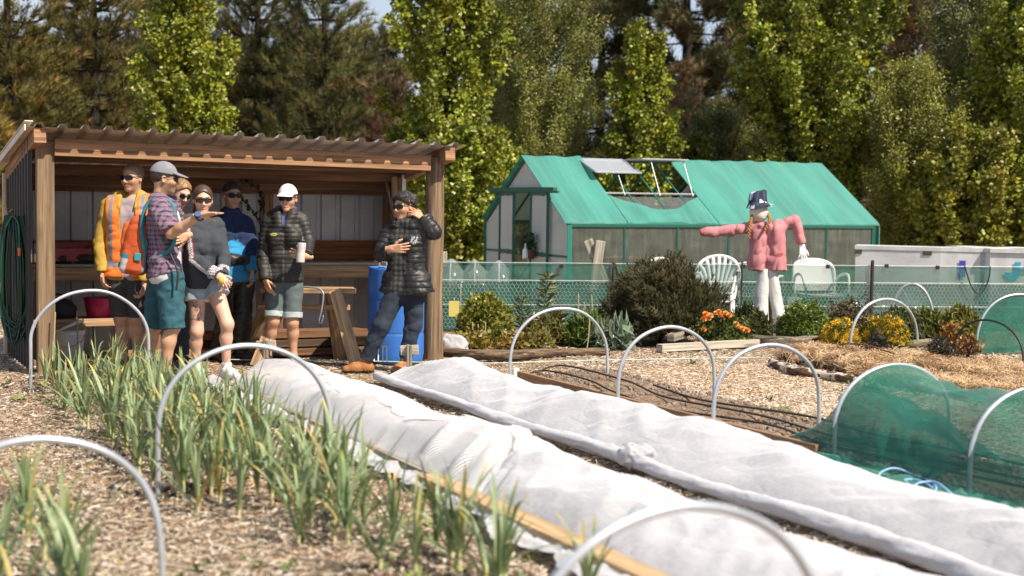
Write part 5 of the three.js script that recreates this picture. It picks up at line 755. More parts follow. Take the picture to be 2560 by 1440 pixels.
function headField(o) {   // 0.23 m from chin to crown, face towards +z
  const j = o.jaw ?? 1;
  return (x, y, z) => {
    const X = Math.abs(x);
    let d = ell(x, y, z, 0, 0.03, -0.014, 0.074, 0.086, 0.094);
    d = smin(d, ell(x, y, z, 0, -0.035, 0.022, 0.058 * j, 0.078, 0.066), 0.045);
    d = smin(d, ell(X, y, z, 0.036, -0.024, 0.054, 0.026, 0.026, 0.027), 0.03);
    d = smin(d, ell(x, y, z, 0, -0.098, 0.058, 0.026 * j, 0.018, 0.02), 0.03);
    d = smin(d, seg3(X, y, z, [0, 0.022, 0.084], [0.034, 0.022, 0.071], 0.009), 0.02);
    d = -smin(-d, ell(X, y, z, 0.031, 0.002, 0.098, 0.02, 0.014, 0.022), 0.012);
    d = smin(d, ell(X, y, z, 0.031, 0.001, 0.069, 0.0135, 0.011, 0.0135), 0.004);
    d = smin(d, seg3(x, y, z, [0, 0.012, 0.083], [0, -0.03, 0.103], 0.0085), 0.012);
    d = smin(d, ell(x, y, z, 0, -0.033, 0.1, 0.0125, 0.01, 0.012), 0.008); d = smin(d, ell(X, y, z, 0.013, -0.036, 0.09, 0.0085, 0.007, 0.01), 0.008);
    d = smin(d, seg3(X, y, z, [0, -0.061, 0.083], [0.021, -0.063, 0.072], 0.0062), 0.007); d = smin(d, seg3(X, y, z, [0, -0.072, 0.081], [0.018, -0.07, 0.072], 0.0068), 0.007);
    if (o.smile) d = -smin(-d, ell(x, y, z, 0, -0.0655, 0.09, 0.022, 0.0065 - X * 0.1, 0.012), 0.004); else d = -smin(-d, seg3(X, y, z, [0, -0.0662, 0.092], [0.022, -0.0665, 0.08], 0.0012), 0.003);
    d = smin(d, ell(X, y, z, 0.076, -0.004, -0.006, 0.011, 0.031, 0.019), 0.01); d = -smin(-d, ell(X, y, z, 0.086, -0.002, -0.001, 0.008, 0.019, 0.01), 0.006);
    d = smin(d, seg3(x, y, z, [0, -0.05, -0.022], [0, -0.2, -0.042], o.neck ?? 0.053), 0.03);
    return d;
  };
}
const headCol = (o) => (x, y, z) => {
  const s = o.skin, X = Math.abs(x); let c = s.map((v) => v * (1 + 0.1 * n3(x * 45, y * 45, z * 45)));
  if (z > 0.06 && X < 0.024 && y > -0.08 && y < -0.055 && (o.smile || Math.abs(y + 0.066) > 0.001)) c = o.smile && y > -0.069 && y < -0.061 && X < 0.019 ? [0.75, 0.7, 0.64] : [s[0] * 0.85, s[1] * 0.55, s[2] * 0.55];
  if (z > 0.055 && Math.hypot((X - 0.031) / 1.5, y - 0.001) < 0.007) c = X > 0.026 && X < 0.036 ? [0.06, 0.045, 0.03] : [0.6, 0.56, 0.52];
  if (z > 0.05 && X > 0.014 && X < 0.05 && y > 0.021 && y < 0.031) c = o.brow ?? [0.08, 0.05, 0.03];
  if (o.beard && y < -0.045 - X * -0.15 && !(X < 0.02 && y > -0.08 && y < -0.056) && z > -0.03 && y > -0.125) { const b = o.beard; c = c.map((v, i) => lerp(v, b[i], b[3] * (0.75 + 0.25 * n3(x * 200, y * 200, z * 200)))); }
  if (y < -0.02 && z > 0.05 && X > 0.025 && X < 0.055 && y > -0.05) c = [c[0] * 1.06, c[1] * 0.92, c[2] * 0.9];
  return c;
};
function shortHair(thick, a, b, n, side = 0) { return (x, y, z) => { const d = ell(x, y, z, 0, 0.03, -0.014, 0.074, 0.086, 0.094) - thick * (0.7 + 0.5 * clamp((y + 0.02) / 0.1)) - n * n3(x * 60, y * 30, z * 60) - n * 0.8 * n3(x * 26, y * 14, z * 26); return Math.max(d, (a + b * z + side * Math.abs(x) - y) * 0.74); }; }
const hairMat = (r, g, b) => mat(r, g, b, { roughness: 0.5, sheen: 0.4, bumpMap: fineBump, bumpScale: 0.002 });
const lensMat = mat(0.01, 0.01, 0.011, { roughness: 0.22, specularIntensity: 0.5 });
function glasses(kind) {
  const lens = [], frame = []; const arc = (x) => 0.098 - 7.5 * x * x;
  if (kind === 'shield') { lens.push(grid(24, 6, (u, v) => { const x = lerp(-0.066, 0.066, u), e = Math.abs(u - 0.5) * 2; return V(x, lerp(0.02 - 0.006 * e, -0.024 + 0.012 * e * e + (e < 0.15 ? 0.013 : 0), v), arc(x) + 0.004); })); frame.push(tube([-0.067, -0.035, 0, 0.035, 0.067].map((x) => V(x, 0.02 - Math.abs(x) * 0.09, arc(x) + 0.005)), 0.0035, 24, 6)); }
  else for (const s of [-1, 1]) {
    const w = kind === 'round' ? 0.023 : 0.0285, h = kind === 'round' ? 0.022 : 0.0175, e = kind === 'round' ? 1 : 0.62;
    const pt = (t, k, z) => { const c = Math.cos(t), q = Math.sin(t), x = s * 0.032 + Math.sign(c) * Math.pow(Math.abs(c), e) * w * k; return V(x, 0.001 + Math.sign(q) * Math.pow(Math.abs(q), e) * h * k, arc(x) + z); };
    lens.push(grid(24, 4, (u, v) => pt(u * 6.2832, v, 0.003)), grid(24, 4, (u, v) => pt(u * 6.2832, v, 0.0005))); frame.push(tube(Array.from({ length: 17 }, (_, i) => pt(i / 16 * 6.2832, 1.02, 0.002)), kind === 'round' ? 0.0016 : 0.0036, 36, 5));
  }
  frame.push(tube([V(-0.006, 0.007, 0.1), V(0, 0.01, 0.102), V(0.006, 0.007, 0.1)], 0.0028, 8, 5)); for (const s of [-1, 1]) frame.push(tube([V(s * 0.062, 0.009, 0.07), V(s * 0.078, 0.01, 0.04), V(s * 0.083, 0.008, -0.01), V(s * 0.08, -0.012, -0.03)], kind === 'round' ? 0.0018 : 0.0032, 14, 5));
  return [merge(lens), merge(frame)];
}
const vc = (o = {}) => mat(1, 1, 1, { vertexColors: true, roughness: 0.8, ...o });
const skinMat = vc({ roughness: 0.55, sheen: 0.15 });
function person(sp) {
  const Z = sp.Z, Jp = (a) => P(a[0], a[1], Z + (a[2] ?? 0)), feet = Jp(sp.anB ?? sp.anA).add(Jp(sp.anA)).multiplyScalar(0.5).setY(0), t = thing('person', sp.label, 'person', feet), J = {};
  for (const k of ['nk', 'shA', 'shB', 'elA', 'elB', 'wrA', 'wrB', 'hpA', 'hpB', 'knA', 'knB', 'anA', 'anB']) J[k] = Jp(sp[k]).sub(feet);
  for (const k of ['anA', 'anB']) J[k].y = 0.085;
  const g = sp.girth ?? 1, r = J.shB.clone().sub(J.shA).setY(0).normalize(), up = V(0, 1, 0), f = r.clone().cross(up).normalize(), hc = Jp(sp.head).sub(feet);
  const wc = J.hpA.clone().lerp(J.hpB, 0.5), off = (p, a, b = 0, c = 0) => p.clone().addScaledVector(r, a).addScaledVector(up, b).addScaledVector(f, c), chest = J.shA.clone().lerp(J.shB, 0.5);
  J.r = r; J.f = f; J.wc = wc; J.chest = chest; J.off = off; J.hc = hc;
  const headM = new THREE.Matrix4().makeRotationFromEuler(new THREE.Euler(sp.pitch ?? 0, sp.yaw, sp.roll ?? 0, 'YXZ')).scale(V(1, 1, 1).multiplyScalar(sp.hs ?? 1)).setPosition(hc);
  const nb = V(0, -0.13, -0.035).applyMatrix4(headM);
  const torso = [bone(J.shA.clone().lerp(chest, 0.2), J.shB.clone().lerp(chest, 0.2), 0.056 * g), bone(off(chest, -0.075 * g, -0.1), off(wc.clone().lerp(chest, 0.42), -0.06 * g), 0.1 * g, 0.086 * g), bone(off(chest, 0.075 * g, -0.1), off(wc.clone().lerp(chest, 0.42), 0.06 * g), 0.1 * g, 0.086 * g), bone(off(wc.clone().lerp(chest, 0.42), -0.05 * g), off(wc, -0.055 * g, 0.02), 0.088 * g, 0.1 * g), bone(off(wc.clone().lerp(chest, 0.42), 0.05 * g), off(wc, 0.055 * g, 0.02), 0.088 * g, 0.1 * g)];
  if (sp.bust) for (const s of [-1, 1]) torso.push(bone(off(chest, s * 0.07, -0.15, 0.06), off(chest, s * 0.075, -0.17, 0.065), 0.062));
  const hips = [bone(J.hpA, J.hpB, 0.094 * g)], neck = [bone(off(chest, 0, 0.0, -0.015), nb, 0.06, 0.053)];
  const kk = { k: 0.018 }, arm = (s, e, w) => [bone(s, e, 0.05 * g, 0.04 * g, kk), bone(e, e.clone().lerp(w, 0.35), 0.041 * g, 0.041 * g, kk), bone(e.clone().lerp(w, 0.3), w, 0.041 * g, 0.027 * g, kk)];
  const leg = (h, k, a) => { const m = k.clone().lerp(a, 0.33).addScaledVector(f, -0.016); return [bone(h, k, 0.088 * g, 0.057 * g), bone(k, m, 0.052 * g, 0.052 * g), bone(m, a, 0.051 * g, 0.034 * g), bone(a, a.clone().add(V(0, -0.04, 0)), 0.034)]; };
  const bones = { torso, hips, neck, armA: arm(J.shA, J.elA, J.wrA), armB: arm(J.shB, J.elB, J.wrB), legA: leg(J.hpA, J.knA, J.anA), legB: leg(J.hpB, J.knB, J.anB) };
  const all = [...torso, ...hips, ...neck, ...bones.armA, ...bones.armB, ...bones.legA, ...bones.legB], sk = sp.skin, skinCol = sp.skinCol ?? ((x, y, z) => { const v = 1 + 0.1 * n3(x * 22, y * 22, z * 22); return [sk[0] * v, sk[1] * v, sk[2] * v]; });
  const parts = [skin(boneField(all, 0.04), boundsOf(all, 0.03), 0.011, (x, y, z) => skinCol(x, y, z, J))];
  const hg = skin(headField(sp), new THREE.Box3(V(-0.1, -0.21, -0.125), V(0.1, 0.13, 0.125)), 0.0042, headCol(sp)); hg.applyMatrix4(headM); parts.push(hg);
  for (const [k, w, e, o] of [['A', J.wrA, J.elA, sp.handA], ['B', J.wrB, J.elB, sp.handB]]) { const d = o.dir ? V(...o.dir) : w.clone().sub(e); parts.push(handGeo(w, d, V(...o.palm), o.t, o.curl, (sp.handS ?? 0.95), (x, y, z) => sk.map((v) => v * (1.03 + 0.08 * n3(x * 80, y * 80, z * 80))), o.spread, o.thumb)); }
  mesh('body', joinGeo(parts), skinMat, t);
  const api = { t, J, bones, f, r, up, headM, sp, off, feet,
    local(name, geo, m, label) { geo.applyMatrix4(headM); return mesh(name, geo, m, t, label); },
    field(name, fn, box3, c, m, color, label) { return api.local(name, skin(fn, box3, c, color), m, label); },
    wear(name, bs, k, o, color, m, label) { return mesh(name, skin(clothField(bs, k, o.off, o), boundsOf(bs, o.off + 0.05), o.cell ?? 0.0105, color), m, t, label); },
    glasses(kind, m = lensMat) { const [l, fr] = glasses(kind); l.applyMatrix4(headM); fr.applyMatrix4(headM); const s = mesh('sunglasses', fr, M.black, t); mesh('lens', l, m, s); return s; },
    shoes(upper, sole, o = {}) { for (const [a, d] of [[J.anA, o.A], [J.anB, o.B]]) { const dv = V(...d).normalize(), at = (k, y) => a.clone().addScaledVector(dv, k).setY(y), h = o.high ?? 0.085, bs = [bone(at(-0.045, 0.04), at(0.09, 0.04), 0.041, 0.043), bone(at(0.08, 0.036), at(0.165, 0.032), 0.043, 0.034), bone(at(-0.02, 0.05), a.clone().setY(h), 0.045, 0.044, { cap: 1 }), bone(at(0.02, 0.06), at(0.1, 0.04), 0.042, 0.036)], fld = boneField(bs, 0.03); mesh(o.name ?? 'shoe', skin((x, y, z) => Math.max(fld(x, y, z) - (y < 0.024 ? 0.006 : 0), -y - 0.0), boundsOf(bs, 0.03), 0.0065, (x, y, z) => y < 0.024 ? sole : o.col ? o.col(x, y, z, a, dv) : upper), vc({ roughness: 0.65 }), t); } },
  };
  return api;
}
const capBone = (b) => ({ ...b, cap: 1 });
const cutLeg = (h, k, f, r0, r1, J, q) => bone(h, h.clone().lerp(k, f), r0, r1, { cap: 1 });
// ---------------------------------------------------------------- the people
const flatC = (r, g, b, n = 0.12, s = 30) => (x, y, z) => { const v = 1 + n * n3(x * s, y * s, z * s); return [r * v, g * v, b * v]; };
const cloth = vc({ roughness: 0.9, sheen: 0.2 }), shiny = vc({ roughness: 0.48 });
{ // man in the orange vest
  const p = person({ label: 'man in orange safety vest over mustard jacket standing behind the backpack', Z: 12.5, head: [331, 445], yaw: -0.42, hs: 1.04, nk: [324, 492], shA: [271, 512], shB: [376, 510], elA: [250, 602, -0.02], elB: [384, 602], wrA: [257, 680, -0.08], wrB: [362, 712, -0.1], hpA: [297, 685], hpB: [343, 685], knA: [303, 795, -0.04], knB: [341, 797], anA: [309, 890], anB: [345, 892], skin: [0.5, 0.28, 0.18], jaw: 1.03, beard: [0.25, 0.17, 0.13, 0.3], brow: [0.12, 0.09, 0.07], girth: 1.06,
    handA: { palm: [1, 0, 0.3], t: 1, curl: [0.4, 0.45, 0.5, 0.5] }, handB: { palm: [-1, 0, 0.3], t: -1, curl: [0.8, 0.85, 0.9, 0.9] } });
  const { J, bones: b, off, r, f } = p, yl = flatC(0.4, 0.26, 0.045);
  p.field('hair', shortHair(0.007, 0.012, 0.86, 0.003), new THREE.Box3(V(-0.1, -0.08, -0.13), V(0.1, 0.15, 0.1)), 0.0045, hairMat(0.2, 0.15, 0.11), null);
  p.glasses('wide');
  p.wear('shirt', [...b.torso, ...b.hips, b.neck[0]], 0.05, { off: 0.012, wr: 0.006, cut: (x, y, z) => Math.max(y - (J.chest.y + 0.055), J.wc.y - 0.06 - y) }, flatC(0.3, 0.25, 0.28), cloth);
  const front = (w0, w1) => (x, y, z) => { const dx = x - J.chest.x, dz = z - J.chest.z, a = dx * r.x + dz * r.z - 0.012, d = dx * f.x + dz * f.z, w = lerp(w1, w0, clamp((y - J.wc.y) / 0.5)); return d > 0 ? w - Math.abs(a) : -1; };
  const fo = front(0.06, 0.03), hood = [bone(off(J.chest, -0.09, 0.07, -0.02), off(J.chest, -0.02, 0.075, -0.085), 0.035), bone(off(J.chest, 0.09, 0.07, -0.02), off(J.chest, 0.02, 0.075, -0.085), 0.035), bone(off(J.chest, -0.09, 0.07, -0.01), off(J.chest, -0.06, -0.03, 0.09), 0.03, 0.02), bone(off(J.chest, 0.09, 0.07, -0.01), off(J.chest, 0.06, -0.03, 0.09), 0.03, 0.02)];
  p.wear('jacket', [...b.torso, ...b.hips, b.armA[0], { ...b.armA[1], q: 1 }, capBone({ ...b.armA[2], rb: 0.04 }), b.armB[0], b.armB[1], capBone({ ...b.armB[2], rb: 0.04 }), ...hood], 0.045, { off: 0.018, wr: 0.009, cut: (x, y, z) => Math.max(fo(x, y, z), J.wc.y - 0.05 - y) }, yl, cloth);
  const vf = front(0.072, 0.04);
  p.wear('safety_vest', [...b.torso, ...b.hips], 0.05, { off: 0.035, wr: 0.008, cell: 0.008, cut: (x, y, z) => { const dx = x - J.chest.x, dz = z - J.chest.z, a = Math.abs(dx * r.x + dz * r.z); return Math.max(vf(x, y, z), J.wc.y - 0.02 - y, a - (y > J.chest.y - 0.16 ? 0.185 : 0.26)); } }, (x, y, z) => { const a = Math.abs((x - J.chest.x) * r.x + (z - J.chest.z) * r.z), band = Math.abs(y - (J.wc.y + 0.085)) < 0.026 || (Math.abs(a - 0.135) < 0.02 && y > J.wc.y + 0.1); return band ? [0.22, 0.22, 0.235] : [0.85, 0.2, 0.03]; }, vc({ roughness: 0.65 }));
  p.wear('shorts', [...b.hips, bone(J.hpA, J.hpA.clone().lerp(J.knA, 0.97), 0.098, 0.078, { cap: 1 }), bone(J.hpB, J.hpB.clone().lerp(J.knB, 0.97), 0.098, 0.078, { cap: 1 }), bone(off(J.wc, 0, 0.06), J.wc, 0.115)], 0.02, { off: 0.012, wr: 0.01 }, flatC(0.045, 0.042, 0.042), cloth);
  p.shoes([0.03, 0.028, 0.028], [0.05, 0.05, 0.05], { A: [0.1, 0, 1], B: [0.3, 0, 1] });
  const wb = P(364, 792, 12.7), bt = thing('water_bottle', 'drinking bottle with stickers hanging from the vest man hand', 'bottle', wb), lathe = (a) => new THREE.LatheGeometry(a.map((q) => new THREE.Vector2(...q)), 24);
  seed = 61; mesh('body', lathe([[0.001, -0.1], [0.036, -0.1], [0.04, -0.09], [0.04, 0.05], [0.03, 0.075], [0.024, 0.085], [0.001, 0.085]]), mat(1, 1, 1, { roughness: 0.4, map: ctex(128, 128, (c, w, h) => { c.fillStyle = '#8e8a86'; c.fillRect(0, 0, w, h); for (const [x, y, rad, k] of [[20, 30, 16, '#e8ded2'], [60, 50, 20, '#bfa79a'], [100, 40, 15, '#3d6f8c'], [40, 90, 18, '#d6cfc8'], [85, 95, 22, '#a33f3b'], [115, 100, 12, '#e9e4da']]) { c.fillStyle = k; c.beginPath(); c.arc(x, y, rad, 0, 7); c.fill(); } }, true) }), bt);
  mesh('cap', lathe([[0.001, 0.085], [0.027, 0.085], [0.027, 0.12], [0.001, 0.122]]), M.black, bt); mesh('loop', tube([V(-0.02, 0.12, 0), V(-0.025, 0.15, 0), V(0.0, 0.175, 0), V(0.025, 0.15, 0), V(0.02, 0.12, 0)], 0.005), M.black, bt);
}
const plaid = (x, y, z, r, c) => { const u = (x * r.x + z * r.z + 0.6 * (x * r.z - z * r.x)), a = ((u * 26) % 1 + 1) % 1, bq = ((y * 26) % 1 + 1) % 1, k = (a < 0.42 ? 0.5 : 0) + (bq < 0.42 ? 0.5 : 0); let q = [lerp(0.2, 0.03, k), lerp(0.155, 0.024, k), lerp(0.22, 0.045, k)]; if (a > 0.66 && a < 0.76) q = [0.26, 0.09, 0.13]; if (bq > 0.66 && bq < 0.76) q = [0.22, 0.1, 0.15]; return q; };
{ // man with the grey cap and backpack, arm stretched out
  const p = person({ label: 'man in grey cap and plaid shirt stretching out his arm, seen from behind', Z: 11.75, head: [412, 447, 0.02], yaw: 1.78, pitch: 0.04, hs: 1.04, nk: [400, 490, 0], shA: [399, 523, -0.15], shB: [424, 516, 0.2], elA: [428, 584, -0.2], elB: [440, 612, 0.24], wrA: [502, 538, -0.32], wrB: [466, 590, -0.02], hpA: [424, 690, -0.07], hpB: [404, 690, 0.1], knA: [432, 815, -0.1], knB: [386, 812, 0.14], anA: [414, 940, -0.1], anB: [372, 935, 0.16], skin: [0.5, 0.29, 0.18], beard: [0.07, 0.045, 0.03, 0.75], girth: 1.06, brow: [0.05, 0.035, 0.02],
    handA: { dir: [1, 0.18, 0.05], palm: [0.1, -1, 0.25], t: 1, curl: [0.04, 0.08, 0.14, 0.2], spread: 0.06, thumb: 0.8 }, handB: { dir: [-0.35, -0.2, 0.8], palm: [-1, 0, -0.2], t: 1, curl: [0.7, 0.75, 0.8, 0.8] } });
  const { J, bones: b, off, r, f } = p;
  p.field('hair', shortHair(0.008, -0.03, 0.55, 0.002), new THREE.Box3(V(-0.1, -0.1, -0.13), V(0.1, 0.15, 0.1)), 0.0045, hairMat(0.035, 0.022, 0.014), null);
  p.glasses('wide');
  p.field('cap', (x, y, z) => { let d = Math.max(ell(x, y, z, 0, 0.034, -0.012, 0.088, 0.104, 0.108) + 0.001 * n3(x * 30, y * 30, z * 30), 0.04 - 0.12 * z - y); d = Math.max(d, -Math.max(ell(x, y, z, 0, 0.035, -0.12, 0.035, 0.022, 0.04))); const by = 0.052 - 2.2 * x * x - 0.35 * (z - 0.08); return smin(d, Math.max(ell(x, y, z, 0, by, 0.1, 0.078, 0.0075, 0.088), 0.03 - z), 0.006); }, new THREE.Box3(V(-0.11, 0, -0.14), V(0.11, 0.15, 0.21)), 0.0045, vc({ roughness: 0.9 }), flatC(0.2, 0.2, 0.23), 'grey flat-brimmed cap');
  p.wear('undershirt', [...b.torso, ...b.hips], 0.05, { off: 0.018, wr: 0.007, cut: (x, y, z) => Math.max(y - (J.chest.y + 0.02), J.wc.y - 0.06 - y) }, flatC(0.62, 0.6, 0.58), cloth);
  const collar = [bone(off(J.chest, -0.06, 0.07, -0.05), off(J.chest, 0.06, 0.07, -0.05), 0.032), bone(off(J.chest, -0.07, 0.06, -0.03), off(J.chest, -0.05, 0.0, 0.08), 0.028, 0.016)];
  p.wear('plaid_shirt', [...b.torso, ...b.hips, bone(J.shA, J.shA.clone().lerp(J.elA, 0.86), 0.062, 0.064, { cap: 1 }), bone(J.shB, J.shB.clone().lerp(J.elB, 0.86), 0.062, 0.064, { cap: 1 }), ...collar], 0.045, { off: 0.03, wr: 0.013, cell: 0.008, cut: (x, y, z) => { const dx = x - J.chest.x, dz = z - J.chest.z, a = dx * r.x + dz * r.z, d = dx * f.x + dz * f.z; return Math.max(J.wc.y + 0.012 + 0.03 * d / 0.1 - y, d > 0.02 ? 0.05 + 0.06 * clamp((J.chest.y - 0.2 - y) * 3) - Math.abs(a + 0.01) : -1); } }, (x, y, z) => plaid(x, y, z, r), cloth);
  p.wear('shorts', [...b.hips, bone(J.hpA, J.knA.clone().lerp(J.anA, 0.06), 0.103, 0.092, { cap: 1 }), bone(J.hpB, J.knB.clone().lerp(J.anB, 0.05), 0.103, 0.09, { cap: 1 }), bone(off(J.wc, 0, 0.05), J.wc, 0.115)], 0.025, { off: 0.014, wr: 0.015 }, flatC(0.02, 0.085, 0.11), cloth, 'teal shorts');
  p.shoes([0.08, 0.08, 0.08], [0.3, 0.3, 0.3], { A: [1, 0, -0.2], B: [1, 0, -0.3] });
  const w = J.wrA.clone().lerp(J.elA, 0.06), wd = J.wrA.clone().sub(J.elA).normalize(), wq = new THREE.Quaternion().setFromUnitVectors(V(0, 0, 1), wd), wt = mesh('watch', (() => { const g = new THREE.TorusGeometry(0.035, 0.011, 8, 26); g.scale(1, 1, 1.5); g.applyQuaternion(wq); g.translate(w.x, w.y, w.z); return g; })(), mat(0.025, 0.04, 0.09, { roughness: 0.5 }), p.t);
  { const g = new THREE.CylinderGeometry(0.024, 0.024, 0.014, 20); g.rotateX(Math.PI / 2); const out = V(0, 0.45, 0.9).normalize(); g.applyQuaternion(new THREE.Quaternion().setFromUnitVectors(V(0, 0, 1), out)); g.translate(w.x + out.x * 0.041, w.y + out.y * 0.041, w.z + out.z * 0.041); mesh('watch_face', g, mat(0.06, 0.13, 0.3, { roughness: 0.3 }), wt); }
  // backpack
  const bc = P(349, 612, 11.76), bp = thing('backpack', 'orange backpack with teal strap on the plaid shirt man', 'backpack', bc), c0 = V(0, 0, 0), ux = f.clone(), uz = r.clone().negate(), q = new THREE.Matrix4().makeBasis(ux, V(0, 1, 0), ux.clone().cross(V(0, 1, 0))); q.multiply(new THREE.Matrix4().makeRotationZ(-0.12));
  const rbx = (x, y, z, a, bb, c, R) => { const X = Math.max(Math.abs(x) - a, 0), Y = Math.max(Math.abs(y) - bb, 0), Zz = Math.max(Math.abs(z) - c, 0); return Math.hypot(X, Y, Zz) - R; };
  const pk = (g) => g.applyMatrix4(q);
  mesh('pack_body', pk(skin((x, y, z) => { const tp = clamp((y + 0.24) / 0.5), w2 = lerp(0.055, 0.02, tp * tp); return rbx(x + 0.02 * (1 - tp), y, z, w2, 0.19, 0.085 - 0.025 * tp, 0.055) + wrinkle(x, y, z, 0.009); }, new THREE.Box3(V(-0.2, -0.28, -0.2), V(0.2, 0.28, 0.2)), 0.0075, (x, y, z) => x < -0.055 + 0.15 * (y + 0.16) && y < -0.08 ? (y > -0.115 ? [0.02, 0.2, 0.26] : [0.38, 0.38, 0.38]) : x > 0.068 ? [0.22, 0.24, 0.26] : [0.44, 0.07, 0.012])), vc({ roughness: 0.75 }), bp);
  mesh('front_pocket', pk(skin((x, y, z) => rbx(x + 0.1, y - 0.03, z, 0.012, 0.12, 0.055, 0.03) + wrinkle(x, y, z, 0.011), new THREE.Box3(V(-0.2, -0.2, -0.16), V(0, 0.25, 0.16)), 0.0075)), mat(0.48, 0.09, 0.014, { roughness: 0.7 }), bp);
  mesh('side_tab', pk(box(0.05, 0.06, 0.012, 0.03, -0.09, 0.142)), mat(0.02, 0.28, 0.33), bp); mesh('leather_badge', pk(box(0.004, 0.045, 0.04, -0.139, -0.18, 0.03)), mat(0.25, 0.14, 0.05), bp);
  const fr = feetRel(p, bc); mesh('shoulder_strap', tube([fr(off(J.shA, 0.02, -0.33, -0.13)), fr(off(J.shA, 0.03, -0.12, -0.15)), fr(off(J.shA, 0.05, 0.055, -0.1)), fr(off(J.shA, 0.05, 0.092, -0.02)), fr(off(J.shA, 0.04, 0.05, 0.08)), fr(off(J.shA, 0.02, -0.1, 0.12)), fr(off(J.shA, 0.0, -0.3, 0.1)), fr(off(J.shA, 0.0, -0.4, -0.02))], 0.017, 60, 8), mat(0.02, 0.17, 0.2), bp);
  mesh('strap_tail', tube([fr(off(J.shA, -0.05, -0.36, 0.1)), fr(off(J.shA, -0.07, -0.5, 0.16)), fr(off(J.shA, -0.07, -0.64, 0.15))], 0.009, 14), M.black, bp);
}
function feetRel(p, o) { return (v) => v.clone().add(p.feet).sub(o); }
{ // young woman looking down, mostly hidden
  const p = person({ label: 'young woman with round sunglasses looking down, mostly hidden behind the plaid shirt', Z: 12.4, head: [452, 484], yaw: 0.75, pitch: 0.32, roll: -0.1, hs: 0.97, nk: [440, 530], shA: [412, 552], shB: [476, 552], elA: [408, 625], elB: [478, 630], wrA: [420, 690], wrB: [466, 690], hpA: [425, 690], hpB: [462, 690], knA: [428, 800], knB: [458, 800], anA: [430, 905], anB: [458, 905], skin: [0.55, 0.34, 0.25], jaw: 0.92, neck: 0.046, girth: 0.9, bust: true, brow: [0.2, 0.12, 0.06],
    handA: { palm: [1, 0, 0.3], t: 1, curl: [0.4, 0.4, 0.5, 0.5] }, handB: { palm: [-1, 0, 0.3], t: -1, curl: [0.4, 0.4, 0.5, 0.5] } });
  const { bones: b, J, off } = p, hb = [bone(V(0, 0.03, -0.09), V(0, 0.01, -0.125), 0.035, 0.04)], hf = boneField(hb, 0.02), sh = shortHair(0.014, 0.02, 0.78, 0.004, -0.25);
  p.field('hair', (x, y, z) => smin(sh(x, y, z), hf(x, y, z) - 0.006 * n3(x * 50, y * 50, z * 50), 0.02), new THREE.Box3(V(-0.11, -0.11, -0.18), V(0.11, 0.15, 0.11)), 0.0045, hairMat(0.24, 0.135, 0.06), null);
  p.glasses('round');
  p.wear('top', [...b.torso, ...b.hips, ...b.armA.slice(0, 2), capBone({ ...b.armA[2], rb: 0.036 }), ...b.armB.slice(0, 2), capBone({ ...b.armB[2], rb: 0.036 })], 0.045, { off: 0.016, wr: 0.008, cut: (x, y) => Math.max(J.wc.y - 0.05 - y, y - J.chest.y - 0.095) }, flatC(0.06, 0.05, 0.055), cloth);
  p.wear('trousers', [...b.hips, ...b.legA.slice(0, 2), capBone(b.legA[2]), ...b.legB.slice(0, 2), capBone(b.legB[2]), bone(off(J.wc, 0, 0.05), J.wc, 0.1)], 0.03, { off: 0.016, wr: 0.008 }, flatC(0.03, 0.032, 0.045), cloth);
  p.shoes([0.1, 0.1, 0.1], [0.4, 0.4, 0.4], { A: [0.4, 0, 1], B: [0.5, 0, 1] });
}
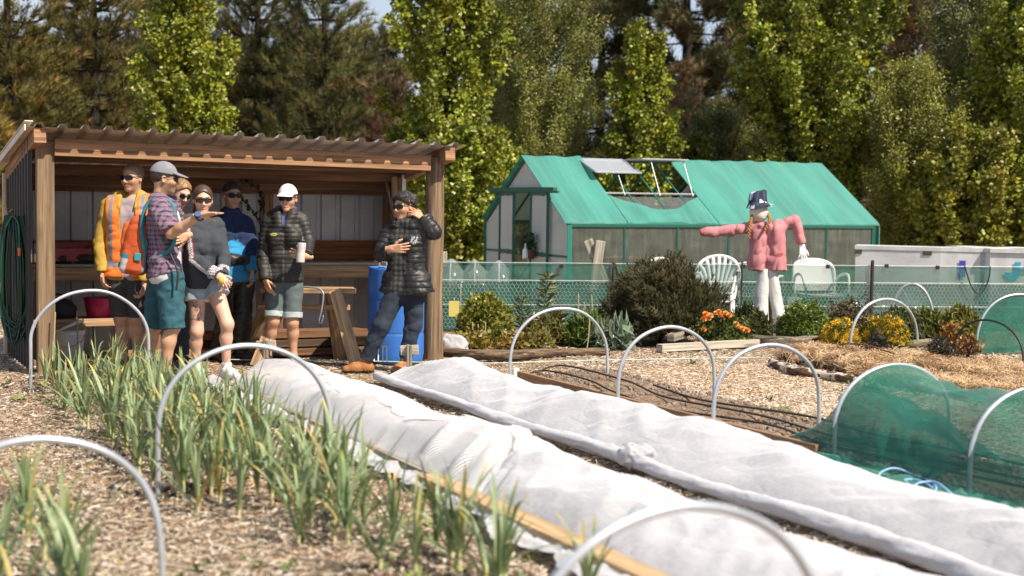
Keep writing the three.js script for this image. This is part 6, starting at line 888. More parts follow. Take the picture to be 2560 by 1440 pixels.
{ // woman in the dark top
  const p = person({ label: 'woman in dark top and denim shorts with shield sunglasses and thigh tattoo', Z: 12.05, head: [507, 500], yaw: 0.3, pitch: 0.05, hs: 0.99, nk: [508, 545], shA: [476, 567, -0.07], shB: [543, 564, 0.08], elA: [486, 650, -0.14], elB: [561, 645, -0.03], wrA: [545, 688, -0.2], wrB: [556, 688, -0.15], hpA: [493, 712, 0], hpB: [532, 712, 0.02], knA: [492, 828, -0.05], knB: [568, 810, -0.1], anA: [491, 918, 0.02], anB: [566, 907, -0.05], skin: [0.58, 0.35, 0.26], jaw: 0.95, neck: 0.047, girth: 0.92, bust: true, brow: [0.06, 0.035, 0.02],
    handA: { dir: [0.75, -0.7, 0.1], palm: [-0.4, -0.3, -0.8], t: 1, curl: [0.6, 0.65, 0.7, 0.7] }, handB: { dir: [0.3, -1, 0.2], palm: [-0.9, -0.2, -0.2], t: -1, curl: [0.5, 0.6, 0.65, 0.7] }, handS: 0.9,
    skinCol: (x, y, z, J) => { const v = 1 + 0.1 * n3(x * 22, y * 22, z * 22), m = J.hpA.clone().lerp(J.knA, 0.6), ex = (x - m.x + 0.01) / 0.055, ey = (y - m.y) / 0.105, e = Math.hypot(ex, ey); if (z > m.z - 0.01 && e < 1.05 && x < m.x + 0.07) { const k = Math.abs(n3(x * 46, y * 46, 2)) < 0.3 * (1.15 - e) + 0.06 ? 0.3 : 0.85; return [0.58 * k, 0.35 * k, 0.27 * k]; } return [0.58 * v, 0.35 * v, 0.26 * v]; } });
  const { J, bones: b, off, r } = p, tail = boneField([bone(V(-0.03, -0.02, -0.09), V(-0.06, -0.13, -0.06), 0.04, 0.02)], 0.02), sh = shortHair(0.012, 0.012, 0.86, 0.003, -0.4);
  p.field('hair', (x, y, z) => smin(sh(x, y, z), tail(x, y, z) - 0.004 * n3(x * 60, y * 20, z * 60), 0.02), new THREE.Box3(V(-0.12, -0.17, -0.15), V(0.11, 0.15, 0.11)), 0.0045, hairMat(0.06, 0.032, 0.018), null);
  p.glasses('shield', mat(0.03, 0.018, 0.014, { roughness: 0.2 }));
  const sleeves = [...b.armA.slice(0, 2), capBone({ ...b.armA[2], rb: 0.036 }), ...b.armB.slice(0, 2), capBone({ ...b.armB[2], rb: 0.036 })], nT = b.torso.length + 1;
  p.wear('top', [...b.torso, ...b.hips, ...sleeves], 0.04, { off: 0.018, wr: 0.009, cell: 0.007, cut: (x, y) => Math.max(J.wc.y - 0.03 - y, y - J.chest.y - 0.095) }, (x, y, z, nx, ny, nz) => {
    const cuff = (w, e) => { const d = w.clone().sub(e).normalize(), k = (x - w.x) * d.x + (y - w.y) * d.y + (z - w.z) * d.z; return k > -0.075 && Math.hypot(x - w.x, y - w.y, z - w.z) < 0.1 ? k : null; };
    const ka = lastI >= nT ? cuff(J.wrA, J.elA) ?? cuff(J.wrB, J.elB) : null;
    if (ka !== null && ka < -0.008) return ((ka * 90 + x * 60) % 1 + 1) % 1 < 0.5 ? [0.62, 0.6, 0.62] : [0.12, 0.06, 0.11];
    if (lastI >= nT && lastI < nT + 3) { const d = J.elA.clone().sub(J.shA).normalize(), mx = x - J.shA.x, my = y - J.shA.y, mz = z - J.shA.z, t = mx * d.x + my * d.y + mz * d.z, qx = mx - d.x * t, a = qx + 0.012; if (nz > 0.1 && Math.abs(a) < 0.024 && lastI === nT && t > 0.02) return Math.abs(a) > 0.018 ? [0.35, 0.03, 0.05] : ((t * 55 + a * 28) % 1 + 1) % 1 < 0.55 ? [0.66, 0.64, 0.66] : [0.04, 0.04, 0.08]; if (lastI > nT && nz > 0.3 && ny < 0.25 && Math.abs(((y - J.elA.y) + (x - J.elA.x) * 0.8) + 0.012) < 0.02) return [0.45, 0.4, 0.44]; }
    const v = 1 + 0.12 * n3(x * 30, y * 30, z * 30); return [0.036 * v, 0.042 * v, 0.052 * v];
  }, cloth, 'dark long-sleeved top with striped sleeve bands');
  p.wear('shorts', [...b.hips, bone(J.hpA, J.hpA.clone().lerp(J.knA, 0.34), 0.098, 0.1, { cap: 1 }), bone(J.hpB, J.hpB.clone().lerp(J.knB, 0.3), 0.098, 0.1, { cap: 1 }), bone(off(J.wc, 0, 0.02), J.wc, 0.096)], 0.02, { off: 0.013, wr: 0.008, cell: 0.008 }, (x, y, z) => { const v = 0.8 + 0.35 * fbm(x * 14, y * 14, z * 14); const hem = Math.min(Math.abs(y - lerp(J.hpA.y, J.knA.y, 0.34)), 1) < 0.015; return hem ? [0.6, 0.6, 0.6] : [0.34 * v, 0.4 * v, 0.47 * v]; }, cloth, 'frayed pale denim shorts');
  p.wear('sock', [bone(J.anA.clone().setY(0.06), J.anA.clone().setY(0.13), 0.036, 0.038, { cap: 1 })], 0.01, { off: 0.006, cell: 0.006 }, flatC(0.7, 0.7, 0.7), cloth); p.wear('sock', [bone(J.anB.clone().setY(0.06), J.anB.clone().setY(0.13), 0.036, 0.038, { cap: 1 })], 0.01, { off: 0.006, cell: 0.006 }, flatC(0.7, 0.7, 0.7), cloth);
  p.shoes([0.68, 0.68, 0.68], [0.75, 0.75, 0.75], { A: [0.45, 0, 0.9], B: [0.65, 0, 0.75] });
  solo('apple_core', (() => { const g = new THREE.SphereGeometry(0.03, 14, 10); g.scale(0.9, 1.1, 0.9); return g; })(), mat(0.5, 0.36, 0.06, { roughness: 0.5 }), 'small yellow fruit held in the dark-topped woman hand', 'fruit').position.copy(P(553, 701, 11.8));
}
{ // man in the blue fleece
  const p = person({ label: 'man in navy and bright blue fleece with black trousers at the back', Z: 13.3, head: [580, 488], yaw: 0.55, pitch: 0.05, hs: 1.02, nk: [575, 537], shA: [542, 562, -0.06], shB: [613, 560, 0.08], elA: [528, 630], elB: [634, 628, -0.02], wrA: [552, 682, -0.12], wrB: [630, 676, -0.1], hpA: [567, 690], hpB: [608, 690], knA: [563, 795, -0.03], knB: [606, 796, -0.05], anA: [552, 884], anB: [600, 880], skin: [0.45, 0.26, 0.18], jaw: 1.0, brow: [0.06, 0.05, 0.04], girth: 1.0, beard: [0.3, 0.22, 0.18, 0.2],
    handA: { palm: [1, 0, 0], t: 1, curl: [0.5, 0.5, 0.5, 0.5] }, handB: { dir: [0.1, -1, 0.1], palm: [-1, 0, 0.2], t: -1, curl: [0.5, 0.5, 0.6, 0.6] } });
  const { J, bones: b, off, r } = p;
  p.field('hair', shortHair(0.008, 0.0, 0.8, 0.002), new THREE.Box3(V(-0.1, -0.1, -0.13), V(0.1, 0.15, 0.1)), 0.0045, vc({ roughness: 0.7 }), (x, y, z) => y < 0.03 ? [0.16, 0.14, 0.13] : [0.03, 0.024, 0.02]);
  p.glasses('wide');
  const collar = [bone(off(J.chest, -0.05, 0.06, 0.01), off(J.chest, -0.04, 0.1, 0.0), 0.035), bone(off(J.chest, 0.05, 0.06, 0.01), off(J.chest, 0.04, 0.1, 0.0), 0.035), bone(off(J.chest, 0, 0.06, -0.05), off(J.chest, 0, 0.11, -0.05), 0.04)];
  p.wear('fleece_jacket', [...b.torso, ...b.hips, ...b.armA.slice(0, 2), capBone({ ...b.armA[2], rb: 0.042 }), ...b.armB.slice(0, 2), capBone({ ...b.armB[2], rb: 0.042 }), ...collar], 0.045, { off: 0.028, wr: 0.012, cut: (x, y, z) => J.wc.y - 0.05 - y }, (x, y, z) => { const a = (x - J.chest.x) * r.x + (z - J.chest.z) * r.z, edge = J.chest.y - 0.14 - 1.1 * Math.max(0, a - 0.03) + 0.3 * Math.min(0, a + 0.02); const arm = lastI > 5, low = y < J.elB.y - 0.04; return (arm ? low : y < edge) ? [0.03, 0.24, 0.48] : Math.abs(a + 0.005) < 0.005 && !arm && z > J.chest.z ? [0.01, 0.012, 0.02] : [0.014, 0.028, 0.085]; }, vc({ roughness: 0.95, sheen: 0.3 }), 'navy fleece jacket with bright blue lower half');
  p.wear('tied_jacket', [bone(off(J.wc, -0.14, 0.16, 0.1), off(J.wc, 0.16, 0.15, 0.08), 0.05), bone(off(J.wc, 0.05, 0.15, 0.15), off(J.wc, 0.12, 0.08, 0.15), 0.045), bone(off(J.wc, 0.14, 0.16, -0.06), off(J.wc, -0.12, 0.16, -0.06), 0.07)], 0.03, { off: 0.008, wr: 0.02 }, flatC(0.016, 0.014, 0.014), shiny, 'black jacket tied round the waist');
  p.wear('trousers', [...b.hips, { ...b.legA[0], rb: 0.075 }, bone(J.knA, J.anA, 0.072, 0.07, { cap: 1 }), { ...b.legB[0], rb: 0.075 }, bone(J.knB, J.anB, 0.072, 0.07, { cap: 1 }), bone(off(J.wc, 0, 0.05), J.wc, 0.11)], 0.03, { off: 0.016, wr: 0.016 }, flatC(0.018, 0.017, 0.017), shiny);
  p.shoes([0.045, 0.035, 0.03], [0.03, 0.03, 0.03], { A: [0.7, 0, 0.6], B: [0.95, 0, 0.45] });
}
{ // woman in the white cap
  const p = person({ label: 'smiling woman in white cap and black quilted jacket holding a bottle', Z: 12.95, head: [719, 497], yaw: -0.08, hs: 1.0, nk: [719, 540], shA: [672, 550], shB: [756, 548], elA: [657, 638, -0.02], elB: [771, 607, -0.04], wrA: [664, 700, -0.1], wrB: [765, 640, -0.24], hpA: [690, 697], hpB: [731, 697], knA: [684, 802, -0.06], knB: [731, 806, -0.05], anA: [668, 900], anB: [733, 895], skin: [0.52, 0.29, 0.18], jaw: 0.95, neck: 0.047, smile: true, girth: 0.91, bust: true, brow: [0.1, 0.06, 0.03],
    handA: { dir: [0.35, -1, 0.15], palm: [0.6, 0, -0.6], t: 1, curl: [0.25, 0.35, 0.4, 0.45] }, handB: { dir: [-0.9, 0.2, 0.5], palm: [-0.45, 0, -0.9], t: -1, curl: [0.55, 0.6, 0.65, 0.7] }, handS: 0.92 });
  const { J, bones: b, off, r, f } = p;
  p.field('hair', shortHair(0.01, -0.01, 0.8, 0.003, -0.3), new THREE.Box3(V(-0.1, -0.1, -0.13), V(0.1, 0.15, 0.1)), 0.0045, hairMat(0.06, 0.035, 0.02), null);
  p.field('cap', (x, y, z) => { const d = Math.max(ell(x, y, z, 0, 0.034, -0.012, 0.087, 0.102, 0.106), 0.042 - 0.05 * z - y), by = 0.05 - 3.2 * x * x - 0.32 * (z - 0.08); return smin(d, Math.max(ell(x, y, z, 0, by, 0.098, 0.075, 0.0075, 0.075), 0.03 - z), 0.006); }, new THREE.Box3(V(-0.11, 0, -0.14), V(0.11, 0.15, 0.2)), 0.0045, vc({ roughness: 0.85 }), (x, y, z) => z > 0.085 && y > 0.03 && y < 0.1 && Math.abs(x) < 0.02 && y > 0.075 ? [0.6, 0.45, 0.38] : [0.75, 0.73, 0.72], 'white cap');
  p.glasses('wide');
  const collar = [bone(off(J.chest, -0.07, 0.085, -0.02), off(J.chest, -0.03, 0.09, -0.075), 0.03), bone(off(J.chest, 0.07, 0.085, -0.02), off(J.chest, 0.03, 0.09, -0.075), 0.03), bone(off(J.chest, -0.06, 0.06, 0.05), off(J.chest, -0.02, -0.05, 0.1), 0.02), bone(off(J.chest, 0.06, 0.06, 0.05), off(J.chest, 0.02, -0.05, 0.1), 0.02)];
  p.wear('hooded_top', [...b.torso, ...collar], 0.03, { off: 0.008, wr: 0.003, cut: (x, y) => J.chest.y - 0.14 - y }, flatC(0.045, 0.06, 0.16), cloth, 'blue hooded top under the jacket');
  const sleeves = [...b.armA.map((q) => ({ ...q, q: 1 })), ...b.armB.map((q) => ({ ...q, q: 1 }))]; sleeves[2].cap = sleeves[5].cap = 1; sleeves[2].rb = sleeves[5].rb = 0.042;
  const jc = [bone(off(J.chest, -0.075, 0.05, 0.02), off(J.chest, -0.04, 0.06, -0.07), 0.034), bone(off(J.chest, 0.075, 0.05, 0.02), off(J.chest, 0.04, 0.06, -0.07), 0.034), bone(off(J.chest, -0.06, 0.045, 0.05), off(J.chest, -0.035, -0.05, 0.085), 0.03), bone(off(J.chest, 0.06, 0.045, 0.05), off(J.chest, 0.035, -0.05, 0.085), 0.03)];
  p.wear('quilted_jacket', [...b.torso, ...b.hips, ...sleeves, ...jc], 0.04, { off: 0.02, wr: 0.008, quilt: 0.0045, pitch: 0.04, cell: 0.0075, cut: (x, y, z) => { const dx = x - J.chest.x, dz = z - J.chest.z, a = dx * r.x + dz * r.z, d = dx * f.x + dz * f.z; return Math.max(J.wc.y - 0.03 - y, d > 0 ? 0.036 * clamp((y - J.chest.y + 0.12) / 0.18) - Math.abs(a) - 0.006 : -1, y - J.chest.y - 0.1); } }, (x, y, z) => { const a = (x - J.chest.x) * r.x + (z - J.chest.z) * r.z; if (z > J.chest.z && Math.hypot((a + 0.085) / 0.03, (y - J.chest.y + 0.13) / 0.011) < 1) return Math.hypot((a + 0.085) / 0.024, (y - J.chest.y + 0.13) / 0.006) < 1 ? [0.04, 0.08, 0.03] : [0.5, 0.45, 0.1]; return Math.abs(a) < 0.005 && z > J.chest.z && lastI < 8 ? [0.08, 0.075, 0.07] : [0.02, 0.018, 0.016]; }, vc({ roughness: 0.6 }));
  const hem = (h, k, lab) => [bone(h, h.clone().lerp(k, 0.86), 0.088, 0.076, { cap: 1 })];
  p.wear('shorts', [...b.hips, ...hem(J.hpA, J.knA), ...hem(J.hpB, J.knB), bone(off(J.wc, 0, 0.0), J.wc, 0.09)], 0.02, { off: 0.009, wr: 0.008 }, flatC(0.085, 0.11, 0.115), cloth, 'grey-green denim shorts');
  for (const [h, k] of [[J.hpA, J.knA], [J.hpB, J.knB]]) p.wear('rolled_cuff', [bone(h.clone().lerp(k, 0.77), h.clone().lerp(k, 0.9), 0.083, 0.081, { cap: 1, cap0: 1 })], 0.01, { off: 0.012, wr: 0.005, cell: 0.007 }, flatC(0.34, 0.38, 0.39), cloth);
  p.shoes([0.03, 0.03, 0.03], [0.06, 0.06, 0.06], { A: [0.1, 0, 1], B: [0.4, 0, 0.9] });
  const bt = thing('drink_bottle', 'translucent white drink bottle with black lid in the hand of woman in cap', 'bottle', P(753, 628, 12.62)), lathe = (a) => new THREE.LatheGeometry(a.map((q) => new THREE.Vector2(...q)), 24);
  mesh('body', lathe([[0.001, -0.1], [0.034, -0.1], [0.038, -0.09], [0.038, -0.02], [0.033, 0.0], [0.038, 0.02], [0.038, 0.07], [0.034, 0.078], [0.001, 0.078]]), mat(0.62, 0.6, 0.57, { roughness: 0.45, transmission: 0.2, thickness: 0 }), bt).rotation.z = -0.08; mesh('lid', lathe([[0.001, 0.078], [0.036, 0.078], [0.036, 0.1], [0.016, 0.106], [0.014, 0.13], [0.001, 0.132]]), M.black, bt).rotation.z = -0.08;
}
{ // man in the puffer jacket and jeans
  const p = person({ label: 'man in black puffer jacket, jeans and tan boots with hand behind his neck', Z: 12.6, head: [1010, 517], yaw: -0.72, pitch: 0.03, roll: 0.06, hs: 1.0, nk: [1022, 562], shA: [972, 580, 0.05], shB: [1062, 576, -0.07], elA: [951, 636, -0.06], elB: [1087, 582, -0.12], wrA: [979, 622, -0.24], wrB: [1058, 547, -0.07], hpA: [994, 725], hpB: [1035, 725], knA: [953, 815, -0.12], knB: [1033, 818, -0.02], anA: [912, 893, -0.1], anB: [1012, 902, -0.02], skin: [0.46, 0.25, 0.15], jaw: 0.98, girth: 0.95, brow: [0.02, 0.015, 0.01], beard: [0.1, 0.06, 0.04, 0.2],
    handA: { dir: [0.95, 0.05, 0.3], palm: [0.2, 0.1, -1], t: 1, curl: [0.45, 0.5, 0.55, 0.6], thumb: 0.6 }, handB: { dir: [-0.8, 0.6, 0.0], palm: [-0.3, -0.6, -0.6], t: -1, curl: [0.35, 0.4, 0.4, 0.45] } });
  const { J, bones: b, off, r, f } = p, sh = shortHair(0.022, 0.012, 0.72, 0.009, -0.2);
  p.field('hair', (x, y, z) => smin(sh(x, y, z), ell(x, y, z, 0.02, 0.088, 0.05, 0.06, 0.026, 0.052) - 0.008 * n3(x * 55, y * 40, z * 55), 0.02), new THREE.Box3(V(-0.12, -0.1, -0.15), V(0.12, 0.17, 0.13)), 0.0045, hairMat(0.018, 0.013, 0.011), null);
  p.glasses('wide');
  p.wear('checked_shirt', [...b.torso, ...b.hips, bone(off(J.chest, -0.04, 0.06, 0.02), off(J.chest, 0.04, 0.06, 0.02), 0.045)], 0.045, { off: 0.024, wr: 0.008, cell: 0.008, cut: (x, y) => J.wc.y - 0.04 - y }, (x, y, z) => { const u = ((x * r.x + z * r.z) * 22 % 1 + 1) % 1 < 0.5, v = (y * 22 % 1 + 1) % 1 < 0.5; return u && v ? [0.07, 0.07, 0.07] : u || v ? [0.03, 0.03, 0.03] : [0.012, 0.012, 0.012]; }, cloth);
  const sleeves = [...b.armA.map((q) => ({ ...q, q: 1 })), ...b.armB.map((q) => ({ ...q, q: 1 }))]; sleeves[2].cap = sleeves[5].cap = 1; sleeves[2].rb = sleeves[5].rb = 0.045;
  const collar = [bone(off(J.chest, -0.08, 0.06, 0.03), off(J.chest, -0.03, 0.08, -0.07), 0.035), bone(off(J.chest, 0.08, 0.06, 0.03), off(J.chest, 0.03, 0.08, -0.07), 0.035)], skirt = [bone(off(J.wc, -0.1, 0.08), off(J.wc, -0.11, -0.03), 0.1, 0.108, { cap: 1 }), bone(off(J.wc, 0.1, 0.08), off(J.wc, 0.12, -0.03), 0.105, 0.115, { cap: 1 })];
  p.wear('puffer_jacket', [...b.torso, ...b.hips, ...skirt, ...sleeves, ...collar], 0.035, { off: 0.026, wr: 0.011, quilt: 0.0075, pitch: 0.05, cell: 0.008, cut: (x, y, z) => { const dx = x - J.chest.x, dz = z - J.chest.z, a = dx * r.x + dz * r.z, d = dx * f.x + dz * f.z; return Math.max(J.wc.y - 0.045 - y, d > 0 ? 0.055 + 0.03 * clamp((J.wc.y + 0.3 - y) * 2) - Math.abs(a + 0.02) : -1); } }, (x, y, z) => { const a = (x - J.chest.x) * r.x + (z - J.chest.z) * r.z, e = y - J.chest.y + 0.07; return z > J.chest.z && lastI < 9 && Math.hypot((a - 0.12) / 0.03, e / 0.038) < 1 && n3(x * 120, y * 70, 3) > 0.05 ? [0.35, 0.35, 0.37] : [0.011, 0.011, 0.012]; }, vc({ roughness: 0.5 }));
  p.wear('jeans', [...b.hips, { ...b.legA[0], rb: 0.068 }, bone(J.knA, J.anA.clone().lerp(J.knA, 0.1), 0.062, 0.05, { cap: 1 }), { ...b.legB[0], rb: 0.065 }, bone(J.knB, J.anB.clone().lerp(J.knB, 0.1), 0.062, 0.05, { cap: 1 }), bone(off(J.wc, 0, 0.05), J.wc, 0.108)], 0.03, { off: 0.013, wr: 0.011 }, (x, y, z) => { const v = 0.75 + 0.6 * fbm(x * 9, y * 9, z * 9), k = y < J.knA.y ? 1.25 : 1; return [0.018 * v * k, 0.028 * v * k, 0.05 * v * k]; }, cloth);
  p.shoes([0.32, 0.13, 0.035], [0.06, 0.035, 0.02], { A: [-0.97, 0, 0.25], B: [-0.45, 0, 0.9], high: 0.16, name: 'boot', col: (x, y, z, a, d) => { const k = (x - a.x) * d.x + (z - a.z) * d.z, s = Math.abs((x - a.x) * d.z - (z - a.z) * d.x); return k > 0.02 && k < 0.1 && s < 0.018 && y > 0.075 && ((k * 55) % 1) < 0.45 ? [0.55, 0.42, 0.25] : [0.3 * (1 + 0.15 * n3(x * 40, y * 40, z * 40)), 0.12, 0.032]; } });
}
// ---------------------------------------------------------------- the scarecrow
{
  const Z = 16.25, base = P(1925, 842, Z).setY(0), t = thing('scarecrow', 'scarecrow in pink jacket and bucket hat with one arm stretched out', 'scarecrow', base), p = (u, v, dz = 0) => P(u, v, Z + dz).sub(base);
  const tor = [bone(p(1896, 574), p(1960, 566), 0.052), bone(p(1894, 580), p(1893, 690), 0.09, 0.1), bone(p(1940, 576), p(1943, 690), 0.1, 0.11), bone(p(1896, 600, 0.02), p(1940, 690, 0.02), 0.08)], kk = { k: 0.022 }, armL = [bone(p(1896, 568), p(1830, 575, -0.02), 0.068, 0.062, kk), bone(p(1830, 575, -0.02), p(1757, 581, -0.05), 0.062, 0.046, { ...kk, cap: 1 })], armR = [bone(p(1955, 562), p(1987, 551, 0.03), 0.062, 0.056, kk), bone(p(1988, 552, 0.03), p(2004, 610, -0.02), 0.06, 0.05, { ...kk, cap: 1 })], col = [bone(p(1882, 561, -0.03), p(1902, 562, -0.07), 0.02), bone(p(1902, 562, -0.07), p(1920, 560, -0.03), 0.02)];
  const cutY = p(1915, 678).y, bs = [...tor, ...armL, ...armR, ...col];
  const drape0 = (f) => { const g = (x, y, z) => { const d = f(x, y, z); return d < 0.04 && d > -0.04 ? d + 0.014 * (1 - 2 * Math.abs(n3(x * 9 + y * 2, y * 3.4, z * 9))) + 0.008 * (1 - 2 * Math.abs(n3(x * 17 - y * 5, y * 8, z * 14))) : d; }; g.focus = f.focus; return g; };
  mesh('jacket', skin(drape0(clothField(bs, 0.05, 0.01, { wr: 0, cut: (x, y) => cutY - y })), boundsOf(bs, 0.06), 0.0085, (x, y, z, nx, ny, nz) => { const w = p(1915, 600), a = x - w.x, v = 1 + 0.1 * n3(x * 18, y * 18, z * 18); if (nz > 0.1 && Math.abs(a - 0.002) < 0.008) return [0.3, 0.1, 0.11]; const q = p(1944, 637); if (nz > 0 && Math.hypot((x - q.x) + (y - q.y) * 0.8, (y - q.y - (x - q.x) * 0.3) * 2.4) < 0.06) return [0.3, 0.045, 0.06]; return [0.46 * v, 0.185 * v, 0.2 * v]; }), vc({ roughness: 0.75 }), t, 'faded pink jacket');
  mesh('head', skin((x, y, z) => ell(x, y, z, 0, 0, 0, 0.108, 0.112, 0.11) + wrinkle(x, y, z, 0.006), new THREE.Box3(V(-0.15, -0.15, -0.15), V(0.15, 0.15, 0.15)), 0.008).translate(...p(1897, 533).toArray()), mat(0.6, 0.56, 0.49, { roughness: 0.9, bumpMap: fineBump, bumpScale: 0.003 }), t);
  const hat = p(1897, 507), lathe = (a) => new THREE.LatheGeometry(a.map((q) => new THREE.Vector2(...q)), 36), hg = lathe([[0.001, 0.13], [0.075, 0.128], [0.094, 0.112], [0.112, 0.02], [0.116, 0.01], [0.148, -0.05], [0.145, -0.055], [0.108, 0.004], [0.09, 0.105], [0.001, 0.12]]); { const q = hg.attributes.position; for (let i = 0; i < q.count; i++) { const x = q.getX(i), y = q.getY(i), z = q.getZ(i), k = 0.016 * n3(x * 16, y * 16, z * 16); q.setXYZ(i, x + k, y + k * 1.4, z + k); } hg.computeVertexNormals(); }
  seed = 71; hg.rotateZ(0.1); hg.translate(hat.x, hat.y, hat.z);
  mesh('bucket_hat', hg, mat(1, 1, 1, { roughness: 0.85, map: ctex(256, 128, (c, w, h) => { c.fillStyle = '#252d40'; c.fillRect(0, 0, w, h); for (let i = 0; i < 90; i++) { c.fillStyle = pick(['#cdd3da', '#7f8ca0', '#dfe3e6', '#39465f']); c.beginPath(); c.ellipse(rnd() * w, rnd() * h, rr(4, 15), rr(3, 9), rnd() * 3, 0, 7); c.fill(); } }, true) }), t);
  const brd = (pts) => { const c = new Poly(pts), g = []; for (let i = 0; i < 16; i++) { const q = c.getPoint(i / 15), s = new THREE.SphereGeometry(0.016 - i * 0.0003, 8, 6); s.scale(1, 1.25, 0.9); s.rotateZ(i % 2 ? 0.5 : -0.5); s.translate(q.x + (i % 2 ? 0.006 : -0.006), q.y, q.z); g.push(s); } return merge(g); };
  const bm = mat(0.33, 0.15, 0.04, { roughness: 0.85 }); mesh('braid', brd([p(1880, 540, -0.07), p(1875, 565, -0.12), p(1872, 595, -0.13)]), bm, t); mesh('braid', brd([p(1921, 535, -0.06), p(1924, 552, -0.12), p(1912, 575, -0.14)]), bm, t);
  for (const [pts, rad] of [[[p(1909, 672), p(1907, 700), p(1903, 770), p(1910, 842, -0.06)], [0.06, 0.082, 0.082, 0.07]], [[p(1928, 672), p(1933, 705), p(1944, 775), p(1957, 838, -0.06)], [0.055, 0.075, 0.074, 0.07]]]) mesh('trouser_leg', taperTube(pts, rad, 40, 16, 0.22), mat(0.6, 0.59, 0.57, { roughness: 0.9, bumpMap: fineBump, bumpScale: 0.003 }), t);
  mesh('support_post', beam(p(1925, 848, 0.09), p(1920, 560, 0.09), 0.07, 0.05, V(0, 0, 1)), M.plank, t); mesh('cross_bar', beam(p(1775, 578, 0.03), p(1990, 556, 0.05), 0.035, 0.035), M.brown, t);
  mesh('glove', handGeo(p(2005, 616, -0.02), V(0.08, -1, 0.15), V(-0.3, 0, -1), 1, [0.1, 0.15, 0.2, 0.3], 1.05, null, 0.2), M.white, t); mesh('cuff', taperTube([p(1766, 580, -0.05), p(1750, 581, -0.05)], [0.05, 0.038], 6, 12, 0.3), mat(0.4, 0.12, 0.12), t);
}
// ---------------------------------------------------------------- shrubs and border plants
const smallTuft = needleTuft(26, 0.05, 0.0032, 5, 1.0), shrubLeaf = leafBunch(10, 0.04, 0.045, 0.75, 6), tinyLeaf = leafBunch(16, 0.045, 0.026, 0.6, 7), strapLeaf = leafBunch(9, 0.035, 0.085, 0.28, 8);
function shrub(name, label, category, s, u, vBase, vTop, halfPx, Z, o = {}) {
  seed = s; const base = P(u, vBase, Z).setY(0), px = F / Z, H = P(u, vTop, Z).y, R = halfPx / px, t = thing(name, label, category, base, o.group), list = [], stems = [], col = o.col ?? [0.08, 0.1, 0.02];
  for (let i = 0; i < (o.n ?? 500); i++) {
    const az = rnd() * 6.28, e = Math.acos(lerp(1, o.low ?? -0.05, rnd())), k = (o.fill ?? 0.55) + (1 - (o.fill ?? 0.55)) * Math.pow(rnd(), 0.5), lump = 1 + (o.lump ?? 0.16) * n3(Math.sin(e) * Math.cos(az) * 2.6 + s, Math.cos(e) * 2.6, Math.sin(e) * Math.sin(az) * 2.6), d = V(Math.sin(e) * Math.cos(az), Math.cos(e), Math.sin(e) * Math.sin(az));
    const q = V(d.x * R * k * lump, Math.max(0.02, 0.1 * H + d.y * H * 0.9 * k * lump), d.z * R * k * lump), v = rr(0.65, 1.3), dir = V(d.x * 0.6 + gauss() * 0.4, rr(0.5, 1.2), d.z * 0.6 + gauss() * 0.4);
    if (i % 23 === 0) q.multiplyScalar(rr(1.05, 1.22));
    const tip = o.tip && k > 0.85 && d.y > 0.2 ? o.tip : col; list.push([q, o.needles ? upQ(dir) : randQ(), rr(0.75, 1.3) * (o.size ?? 1), [tip[0] * v, tip[1] * v, tip[2] * v]]);
    if (o.sprigs && i % 9 === 0) { const f = q.clone().addScaledVector(dir.normalize(), 0.05); for (let m = 0; m < 4; m++) list.push([q.clone().lerp(f, m / 3 * (o.sprigs)), upQ(dir), rr(0.7, 1), [col[0] * v * 1.15, col[1] * v * 1.15, col[2] * v]]); }
  }
  for (let i = 0; i < (o.stems ?? 9); i++) { const az = i * 2.4, r = R * rr(0.3, 0.8); stems.push(taperTube([V(0, -0.02, 0), V(Math.cos(az) * r * 0.5, H * 0.35, Math.sin(az) * r * 0.5), V(Math.cos(az) * r, H * rr(0.6, 0.85), Math.sin(az) * r)], [0.012, 0.008, 0.003], 6, 4)); }
  mesh('stem', merge(stems), darkBark, t); foliage(list, o.geo ?? shrubLeaf, o.needles ? needleMat : leafMat, t, 'foliage'); return { t, R, H };
}
shrub('rosemary_bush', 'large dark rosemary bush with upright sprigs beside the white chairs', 'bush', 401, 1648, 846, 655, 132, 15.75, { geo: smallTuft, needles: true, n: 4600, size: 1.5, sprigs: 3, col: [0.07, 0.068, 0.022], tip: [0.13, 0.12, 0.05], lump: 0.3, stems: 16, fill: 0.4 });
shrub('round_bush', 'clipped yellow-green domed bush right of the shed', 'bush', 402, 1211, 848, 742, 58, 15.4, { n: 900, col: [0.15, 0.18, 0.03], tip: [0.25, 0.25, 0.04], lump: 0.1, low: -0.3, size: 1.05, fill: 0.75 });
shrub('green_bush', 'fresh green rounded bush right of the scarecrow legs', 'bush', 403, 2008, 838, 765, 62, 15.9, { n: 700, geo: tinyLeaf, col: [0.1, 0.15, 0.02], tip: [0.16, 0.22, 0.03], size: 1.3, fill: 0.7 });
